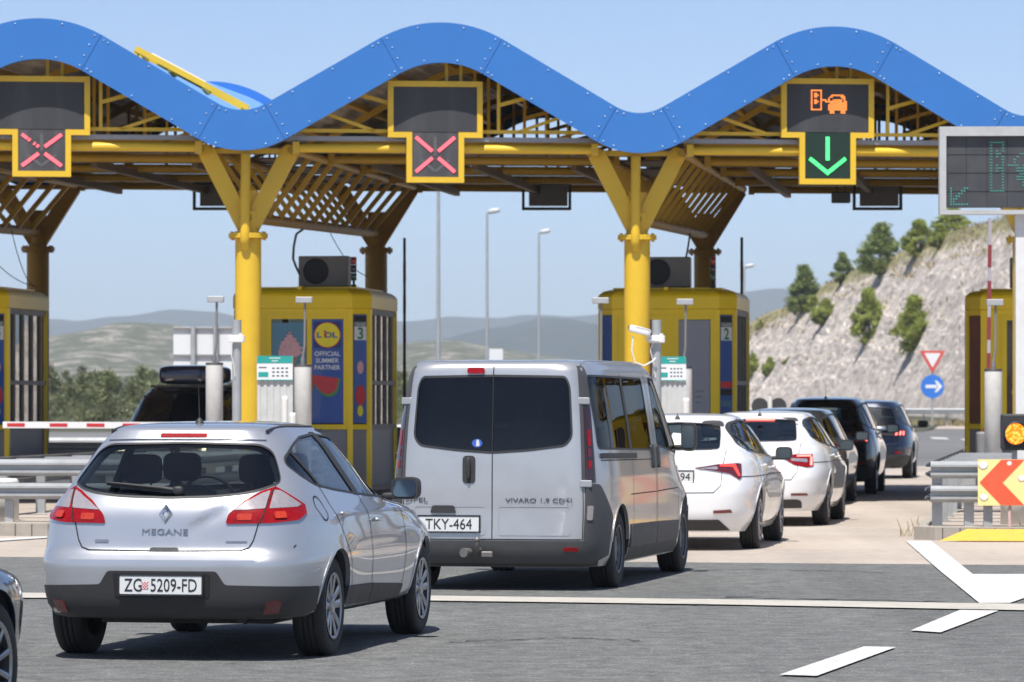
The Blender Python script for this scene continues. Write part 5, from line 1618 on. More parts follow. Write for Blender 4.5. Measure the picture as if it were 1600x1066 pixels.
# purlins along the depth
for k in range(-2, 5):
    for du in (-2.45, -1.75, -1.05, -.35, .35, 1.05, 1.75, 2.45):
        u = k * PITCH + du
        if not U0 < u < U1: continue
        a, b = wnorm(u)
        MB().beam(C(u - a * .04, .12, wave(u) - b * .04), C(u - a * .04, DEPTH - .12, wave(u) - b * .04), .06, .14, up=(a, 0, b))  .build('purlin', M_YELM, canopy)
ZB = 5.45
VF = [.48, 3.6, 6.7, 9.8, 12.9]
for fi, v in enumerate(VF):
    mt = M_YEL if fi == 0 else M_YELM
    for k in range(-3, 4):
        u0, u1 = k * PITCH + PITCH / 2, (k + 1) * PITCH + PITCH / 2
        if u1 < U0 or u0 > U1: continue
        # main pipe between column heads
        m = MB(); m.tube([C(u0 + .70, v, ZB), C(u1 - .70, v, ZB)], .068, 14); m.box(C(u0 + .74, v, ZB), (.10, .17, .18)); m.box(C(u1 - .74, v, ZB), (.10, .17, .18))
        m.build('main_beam', mt, canopy)
        # truss over it
        m = MB(); c = (u0 + u1) / 2
        def W(x): return wave(x) - .14
        m.beam(C(u0 + .35, v + .05, 5.72), C(u1 - .35, v + .05, 5.72), .05, .055)
        m.beam(C(u0 + .6, v + .25, 5.60), C(u1 - .6, v + .25, 5.60), .04, .04)
        n = 30; pts = [C(u0 + .3 + (u1 - u0 - .6) * i / n, v + .05, W(u0 + .3 + (u1 - u0 - .6) * i / n)) for i in range(n + 1)]
        for a, b in zip(pts, pts[1:]): m.beam(a, b, .05, .10)
        for d in (0, .22): m.beam(C(c + d, v + .05, 5.72 + (.5 if fi == 0 else 0)), C(c + d, v + .05, W(c + d)), .05, .05)
        for s in (-1, 1):
            m.beam(C(c + s * .78, v + .05, 6.12), C(c + s * 1.45, v + .05, W(c + s * 1.45)), .05, .06)
            m.beam(C(c + s * 1.1, v + .05, 5.72), C(c + s * 1.95, v + .05, W(c + s * 1.95)), .05, .05)
            m.beam(C(c + s * .8, v + .05, 5.72), C(c + s * .8, v + .05, W(c + s * .8)), .05, .05)
            if fi > 0 and s > 0:
                for q in (1.15, 1.5, 1.85, 2.2): m.beam(C(c + s * q, v + .05, 5.45), C(c + s * q, v + .05, W(c + s * q)), .035, .035)
        m.build('roof_truss', mt, canopy)
for v in (.58, 3.9):
    m = MB()
    m.box(C((U0 + U1) / 2, v, 5.575), (U1 - U0, .20, .012), rot=Matrix.Rotation(math.atan2(UD.y, UD.x), 3, 'Z')); m.box(C((U0 + U1) / 2, v - .1, 5.60), (U1 - U0, .006, .07), rot=Matrix.Rotation(math.atan2(UD.y, UD.x), 3, 'Z'))
    m.build('cable_tray', M_TRAY, canopy)
# lengthwise beams and a service deck over the rear half
for k in range(-2, 5):
    for du in (-1.6, 0.0, 1.6):
        MB().beam(C(k * PITCH + du, 3.6, 5.36), C(k * PITCH + du, DEPTH - .3, 5.36), .10, .12).build('deck_beam', M_RUST, canopy)
rz = Matrix.Rotation(math.atan2(UD.y, UD.x), 3, 'Z')
for (v0, v1, z) in ((4.6, 6.2, 5.50), (7.2, 9.4, 5.50), (10.2, 12.6, 5.50)):
    m = MB(); vs = [C(U0, v0, z), C(U1, v0, z), C(U1, v1, z), C(U0, v1, z)]; vs += [p + Vector((0, 0, .03)) for p in vs]
    m.add(vs, [(0, 3, 2, 1), (4, 5, 6, 7), (0, 1, 5, 4), (1, 2, 6, 5), (2, 3, 7, 6), (3, 0, 4, 7)]); m.build('service_deck', M_RUST, canopy)

# columns with their heads
for ki, uc in enumerate(COLU):
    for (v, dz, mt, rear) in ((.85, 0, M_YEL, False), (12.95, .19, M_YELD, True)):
        col = MB(); base = C(uc, v, 0)
        col.tube([base + Vector((0, 0, .1)), base + Vector((0, 0, 4.12 + dz))], .20, 28)
        colo = col.build('column', mt, canopy)
        m = MB()
        m.lathe([(.19, 4.09 + dz), (.30, 4.09 + dz), (.30, 4.125 + dz), (.0, 4.125 + dz)], 28, c=base, smooth=False); m.lathe([(0, 4.128 + dz), (.30, 4.128 + dz), (.30, 4.163 + dz), (.17, 4.163 + dz)], 28, c=base, smooth=False)
        for q in range(10):
            a = q * math.pi / 5 + .2; m.lathe([(.018, 4.06 + dz), (.018, 4.19 + dz), (0, 4.19 + dz)], 6, c=base + Vector((.255 * math.cos(a), .255 * math.sin(a), 0)))
        m.build('flange', mt, colo)
        m = MB()
        m.tube([base + Vector((0, 0, 4.16 + dz)), base + Vector((0, 0, 4.5 + dz))], .165, 20)
        for s in (-1, 1):
            a = base + Vector((0, 0, 4.28 + dz)) + UD * (s * .05); b = C(uc + s * .64, v, 5.42)
            m.beam(a, b, .26, .22, up=(0, 1, 0))
            m.tube([b + LD * -.14, b + LD * .14], .10, 16)
        m.box(C(uc, v, 5.42), (1.25, .14, .07), rot=rz); m.box(C(uc, v, 4.62 + dz), (.30, .12, .4), rot=rz)
        m.build('column_head', mt, canopy)
        if not rear:
            m = MB(); p = [C(uc, v - .20, 5.36), C(uc, v - .24, 4.7), C(uc, v - .26, 4.2), C(uc, v - .26, 4.07), C(uc, v - .235, 3.99), C(uc, v - .15, 3.95)]
            m.tube(p, .075, 14); m.build('drain_pipe', M_YEL, canopy)
    # the trough of ribs between front and rear column
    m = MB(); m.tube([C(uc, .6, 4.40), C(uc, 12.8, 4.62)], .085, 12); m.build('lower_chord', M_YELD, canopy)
    for s in (-1, 1):
        m = MB()
        for i in range(12):
            v = 1.2 + i * 1.0; z0 = 4.42 + .22 * (v / 12.8)
            m.beam(C(uc + s * .04, v, z0), C(uc + s * .72, v, 5.44), .13, .075, up=(-s, 0, .65))
        m.tube([C(uc + s * .72, .5, 5.42), C(uc + s * .72, 12.9, 5.46)], .06, 10)
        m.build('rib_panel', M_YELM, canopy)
for (px, y0, y1) in ((460, 365, 440),):
    pass
# hanging cables
def cable(pts, r=.012, label='thin dark cable hanging below the canopy', m=None):
    o = MB().tube(pts, r, 6).build('hanging_cable', m or M_TRIM); return tag(o, label, 'cable')
def sag(a, b, s, n=12):
    a, b = Vector(a), Vector(b)
    return [a.lerp(b, i / n) - Vector((0, 0, s * 4 * (i / n) * (1 - i / n))) for i in range(n + 1)]
cable([P(474, 358, 70), P(463, 366, 70), P(459, 385, 70), P(458, 405, 70), P(463, 418, 70), P(468, 428, 70.2)], .022, 'thick black cable curving down to the air conditioner')
cable(sag(P(515, 362, 74), P(575, 432, 74), .15), .008, 'thin wire running down behind the air conditioner to the rear column')
cable(sag(P(170, 275, 76), P(262, 285, 76), .12), .008, 'thin wire sagging under the canopy left of the centre')
cable(sag(P(18, 360, 74), P(58, 448, 74), .25), .008, 'thin wire dropping to the leftmost booth')
cable(sag(P(-20, 395, 74), P(52, 447, 74), .1), .008, 'thin slack wire at the left edge of the photo')
cable(sag(P(1078, 365, 72), P(1072, 402, 71), .03), .016, 'short cable above the right air conditioner')

# ------------------------------------------------------------------ lane signals
M_PANEL = pbr('matt black panel', (.04, .042, .048), .6, var=.25, scale=5, dirt=.6, dirtcol=(.10, .10, .105), streak=True)
M_PANELG = pbr('grey lamp panel', (.055, .056, .062), .55, var=.2, scale=6, dirt=.6, dirtcol=(.16, .16, .165), streak=True)
M_REDX = glow('red signal bars', (1.0, .13, .17), 1.25, (.3, .05, .06))
M_GRN = glow('green signal', (.06, 1.0, .19), 1.9)
M_GRND = glow('panel with painted green glow', (.0, .25, .07), .035, (.01, .02, .015))  # faint emission painted on the panel for the arrow's green spill light
M_ORG = glow('orange signal', (1.0, .27, .05), 1.7)
def signal(label, u, z0, z1, z2, kind):
    c = C(u, .36, 0)
    t = thing('lane_signal', label, 'lane signal', (c.x, c.y, 0), math.atan2(UD.y, UD.x), 'lane signals under the wave crests')
    W, w = .725, .44
    fw = .085
    def fr(a, b):
        return a, b
    m = MB()
    for (x0, x1, a, b) in ((-W, W, z0 - fw, z0), (-W, -W + fw, z1, z0 - fw - .002), (W - fw, W, z1, z0 - fw - .002), (-W, -w + .0, z1 - fw, z1 - .002), (w, W, z1 - fw, z1 - .002), (-w, -w + fw, z2, z1 - .002), (w - fw, w, z2, z1 - .002), (-w + fw + .001, w - fw - .001, z2, z2 + fw)):
        m.box(((x0 + x1) / 2, 0, (a + b) / 2), (x1 - x0, .09, b - a))
    m.build('frame', M_YEL, t)
    m = MB(); m.box((0, .01, (z0 + z1) / 2 - fw / 2 + .0), (2 * (W - fw) - .004, .07, z0 - z1 - fw - .004)); m.build('upper_panel', M_PANEL, t)
    m = MB(); m.box((0, .01, (z1 + z2) / 2 + fw / 2 - .003), (2 * (w - fw) - .004, .07, z1 - z2 - fw - .01)); lp = m.build('lower_panel', M_GRND if kind == 'arrow' else M_PANELG, t)
    zc = (z1 + z2 + fw) / 2; hw = w - fw - .05; hh = (z1 - z2 - fw) / 2 - .07
    m = MB(); y = -.032
    if kind == 'arrow':
        m.beam((0, y, zc + hh), (0, y, zc - hh * .25), .055, .012, up=(0, 1, 0))
        for s in (-1, 1): m.beam((s * hw * .92, y, zc - hh * .15), (-s * .02, y, zc - hh * .98), .055, .012, up=(0, 1, 0))
        m.build('green_arrow', M_GRN, t)
        m = MB(); zz = (z0 + z1) / 2 + .06
        # toll machine
        s = .0105
        pic = ["#######................", "#.....#................", "#.##..#................", "#.###.#......########..", "#.##..#.....##.....###.", "#.....#....#........##.", "#.##..####.#..######.#.", "#.###.#..###########.##", "#.##..#.....###########", "#.....#....############", "#.....#....############", "#.....#....############", "#######....############", "............###....###.", "............###....###."]
        k = .0245
        for r_, row in enumerate(pic):
            for c_, ch in enumerate(row):
                if ch == '#': m.box((-.25 + c_ * k, y, zz + .17 - r_ * k), (k * .74, .006, k * .74))
        m.build('led_symbol', M_ORG, t)
    else:
        for (sx, sz) in ((1, 1), (-1, 1), (1, -1), (-1, -1)):
            a = Vector((sx * .045, y, zc + sz * .05)); b = Vector((sx * hw * .98, y, zc + sz * hh * .97))
            if kind == 'broken' and sx < 0 and sz > 0:
                for (p, q) in ((0.0, .12), (.2, .3), (.5, .62), (.66, 1.0)): m.beam(a.lerp(b, p), a.lerp(b, q), .05, .01, up=(0, 1, 0))
            else: m.beam(a, b, .055, .01, up=(0, 1, 0))
        m.build('red_cross', M_REDX, t)
        m = MB(); m.beam((0, y + .006, zc + hh), (0, y + .006, zc - .02), .04, .006, up=(0, 1, 0))
        for s in (-1, 1): m.beam((s * hw * .7, y + .006, zc - hh * .3), (0, y + .006, zc - hh * .95), .04, .006, up=(0, 1, 0))
        m.build('unlit_arrow', pbr('unlit diode', (.11, .11, .115), .5), t)
    return t
signal('lane signal with a broken red cross at the left edge of the photo', -PITCH - .05, 6.50, 5.70, 4.985, 'broken')
signal('lane signal with a full red cross under the middle crest', -.15, 6.475, 5.70, 4.93, 'cross')
signal('lit lane signal with green down arrow and orange car symbol', PITCH - .14, 6.57, 5.74, 4.94, 'arrow')

# backs of the rear facing signals, hanging below the far edge
M_DARKM = pbr('dark sheet metal', (.035, .037, .04), .6, var=.2)
M_GREYM = pbr('grey sheet metal', (.20, .20, .205), .55, var=.15, dirt=.4)
for (px, lab) in ((340, 'grey panel hanging under the far canopy edge beside the left column'), (854, 'grey panel hanging under the far canopy edge between the two columns'), (1371, 'grey panel hanging under the far canopy edge right of the green arrow')):
    c = P(px, 308, 77.6)
    t = thing('hanging_sign', lab, 'sign', (c.x, c.y, 0), 0, 'panels hanging under the far canopy edge')
    zt, zb, W = 5.48, 5.03, .415
    m = MB()
    for (x, z, dx, dz) in ((0, zb, 2 * W + .05, .05), (0, zt, 2 * W + .05, .05), (-W, (zt + zb) / 2, .05, zt - zb - .051), (W, (zt + zb) / 2, .05, zt - zb - .051)): m.box((x, 0, z), (dx, .12, dz))
    m.build('frame', M_DARKM, t)
    MB().box((.03, .02, (zt + zb) / 2 + .01), (2 * W - .14, .03, zt - zb - .08)).build('panel', M_GREYM, t)
c = P(1314, 309, 72); t = thing('loudspeaker', 'small black box hanging below the green arrow signal', 'loudspeaker', tuple(c))
MB().box((0, 0, 0), (.31, .16, .18), bev=.015).build('case', M_DARKM, t); m = MB(); m.box((-.06, 0, .14), (.02, .02, .12)); m.box((.06, 0, .14), (.02, .02, .12)); m.build('bracket', M_DARKM, t)

# loose ladder frame lying on the roof
t = thing('roof_ladder', 'yellow frame with a white sheet lying on the blue roof slope', 'ladder')
a, b = P(212, 76, 66.9), P(388, 169, 66.9)
MB().beam(a, b, .07, .085).build('rail', M_YEL, t)
d = (b - a)
MB().beam(a + Vector((0, 1.1, 0)), b + Vector((0, 1.1, 0)), .07, .085).build('rail', M_YEL, t)
for q in (0.01, .05, .3, .6, .95): MB().beam(a + d * q + Vector((0, 0, -.06)), a + d * q + Vector((0, 1.1, -.06)), .05, .06).build('rung', M_YEL, t)
for q in (0.0, .045): MB().beam(a + d * q + Vector((0, 0, -.04)), a + d * q + Vector((.0, 0, -.16)), .05, .05).build('bracket', M_YEL, t)
m = MB(); p0 = a + d * .14 + Vector((0, .03, .055)); p1 = a + d * .62 + Vector((0, .03, .05)); m.beam(p0 + Vector((0, .5, 0)), p1 + Vector((0, .5, 0)), 1.0, .03); m.build('sheet', pbr('white roof sheet', (.75, .76, .78), .4), t)
# ================================================================== BOOTHS
M_FRAMEG = pbr('weathered aluminium', (.22, .20, .17), .55, metal=.3, var=.2, dirt=.5, dirtcol=(.1, .09, .08))
M_BOOTHLOW = pbr('grey booth panel', (.24, .25, .27), .5, var=.12, dirt=.4)
M_BGLASS = glass('booth glass', (.35, .36, .33))
M_BINT = pbr('booth interior', (.16, .15, .13), .8, var=.4, scale=3)
M_PBLUE = pbr('poster blue', (.018, .085, .36), .35, var=.05, coat=.4)
M_PTEAL = pbr('poster teal', (.05, .20, .30), .35, var=.35, scale=2, coat=.4)
M_PWHITE = pbr('poster white', (.75, .77, .78), .4, var=.03)
M_PYEL = pbr('logo yellow', (.85, .72, .02), .4)
M_PRED = pbr('logo red', (.70, .03, .03), .4)
M_PINK = pbr('ice cream pink', (.72, .40, .42), .5, var=.3, scale=20)
M_CONE = pbr('cone brown', (.45, .24, .1), .6, var=.3, scale=30)
M_GREENP = pbr('melon green', (.08, .28, .06), .5, var=.2)
M_MELON = pbr('melon red', (.55, .04, .05), .4, var=.15, scale=9)
M_NUMG = pbr('number green', (.01, .22, .11), .4)
M_BROWNP = pbr('brown poster', (.20, .06, .03), .4, var=.4, scale=2.5, coat=.3)
M_TEAL = pbr('teal header', (.02, .33, .29), .45, var=.05)
M_ORANGE = pbr('orange plastic', (.75, .16, .02), .5)

M_YELB = pbr('bright booth yellow', (.88, .63, .008), .4, var=.05, scale=3, dirt=.12, dirtcol=(.4, .26, .02))
class Face:
    "a vertical face of a booth: pieces are laid on it by way along the face and height"
    def __init__(s, a, b):
        s.a, s.b = Vector((*a, 0)), Vector((*b, 0)); s.t = (s.b - s.a).normalized(); s.n = Vector((s.t.y, -s.t.x, 0))
        s.M = Matrix((s.t, -s.n, Vector((0, 0, 1)))).transposed().to_4x4(); s.M = Matrix.Translation(s.a) @ s.M
        s.L = (s.b - s.a).length
    def box(s, mb, x0, x1, z0, z1, o0, o1, mi=0):
        q = MB(); q.box(((x0 + x1) / 2, -(o0 + o1) / 2, (z0 + z1) / 2), (x1 - x0, o1 - o0, z1 - z0), mi); mb.join(q.xform(s.M))
    def put(s, mb, q, x, z, o): mb.join(q.xform(s.M @ T(x, -o, z)))

def booth(k, Y, label, front, num, lposter, rposter):
    base = isl(k, Y)
    t = thing('toll_booth', label, 'toll booth', (base.x, base.y, .145), -R(7.5), 'toll booths')
    fp = [(-.8, 0), (.8, 0), (1.05, .35), (1.05, 2.95), (.8, 3.3), (-.8, 3.3), (-1.05, 2.95), (-1.05, .35)]
    inn = [(x * .96, .06 + (y - 0) * .96 * (3.18 / 3.168)) for x, y in fp]
    # roof with rounded edge
    m = MB(); n = len(fp); rings = []
    for (g, z) in ((0.0, 2.95), (.035, 2.955), (.035, 3.15), (.02, 3.19), (-.04, 3.245), (-.12, 3.27)):
        rings.append([(x + math.copysign(1, x) * g, y + (g if y > 1.6 else -g), z) for x, y in fp])
    vs = [p for r_ in rings for p in r_]
    fs = [(j * n + i, j * n + (i + 1) % n, (j + 1) * n + (i + 1) % n, (j + 1) * n + i) for j in range(len(rings) - 1) for i in range(n)]
    m.add(vs, fs + [tuple(range(n)), tuple(reversed(range((len(rings) - 1) * n, len(rings) * n)))])
    m.box((0, 1.65, 3.29), (1.7, 2.7, .03)); m.box((0, 1.6, 3.285), (.06, 3.1, .05))
    m.build('roof', M_YELB, t)
    # low wall, floor and inner back wall
    lo = [(x * .985, .03 + y * .982) for x, y in fp]
    m = MB(); m.prism(lo, 'z', 0, 1.0); m.build('low_wall', M_BOOTHLOW, t)
    m = MB(); m.box((0, 1.7, 1.05), (1.6, .9, .08)); m.box((-.2, 2.6, 1.4), (.9, .5, .9)); m.box((.3, 1.9, 1.3), (.4, .06, .32)); m.build('counter', M_BINT, t)
    fr = MB()
    F = [Face(fp[i], fp[(i + 1) % n]) for i in range(n)]
    for i, (x, y) in enumerate(fp):
        fr.box((x * .985, .03 + y * .982, 1.475), (.085, .085, 2.94), rot=Matrix.Rotation(.35 * (i % 2), 3, 'Z'))
    for i in (0, 1, 7, 4):
        F[i].box(fr, .04, F[i].L - .04, 2.86, 2.948, -.05, .012); F[i].box(fr, .04, F[i].L - .04, 1.0, 1.08, -.05, .014); F[i].box(fr, .04, F[i].L - .04, .0, .10, -.05, .014)
    fr.build('frame', M_YELB, t)
    for i in (2, 6, 3, 5):
        f = F[i]; sf = MB()
        for z0, z1 in ((2.86, 2.948), (1.0, 1.08), (.0, .1)): f.box(sf, .04, f.L - .04, z0, z1, -.05, .010)
        if i in (2, 6):
            for x in (.42, 1.0, 1.62, 2.2): f.box(sf, x, x + .06, 1.081, 2.859, -.04, .012)
            f.box(sf, .05, f.L - .05, 1.72, 1.79, -.035, .016)
        g = MB(); f.box(g, .04, f.L - .04, 1.081, 2.859, -.03, -.022); g.build('window', M_BGLASS, t)
        sf.build('side_frame', M_FRAMEG, t)
    for i in (4,):
        g = MB(); F[i].box(g, .04, F[i].L - .04, 1.081, 2.859, -.03, -.022); g.build('window', M_BGLASS, t)
    # front: panels between upright bars
    f = F[0]
    fb = MB()
    f.box(fb, .02, .30, 1.081, 2.859, -.04, -.005)
    for x in (.30, .93, 1.50): f.box(fb, x, x + .075, 1.081, 2.859, -.045, .02)
    f.box(fb, .30, 1.57, 2.78, 2.859, -.045, .018)
    fb.build('front_panel', M_YELB, t)
    def text(txt, h, w, x, z, o, mat, name, par=t):
        q = text_mb(txt, h, w, .002, .002); m_ = MB(); f.put(m_, q, x, z, o); m_.build(name, mat, par)
    if front == 'summer':
        m = MB(); f.box(m, .99, 1.505, 1.10, 2.77, -.02, .012); po = m.build('poster', M_PBLUE, t)
        m = MB(); f.box(m, 1.035, 1.46, 2.31, 2.735, .013, .016); m.build('logo_border', pbr('dark blue', (.01, .03, .16), .4), po)
        disc = [(.195 * math.cos(a), .195 * math.sin(a)) for a in np.linspace(0, 2 * math.pi, 40)[:-1]]
        q = MB(); q.prism([(x * 1.06, z * 1.06) for x, z in disc], 'y', -.001, .001); m = MB(); f.put(m, q, 1.248, 2.522, .018); m.build('logo_ring', M_PRED, po)
        q = MB(); q.prism(disc, 'y', -.001, .001); m = MB(); f.put(m, q, 1.248, 2.522, .021); m.build('logo_disc', M_PYEL, po)
        q = text_mb('L DL', .085, .32, .001, .004); m = MB(); f.put(m, q, 1.248, 2.522, .025); m.build('logo_writing', M_PBLUE, po)
        q = MB(); q.beam((-.035, 0, -.045), (-.035, 0, .03), .03, .003, up=(0, 1, 0)); q.box((-.035, 0, .06), (.034, .003, .03)); m = MB(); f.put(m, q, 1.248, 2.522, .025); m.build('logo_stroke', M_PRED, po)
        for i, w_ in enumerate(('OFFICIAL', 'SUMMER', 'PARTNER')): text(w_, .072, .40 if i != 1 else .36, 1.248, 2.22 - i * .11, .018, M_PWHITE, 'poster_writing', po)
        q = MB(); h = [(.34 * math.cos(a), .30 * math.sin(a)) for a in np.linspace(math.pi * 1.02, math.pi * 1.98, 26)]; q.prism([(x * 1.0, z) for x, z in h], 'y', -.001, .001)
        # melon slice leaning on the left edge
        q = MB(); sl_ = [(-.24, .16), (.20, .10)] + [(.20 - .44 * i / 12, .10 - .30 * math.sin(math.pi * (.15 + .85 * i / 12)) ** .8) for i in range(1, 12)] + [(-.24, -.14)]; q.prism(sl_, 'y', -.001, .001); m = MB(); f.put(m, q, 1.248, 1.72, .016); m.build('melon_rind', M_GREENP, po)
        q = MB(); q.prism([(x * .93 - .012, z * .86 + .02) for x, z in sl_], 'y', -.001, .001); m = MB(); f.put(m, q, 1.248, 1.72, .02); m.build('melon_flesh', M_MELON, po)
        m = MB(); f.box(m, .385, .915, 1.10, 2.72, -.02, .010); po = m.build('poster', M_PTEAL, t)
        m = MB()
        for i, (z, r_) in enumerate(((2.24, .19), (2.31, .18), (2.38, .145), (2.45, .10), (2.51, .055), (2.56, .025))):
            q = MB(); q.prism([(r_ * math.cos(a) * (1 + .10 * math.cos(5 * a)), r_ * .42 * math.sin(a)) for a in np.linspace(0, 2 * math.pi, 30)[:-1]], 'y', -.001 - i * .001, .001); f.put(m, q, .66 + .01 * (i % 2), z, .014 + i * .003)
        m.build('ice_cream', M_PINK, po)
        q = MB(); q.prism([(-.12, .0), (.12, .0), (.03, -.42), (-.03, -.42)], 'y', -.001, .001); m = MB(); f.put(m, q, .66, 2.20, .012); m.build('cone', M_CONE, po)
    elif front == 'door':
        m = MB(); f.box(m, 1.01, 1.49, .2, 2.77, -.02, .012); po = m.build('door', pbr('pale grey door', (.27, .29, .34), .5, var=.08, dirt=.3), t)
        for i in range(3):
            m = MB(); f.box(m, 1.27, 1.40 - .03 * i, 1.60 - i * .09, 1.63 - i * .09, .0125, .015); m.build('door_mark', M_GREYM, po)
        m = MB(); f.box(m, .385, .62, 1.10, 2.76, -.02, .010); m.build('poster', M_BROWNP, t)
        m = MB(); f.box(m, .62, .93, 1.081, 2.78, -.03, .015); m.build('filler_panel', M_YELB, t)
    elif front == 'dark':
        m = MB(); f.box(m, .99, 1.505, 1.10, 2.77, -.02, .012); po = m.build('poster', M_INK, t)
        m = MB(); f.box(m, .385, .915, 1.10, 2.77, -.02, .010); po = m.build('poster', pbr('dark fruit poster', (.06, .035, .03), .3, var=.6, scale=3, coat=.5), t)
        q = text_mb('A', .10, None, .001); m = MB(); f.put(m, q, .60, 2.42, .014); m.build('poster_writing', M_PWHITE, po)
        q = MB(); q.prism([(.045 * math.cos(a), .075 * math.sin(a)) for a in np.linspace(0, 2 * math.pi, 24)[:-1]], 'y', -.001, .001); m = MB(); f.put(m, q, .58, 2.02, .014); m.build('poster_mark', M_PWHITE, po)
        for (x, z, mm) in ((.55, 1.6, M_PYEL), (.7, 1.5, M_CONE), (.62, 1.35, M_PRED)):
            q = MB(); q.prism([(.10 * math.cos(a), .08 * math.sin(a)) for a in np.linspace(0, 2 * math.pi, 16)[:-1]], 'y', -.001, .001); m = MB(); f.put(m, q, x, z, .014); m.build('poster_fruit', mm, po)
        m = MB(); f.box(m, .0, .16, .45, 1.0, .02, .14); m.build('fire_box', M_ORANGE, t)
    # chamfers
    for i, which, pm in ((1, 'num', rposter), (7, 'left', lposter)):
        g = F[i]
        m = MB(); g.box(m, .075, g.L - .075, 1.10, 2.85, -.03, .004); po = m.build('corner_poster', pm, t)
        if which == 'num':
            m = MB(); g.box(m, .085, g.L - .085, 2.74, 2.83, .005, .008); m.build('sign_header', M_INK, po)
            m = MB(); g.box(m, .085, g.L - .085, 2.44, 2.66, .005, .009); m.build('number_panel', M_PWHITE, po)
            m = MB(); g.box(m, .085, g.L - .085, 2.665, 2.735, .005, .009); m.build('header_strip', pbr('header green', (.16, .2, .17), .4), po)
            q = text_mb('ULAZ', .045, .22, .001); m = MB(); g.put(m, q, g.L / 2, 2.70, .012); m.build('sign_writing', M_PWHITE, po)
            if num:
                q = text_mb(num, .18, .12, .001, .006); m = MB(); g.put(m, q, g.L / 2, 2.55, .012); m.build('booth_number', M_NUMG, po)
            if front == 'summer':
                for j, (z, mm, r_) in enumerate(((2.0, M_PINK, .07), (1.55, M_MELON, .11), (1.3, M_PYEL, .06))):
                    q = MB(); q.prism([(r_ * math.cos(a), r_ * 1.5 * math.sin(a)) for a in np.linspace(0, 2 * math.pi, 20)[:-1]], 'y', -.001, .001); m = MB(); g.put(m, q, g.L / 2, z, .008); m.build('poster_fruit', mm, po)
            else:
                for j, (z, mm) in enumerate(((1.72, M_PRED), (1.6, M_INK), (1.42, M_PTEAL))):
                    m = MB(); g.box(m, .08, g.L - .08, z - .05, z + .05, .005, .008); m.build('poster_stripe', mm, po)
        elif front == 'door':
            m = MB(); g.box(m, .08, g.L - .08, 1.80, 1.90, .005, .008); m.build('poster_stripe', M_PRED, po)
            m = MB(); g.box(m, .10, g.L - .10, 1.35, 1.65, .005, .02); m.build('notice', M_GREYM, po)
    t.scale = (1.05, 1, 1); t.location = Vector(t.location) + RD * .10
    return t
booth(2, 70.7, 'toll booth numbered 2, yellow, with a tall pale grey door panel', 'door', '2', M_PBLUE, M_PBLUE)
booth(1, 70.2, 'toll booth numbered 3, yellow, with blue summer poster and ice cream picture', 'summer', '3', M_PBLUE, M_PBLUE)
booth(3, 71.2, 'yellow toll booth at the right edge with brown and dark posters', 'dark', '', M_BROWNP, M_BROWNP)
b0 = booth(0, 69.6, 'yellow toll booth at the left edge with grey framed side windows', 'summer', '4', M_PBLUE, M_PBLUE); b0.location = Vector(b0.location) + RD * .22

for k_, y_, n_, w_ in ((4, 71.9, '', 'first'), (5, 72.6, '', 'second')):
    booth(k_, y_, 'yellow toll booth beyond the right edge of the photo, ' + w_ + ' from it', 'dark', n_, M_BROWNP, M_PBLUE)

def aircon(k, Y, s, label):
    p = isl(k, Y) + RD * s
    t = thing('air_conditioner', label, 'air conditioner', (p.x, p.y, 3.46), -R(7.5), 'air conditioners on the booth roofs')
    MB().box((0, 0, .26), (.82, .32, .50), bev=.015).build('case', pbr('air conditioner case', (.17, .165, .16), .5, var=.1, dirt=.4), t)
    m = MB(); m.lathe([(.20, -.165), (.21, -.172), (.19, -.175), (.185, -.165)], 30, 'y', c=(-.12, 0, .26)); m.lathe([(.185, -.163), (0, -.163)], 30, 'y', c=(-.12, 0, .26)); m.build('fan_opening', M_INK, t)
    m = MB()
    for i in range(9): m.tube([(-.12 + (.02 + .02 * i) * math.cos(a), -.172, .26 + (.02 + .02 * i) * math.sin(a)) for a in np.linspace(0, 2 * math.pi, 25)[:-1]], .0025, 4, closed=True)
    m.build('fan_guard', M_DARKM, t)
    m = MB(); m.box((-.3, 0, -.0), (.06, .34, .03)); m.box((.3, 0, -.0), (.06, .34, .03)); m.build('foot', M_DARKM, t)
aircon(1, 71.2, .35, 'air conditioner on the roof of booth 3 beside the red beacon')
aircon(2, 71.6, .02, 'air conditioner on the roof of booth 2 partly behind the yellow column')
aircon(3, 72.0, .1, 'air conditioner on the booth roof at the right edge of the photo')
def beacon(k, Y, s, label):
    p = isl(k, Y) + RD * s
    t = thing('signal_beacon', label, 'beacon light', (p.x, p.y, 3.44))
    m = MB(); m.lathe([(.045, 0), (.045, .05), (.02, .06), (.02, .12), (0, .12)], 16); m.build('base', M_DARKM, t)
    for i, mm in enumerate((pbr('beacon green', (.02, .10, .07), .25, coat=1), pbr('beacon dark', (.03, .03, .05), .3, coat=1), pbr('beacon red', (.28, .02, .02), .25, coat=1))):
        m = MB(); m.lathe([(0, .12 + i * .13), (.046, .121 + i * .13), (.046, .245 + i * .13), (0, .246 + i * .13)], 18); m.build('lens', mm, t)
beacon(1, 70.9, .88, 'slim red and green beacon on booth 3 beside the air conditioner')
beacon(2, 71.0, .85, 'slim red and green beacon on booth 2 before the rear column')

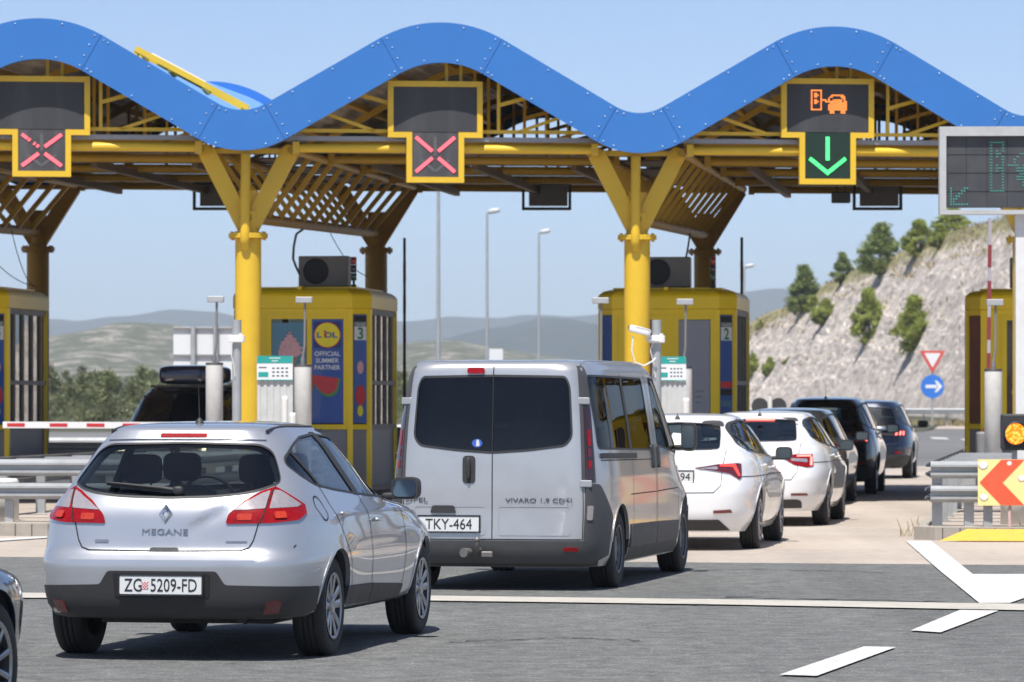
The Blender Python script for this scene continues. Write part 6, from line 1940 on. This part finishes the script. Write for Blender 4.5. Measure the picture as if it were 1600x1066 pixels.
# ------------------------------------------------------------------ posts on the islands
def post(px, Y, ytop, yhead, lab, wx=26):
    top = EYE - (ytop - HOR) * Y / FPX; head = EYE - (yhead - HOR) * Y / FPX
    x = (px - 800) * Y / FPX
    t = thing('sensor_post', lab, 'sensor post', (x, Y, .14), 0, 'white sensor posts before the booths')
    h = top - .14
    m = MB(); m.lathe([(0, 0), (.128, .0), (.128, h - .03), (.125, h)], 26); m.build('cylinder', M_WPOST, t)
    m = MB(); m.lathe([(.131, h - .02), (.131, h + .012), (0, h + .015)], 26); m.build('cap', M_DARKM, t)
    m = MB(); m.tube([(0, 0, h), (0, 0, h + .12)], .032, 10); m.tube([(0, 0, h + .1), (.03, 0, h + .3), (.035, 0, head - .14)], .018, 8); m.build('rod', M_GREYM, t)
    m = MB(); m.box((.02, -.02, head - .14 + .03), (wx * Y / FPX, .1, .09), bev=.008); m.build('sensor_head', M_STEEL, t)
post(335, 64.8, 568, 471, 'white cylinder post with a flat sensor head in front of the left column')
post(473, 64.8, 571, 472, 'white cylinder post beside the teal topped price board of booth 3')
post(1068, 65.5, 574, 475, 'white post partly hidden by the price board of booth 2')
post(936, 65.5, 600, 473, 'sensor post showing its head left of the middle column, above the van')
post(1552, 63.0, 578, 476, 'white cylinder post at the right before the brown poster booth')

def price_board(px, Y, ytop, w_px, lab, ybot=664):
    x = (px - 800) * Y / FPX; zt = EYE - (ytop - HOR) * Y / FPX; w = w_px * Y / FPX
    t = thing('price_board', lab, 'price board', (x, Y, .14), R(-3), 'teal topped price boards')
    h = zt - .14
    m = MB()
    for i in range(11): m.box((-w / 2 + w * (i + .5) / 11, (i % 2) * .012, (h - .36) / 2), (w / 11 - .001, .05, h - .36))
    m.build('ribbed_stand', pbr('ribbed white stand', (.55, .56, .55), .6, var=.1, dirt=.3), t)
    m = MB(); m.box((0, -.04, h - .18), (w, .025, .35)); b = m.build('board', M_PWHITE, t)
    m = MB(); m.box((0, -.054, h - .055), (w - .004, .004, .105)); m.build('header', M_TEAL, b)
    m = MB(); m.box((0, -.054, h - .351), (w - .004, .004, .012)); m.box((-w * .32, -.054, h - .27), (w * .28, .004, .07)); m.build('teal_field', M_TEAL, b)
    for (a, z) in (('SESVETE', h - .035), ('CJENIK', h - .075)):
        q = MB(); q.box((0, -.058, z), (.16 if z > h - .05 else .09, .002, .012)); q.build('header_mark', M_PWHITE, b)
    m = MB()
    for r_ in range(3):
        for c_ in range(4): m.box((-.02 + c_ * w * .125, -.054, h - .18 - r_ * .055), (w * .07, .003, .018))
    m.box((-w * .34, -.054, h - .17), (w * .22, .003, .014)); m.build('price_mark', M_INK, b)
price_board(430, 62.8, 556, 56, 'price board with teal header just right of the left column')
price_board(1051, 63.6, 557, 42, 'price board with teal header right of the middle column')
def bollard(px, Y, ytop, lab, w=.10):
    x = (px - 800) * Y / FPX; h = EYE - (ytop - HOR) * Y / FPX - .14
    m = MB(); m.lathe([(w, 0), (w, h - .05), (w * .8, h), (0, h)], 16); o = m.build('bollard', M_WPOST); o.location = (x, Y, .14); tag(o, lab, 'bollard')
bollard(445, 60.5, 619, 'short pale bollard in front of the left price board', .045)
bollard(457, 60.8, 645, 'lowest white bollard beside the left price board', .05)
bollard(1072, 62, 622, 'pale bollard in front of the booth 2 price board', .05)

# poles with brackets and the surveillance camera
def polething(px, Y, ytop, lab, r=.065):
    x = (px - 800) * Y / FPX; h = EYE - (ytop - HOR) * Y / FPX - .14
    t = thing('steel_pole', lab, 'pole', (x, Y, .14))
    MB().tube([(0, 0, 0), (0, 0, h)], r, 16).build('shaft', M_STEEL, t)
    m = MB(); m.box((0, -.03, h - .27), (.22, .16, .10), bev=.01); m.box((.06, -.1, h - .25), (.05, .05, .12)); m.build('bracket', M_PWHITE, t)
    m = MB(); m.tube([(-.05, -.1, h - .3), (-.09, -.1, h - .42), (-.04, -.09, h - .62), (-.02, -.08, h - .8)], .008, 6); m.build('wire', M_PWHITE, t)
    return t, h, x
polething(370, 61.5, 500, 'grey steel pole with a white bracket just left of the left column')
t, h, x = polething(1026, 60.5, 500, 'grey steel pole carrying the white surveillance camera')
t = thing('surveillance_camera', 'white surveillance camera on an arm in front of the middle column', 'camera', (x, 60.4, .14 + h - .17))
m = MB(); m.sell((0, 0, 0), (.155, .06, .05), .35, .35, 20, 12, M=Matrix.Rotation(R(14), 3, 'Y').to_4x4()); m.xform(T(-.235, -.05, .02)); m.build('housing', M_PWHITE, t)
m = MB(); m.lathe([(.035, -.012), (.03, 0), (0, 0)], 16, 'x'); m.xform(T(-.385, -.05, .06)); m.build('lens', M_INK, t)
m = MB(); m.beam((-.3, -.05, .075), (-.1, -.05, .03), .13, .01); m.build('sun_shield', M_PWHITE, t)
m = MB(); m.tube([(-.12, -.04, -.04), (-.14, -.04, -.11), (-.02, -.02, -.12), (0.04, 0, -.12)], .018, 8); m.build('arm', M_PWHITE, t)
m = MB(); m.tube([(-.33, -.05, -.06), (-.35, -.05, -.25), (-.31, -.05, -.42), (-.18, -.05, -.47), (-.05, -.05, -.40), (-.02, -.03, -.36)], .012, 6); m.build('cable', M_PWHITE, t)

# ------------------------------------------------------------------ barriers
M_BARR = pbr('barrier red', (.50, .03, .035), .4, var=.1); M_BARW = pbr('barrier white', (.72, .72, .72), .4, var=.05)
t = thing('barrier', 'lowered red and white striped barrier before the dark oncoming car', 'barrier')
a, b = P(5, 664, 64.2), P(345, 665, 63.5)
MB().beam(a, b, .045, .095).build('arm', M_BARW, t)
L = (b - a).length; d = (b - a).normalized()
for q0 in (12, 79, 137, 193, 250, 305):
    m = MB(); m.beam(a + d * ((q0 - 5) / 340 * L), a + d * ((q0 + 23) / 340 * L), .051, .052); m.build('red_stripe', M_BARR, t)
m = MB(); m.box(tuple(b + Vector((.15, 0, -.55))), (.34, .36, 1.1), bev=.03); m.build('cabinet', M_GREYM, t)
def up_barrier(px, Y, ytop, lab, dark, lean=0):
    p = P(px, ytop, Y); t = thing('barrier', lab, 'barrier', (p.x, p.y, .14), 0, 'raised barriers')
    M_BARU = pbr('barrier pole toned for shade', (.36, .34, .38), .5, var=.1)  # darker copies of the barrier paints, shade put into their colour
    M_BARR = pbr('barrier red toned for shade', (.22, .03, .04), .5, var=.1)
    h = p.z - .14
    MB().beam((lean, 0, .9), (0, 0, h), .048, .04, up=(0, 1, 0)).build('arm', M_DARKM if dark else M_BARU, t)
    for i in range(5):
        z = 1.3 + i * (h - 1.5) / 5
        if z + .3 > h: break
        m = MB(); f0 = lambda z_: (lean * (1 - (z_ - .9) / (h - .9)), 0, z_); m.beam(f0(z), f0(z + .34)  , .053, .046, up=(0, 1, 0)); m.build('red_stripe', pbr('barrier dark red', (.10, .015, .02), .5) if dark else M_BARR, t)
    m = MB(); m.box((lean, .1, .5), (.32, .3, 1.0), bev=.03); m.build('cabinet', M_GREYM, t)
up_barrier(632, 77, 372, 'raised dark barrier arm rising above the van right of booth 3', True)
up_barrier(1159, 78, 371, 'raised dark barrier arm behind the right edge of booth 2', True)
up_barrier(1547, 65.5, 341, 'raised red and white barrier arm before the right edge booth', False, -.035)

# ------------------------------------------------------------------ the dot matrix sign at the right
p = P(1468, 198, 55.5)
t = thing('dot_matrix_sign', 'large grey framed dot matrix sign on a post at the right edge', 'electronic sign', (p.x, p.y, 0), R(-2))
W, zt, zb = 2.0, p.z, EYE - (335 - HOR) * 55.5 / FPX
M_VFR = pbr('pale grey sign frame', (.50, .51, .51), .45, metal=.2, var=.08, dirt=.25)
m = MB()
for (x0, x1, a, b) in ((0, W, zt - .12, zt), (0, .085, zb + .055, zt - .121), (W - .1, W, zb + .055, zt - .121), (0, W, zb, zb + .054)): m.box(((x0 + x1) / 2, .1, (a + b) / 2), (x1 - x0, .24, b - a))
m.build('frame', M_VFR, t)
m = MB(); m.box((W / 2, .12, (zt + zb) / 2), (W - .19, .14, zt - zb - .18)); m.build('panel', pbr('diode panel', (.05, .053, .06), .5, var=.25, scale=4, dirt=.4, dirtcol=(.11, .11, .12)), t)
m = MB()
for i in range(1, 7): m.box((.085 + i * (W - .18) / 7, .049, (zt + zb) / 2), (.006, .004, zt - zb - .18))
for i in range(1, 4): m.box((W / 2, .048, zb + .06 + i * (zt - zb - .18) / 4), (W - .19, .004, .006))
m.build('panel_joint', M_INK, t)
M_LEDT = glow('faint teal diodes', (.10, .75, .55), .22, (.05, .22, .19)); M_LEDG = glow('faint green diodes', (.35, .7, .15), .35, (.1, .3, .08))
pic = ["#####..............", "#...#..............", "#...#..............", "#.#.#..............", "#.##......####.....", "#.#.#....#..##.....", "#...#...#...##.....", "#...#...#......####", "#.#.#.####.###.####", "#.###....####..####", "#.#.#....##########", "#...#.....#########", "#...#....##########", "#...#....##########", "#...#......#...#...", "#...#......#...#...", "#...#..............", "#####.............."]
m = MB(); k = .0325
for r_, row in enumerate(pic):
    for c_, ch in enumerate(row):
        if ch == '#':
            for s_ in (-.25, .25): m.box((.66 + c_ * k * 1.15 + s_ * k, .046, zt - .20 - r_ * k * 1.12), (k * .3, .004, k * .42))
m.build('led_symbol', M_LEDT, t)
m = MB()
for i in range(7):
    for j in range(7):
        if j == 0 or i == 0 or (i == j) or (i + 1 == j) : m.box((.15 + i * .034, .046, zb + .13 + j * .034), (.016, .004, .018))
m.build('led_arrow', M_LEDT, t)
m = MB(); px_ = 1600; xp = (1588 - 1468) * 55.5 / FPX + .13
m.box((xp + .04, .22, (zb + .14) / 2 + .05), (.34, .2, zb - .20)); m.build('post', pbr('white sign post', (.68, .69, .69), .5, var=.05, dirt=.2), t)
# amber lamp
p = P(1587, 678, 52.6)
t = thing('warning_lamp', 'lit round amber warning lamp in a black housing above the chevron board', 'warning lamp', tuple(p))
m = MB(); m.box((0, .08, .02), (.34, .16, .44), bev=.02); m.build('housing', M_DARKM, t)
m = MB(); m.lathe([(.135, -.10), (.15, -.10), (.15, .0), (.135, .0)], 30, 'y'); m.build('hood', M_INK, t)
m = MB(); m.lathe([(0, -.045), (.05, -.04), (.09, -.025), (.128, .0)], 30, 'y')
am = bpy.data.materials.new('amber lens'); am.use_nodes = True
nt = am.node_tree; bs = nt.nodes['Principled BSDF']; tc = nd(nt, 'ShaderNodeTexCoord'); nn = nd(nt, 'ShaderNodeTexVoronoi', Scale=26.0); nt.links.new(tc.outputs['Object'], nn.inputs['Vector'])
rr = nd(nt, 'ShaderNodeValToRGB'); rr.color_ramp.elements[0].color = (1, .62, .12, 1); rr.color_ramp.elements[1].color = (.9, .16, .0, 1); rr.color_ramp.elements[1].position = .7
nt.links.new(nn.outputs['Distance'], rr.inputs[0]); nt.links.new(rr.outputs[0], bs.inputs['Emission Color']); bs.inputs['Emission Strength'].default_value = 1.5; bs.inputs['Base Color'].default_value = (.5, .12, .0, 1); bs.inputs['Roughness'].default_value = .15
m.build('lens', am, t)
m = MB(); m.beam((0, .12, -.2), (0, .12, -p.z + .15), .06, .06, up=(0, 1, 0)); m.build('stand', M_STEEL, t)
# chevron board
p = P(1528, 718, 50.2)
zt = p.z; zb = EYE - (790 - HOR) * 50.2 / FPX; W = 1.0
t = thing('chevron_board', 'yellow board with an orange arrow pointing left on the right guard rail', 'chevron board', (p.x, p.y, 0), R(-4))
MB().box((W / 2, .012, (zt + zb) / 2), (W, .02, zt - zb)).build('board', pbr('pale yellow board', (.85, .70, .30), .45, var=.05, dirt=.25, dirtcol=(.6, .55, .45)), t)
H = (zt + zb) / 2; hh = (zt - zb) / 2
for x0 in (.0, .62):
    m = MB(); m.prism([(x0 + .02, H), (x0 + .27, H + hh - .004), (min(W, x0 + .53), H + hh - .004), (x0 + .28, H), (min(W, x0 + .53), H - hh + .004), (x0 + .27, H - hh + .004)], 'y', -.004, .0005); m.build('chevron', pbr('orange reflective', (.78, .10, .04), .4, var=.06, dirt=.2), t)
m = MB()
for (x, z, s_) in ((.06, H + .2, .09), (.07, H - .17, .08), (.50, H + .05, .07), (.36, H + .22, .05)): m.sell((x, -.005, z), (s_ * .6, .002, s_ * .5), 1, 1, 10, 6)
m.build('worn_patch', M_PWHITE, t)
m = MB(); m.box((.2, .05, zb + .1), (.05, .05, .2)); m.box((.8, .05, zb + .1), (.05, .05, .2)); m.build('bracket', M_STEEL, t)
# bent delineator
t = thing('delineator', 'leaning pinkish flexible marker with orange foot before the chevron board', 'marker post', tuple(GP(1578, 842, .0)))
MB().lathe([(.05, 0), (.055, .02), (.035, .05), (.03, .13), (0, .13)], 14).build('foot', M_ORANGE, t)
m = MB(); m.tube([(0, 0, .12), (-.005, 0, .3), (.01, 0, .5), (.04, -.01, .68), (.055, -.02, .80)], [.022, .02, .017, .013, .012], 10); m.build('rod', pbr('faded pink plastic', (.70, .50, .46), .5, var=.15, scale=12), t)
m = MB(); m.sell((.06, -.02, .81), (.03, .012, .035), .6, .6, 12, 8); m.build('tip', M_PWHITE, t)

# ------------------------------------------------------------------ signs and masts beyond
Y = 258.0
t = thing('road_sign', 'white and red yield triangle above a blue arrow disc before the rock', 'road sign', ((1457 - 800) * Y / FPX, Y, 0), R(6))
k = Y / FPX
def zz(py): return EYE - (py - HOR) * k
MB().tube([(0, .08, 0), (0, .08, zz(548))], .06, 10).build('pole', M_STEEL, t)
def tri(s, c): return [(-s, c + s * .577), (s, c + s * .577), (0, c - s * 1.155)]
c0 = zz(560)
MB().prism(rounded(tri(20.5 * k, c0), .08), 'y', -.02, .02).build('yield_rim', pbr('sign red', (.62, .08, .06), .5), t)
MB().prism(rounded(tri(13 * k, c0 + .02), .05), 'y', -.03, -.021).build('yield_field', M_PWHITE, t)
cz = zz(604)
MB().prism([(18.5 * k * math.cos(a), cz + 18.5 * k * math.sin(a)) for a in np.linspace(0, 2 * math.pi, 40)[:-1]], 'y', -.02, .02).build('arrow_disc', pbr('sign blue', (.03, .18, .62), .45), t)
m = MB(); m.box((-.08 * 1, -.028, cz), (18 * k, .012, 5 * k)); m.prism([(3 * k, cz + 9 * k), (7 * k, cz + 9 * k), (15.5 * k, cz), (7 * k, cz - 9 * k), (3 * k, cz - 9 * k), (9 * k, cz)], 'y', -.036, -.023); m.build('white_arrow', M_PWHITE, t)
# back of the big direction sign
Y = 112.0; p = P(271, 511, Y); q = P(368, 597, Y)
t = thing('direction_sign', 'large pale sign seen from behind between booth and column', 'road sign', (p.x, Y, 0))
W = q.x - p.x; m = MB(); m.box((W / 2, 0, (p.z + q.z) / 2), (W, .04, p.z - q.z)); m.build('panel', pbr('pale sign back', (.68, .70, .71), .5, var=.04), t)
m = MB()
for z in (p.z - .04, p.z - (p.z - q.z) * .52, q.z + .04): m.box((W / 2, -.05, z), (W + .04, .06, .05))
m.build('cross_rail', M_GREYM, t)
for x in (.52, W - .5): MB().tube([(x, -.12, 0), (x, -.12, p.z)], .07, 12).build('post', M_STEEL, t)
t = thing('white_notice', 'small white sign far away just above the van roof', 'sign', tuple(P(775, 580, 240)))
MB().box((0, 0, .75), (.75, .05, .95)).build('panel', M_PWHITE, t); MB().tube([(0, .05, -1.5), (0, .05, .6)], .05, 8).build('post', M_STEEL, t)
t = thing('road_sign', 'dark round signs seen from behind above the white cars', 'road sign', tuple(P(1203, 640, 104)))
for dx, nm in ((-.24, 'disc'), (.2, 'disc')): m = MB(); m.prism([(dx + .2 * math.cos(a), .08 + .2 * math.sin(a)) for a in np.linspace(0, 2 * math.pi, 24)[:-1]], 'y', 0, .03); m.build(nm, M_DARKM, t)
MB().tube([(0, -.05, -1.35), (0, -.05, .32)], .055, 10).build('post', M_WPOST, t)
def lamp_post(px, Y, ytop, lab, head=True, r=.07, hs=1):
    x = (px - 800) * Y / FPX; h = EYE - (ytop - HOR) * Y / FPX
    t = thing('street_lamp', lab, 'street lamp', (x, Y, 0), 0, 'tall street lamps behind the plaza')
    MB().tube([(0, 0, 0), (0, 0, h - .1)], [r * 1.2, r * .75], 12).build('pole', M_STEEL, t)
    m = MB(); m.sell((hs * .30, 0, h - .02), (.28, .16, .11), .6, .7, 16, 10, M=Matrix.Rotation(R(-10 * hs), 3, 'Y').to_4x4()); m.tube([(0, 0, h - .15), (hs * .1, 0, h - .03)], .04, 8); m.build('lamp_head', pbr('lamp head', (.55, .56, .57), .4), t)
lamp_post(685, 150, 238, 'tall mast right of the cross signal whose top is hidden by the canopy')
lamp_post(761, 190, 329, 'street lamp with its head between the two yellow columns, left one')
lamp_post(842, 215, 361, 'street lamp nearest the middle column seen over the van roof')
lamp_post(1163, 250, 415, 'street lamp head peeping out behind booth 2 on the right')

# ================================================================== VEHICLES
build_hatch()
build_van()
build_octavia()
root, sh, b = car('white_car', 'white liftback further ahead with brake lights lit and a red strip above its rear glass', 'car', (3.22, 56.4), 8.3, SUP, 'cars queueing in the open lane')
p, n = sh.posn('R', -.02, .80); plate(root, p + n * .012, Vector((0, -1, .02)).normalized(), .52, .115, None, .08, .44)
W_ = suv_spec(-.95, 3.6, .90, 1.50, 2.7, M_GREYP, mirror=(.9, 1.9, 1.05, .22, .15, M_TRIM), R=.32,
    lights=[([(.55, .90), (.95, .93), (1.1, .95), (1.05, .80), (.6, .78)], (M_REDD, [([(.7, .82), (.98, .83), (1.0, .91), (.7, .88)], M_BRAKE2, 'lit_strip')]))])
car('grey_car', 'dark grey estate car mostly hidden behind the second white car', 'car', (4.28, 67.3), 8.0, W_, 'cars queueing in the open lane')
MPV = suv_spec(-.93, 3.6, .90, 1.68, 2.73, M_BLACKP, antenna=(0, -.2, .18, -.3), R=.33,
    lights=[([(.50, .955), (.72, .99), (.93, 1.03), (1.0, 1.0), (.98, .90), (.75, .895), (.55, .91)], (M_REDL, [([(.70, .92), (.82, .92), (.84, .985), (.72, .965)], M_CLEARL, 'clear_lens'), ([(.86, .925), (.95, .92), (.96, .985), (.88, .99)], M_BRAKE2, 'lit_strip'), ([(.57, .925), (.68, .92), (.68, .955), (.60, .95)], M_CLEARL, 'clear_lens')]))])
r_, sh, b = car('black_car', 'tall black family car stopped beneath the canopy with lit brake lights', 'car', (5.42, 75.0), 7.6, MPV, 'cars queueing in the open lane')
SUV = suv_spec(-.92, 3.52, .925, 1.63, 2.68, M_NAVYP, R=.355,
    lights=[([(.05, .985), (.60, .99), (.95, 1.0), (1.0, .97), (.96, .88), (.60, .885), (.05, .90)], (M_INK, [([(.62, .90), (.67, .90), (.72, .975), (.67, .975)], M_BRAKE2, 'lit_strip'), ([(.75, .90), (.80, .90), (.85, .98), (.80, .98)], M_BRAKE2, 'lit_strip'), ([(.88, .90), (.93, .90), (.97, .975), (.92, .98)], M_BRAKE2, 'lit_strip')]))])
car('blue_car', 'dark blue sport utility car leaving the toll lane, farthest in the queue', 'car', (7.42, 90.4), 7.2, SUV, 'cars queueing in the open lane')
DRK = suv_spec(-.95, 3.75, 1.05, 1.86, 2.8, M_BLACKP, R=.37, lights=[([(.6, .95), (.95, .98), (1.0, .85), (.65, .82)], (M_REDD, []))], hl=M_AMBERL, headlights=[[(.62, .80), (.98, .82), (1.12, .97), (.95, .96), (.62, .90)]])
DRK['panels'] = DRK['panels'] + [('grille', M_GAP, 'F', [(-.45, .62), (.45, .62), (.5, .9), (-.5, .9)], .01, .02, .03), ('front_skirt', M_TRIM, 'F', [(-1.2, .3), (1.2, .3), (1.2, .52), (-1.2, .52)], .012, .02, .03)]
root, sh, b = car('dark_car', 'dark car facing the viewer behind the lowered barrier with one lit headlight', 'car', (-4.95, 71.2), 187.5, DRK)
t = thing('roof_box', 'rounded dark roof box carried on the dark oncoming car', 'roof box', (-5.05, 69.4, 1.835), R(172.5 + 180))
m = MB(); m.sell((0, 0, .18), (.46, 1.0, .16), .45, .4, 28, 14); m.build('shell', M_NAVYP, t)
m = MB()
for y in (-.45, .45): m.box((.0, y, .0), (1.25, .05, .035)); m.box((.55, y, -.04), (.05, .06, .06)); m.box((-.55, y, -.04), (.05, .06, .06))
m.build('cross_bar', M_TRIM, t)
CRN = copy.copy(OCT); CRN.update(paint=M_NAVYP, antenna=None, mirror=(.84, 1.9, 1.0, .16, .14, M_TRIM), lipmat=M_NAVYP, rows=sedan_rows(-1.02, 3.50, .905, 1.47))
car('navy_car', 'navy car of which only the front corner shows at the bottom left', 'car', (-4.09, 18.65), 16.0, CRN)

# ------------------------------------------------------------------ summer haze
hz = MB(); hz.box((0, 4500, 130), (19000, 10200, 264))
hm = bpy.data.materials.new('haze'); hm.use_nodes = True
nt = hm.node_tree; nt.nodes.clear(); oo = nd(nt, 'ShaderNodeOutputMaterial'); pv = nd(nt, 'ShaderNodeVolumePrincipled')
pv.inputs['Color'].default_value = (.78, .89, 1.0, 1); pv.inputs['Density'].default_value = HAZE; pv.inputs['Anisotropy'].default_value = 0
nt.links.new(pv.outputs[0], oo.inputs['Volume'])
if HAZE > 0: tag(hz.build('haze', hm), kind='stuff')
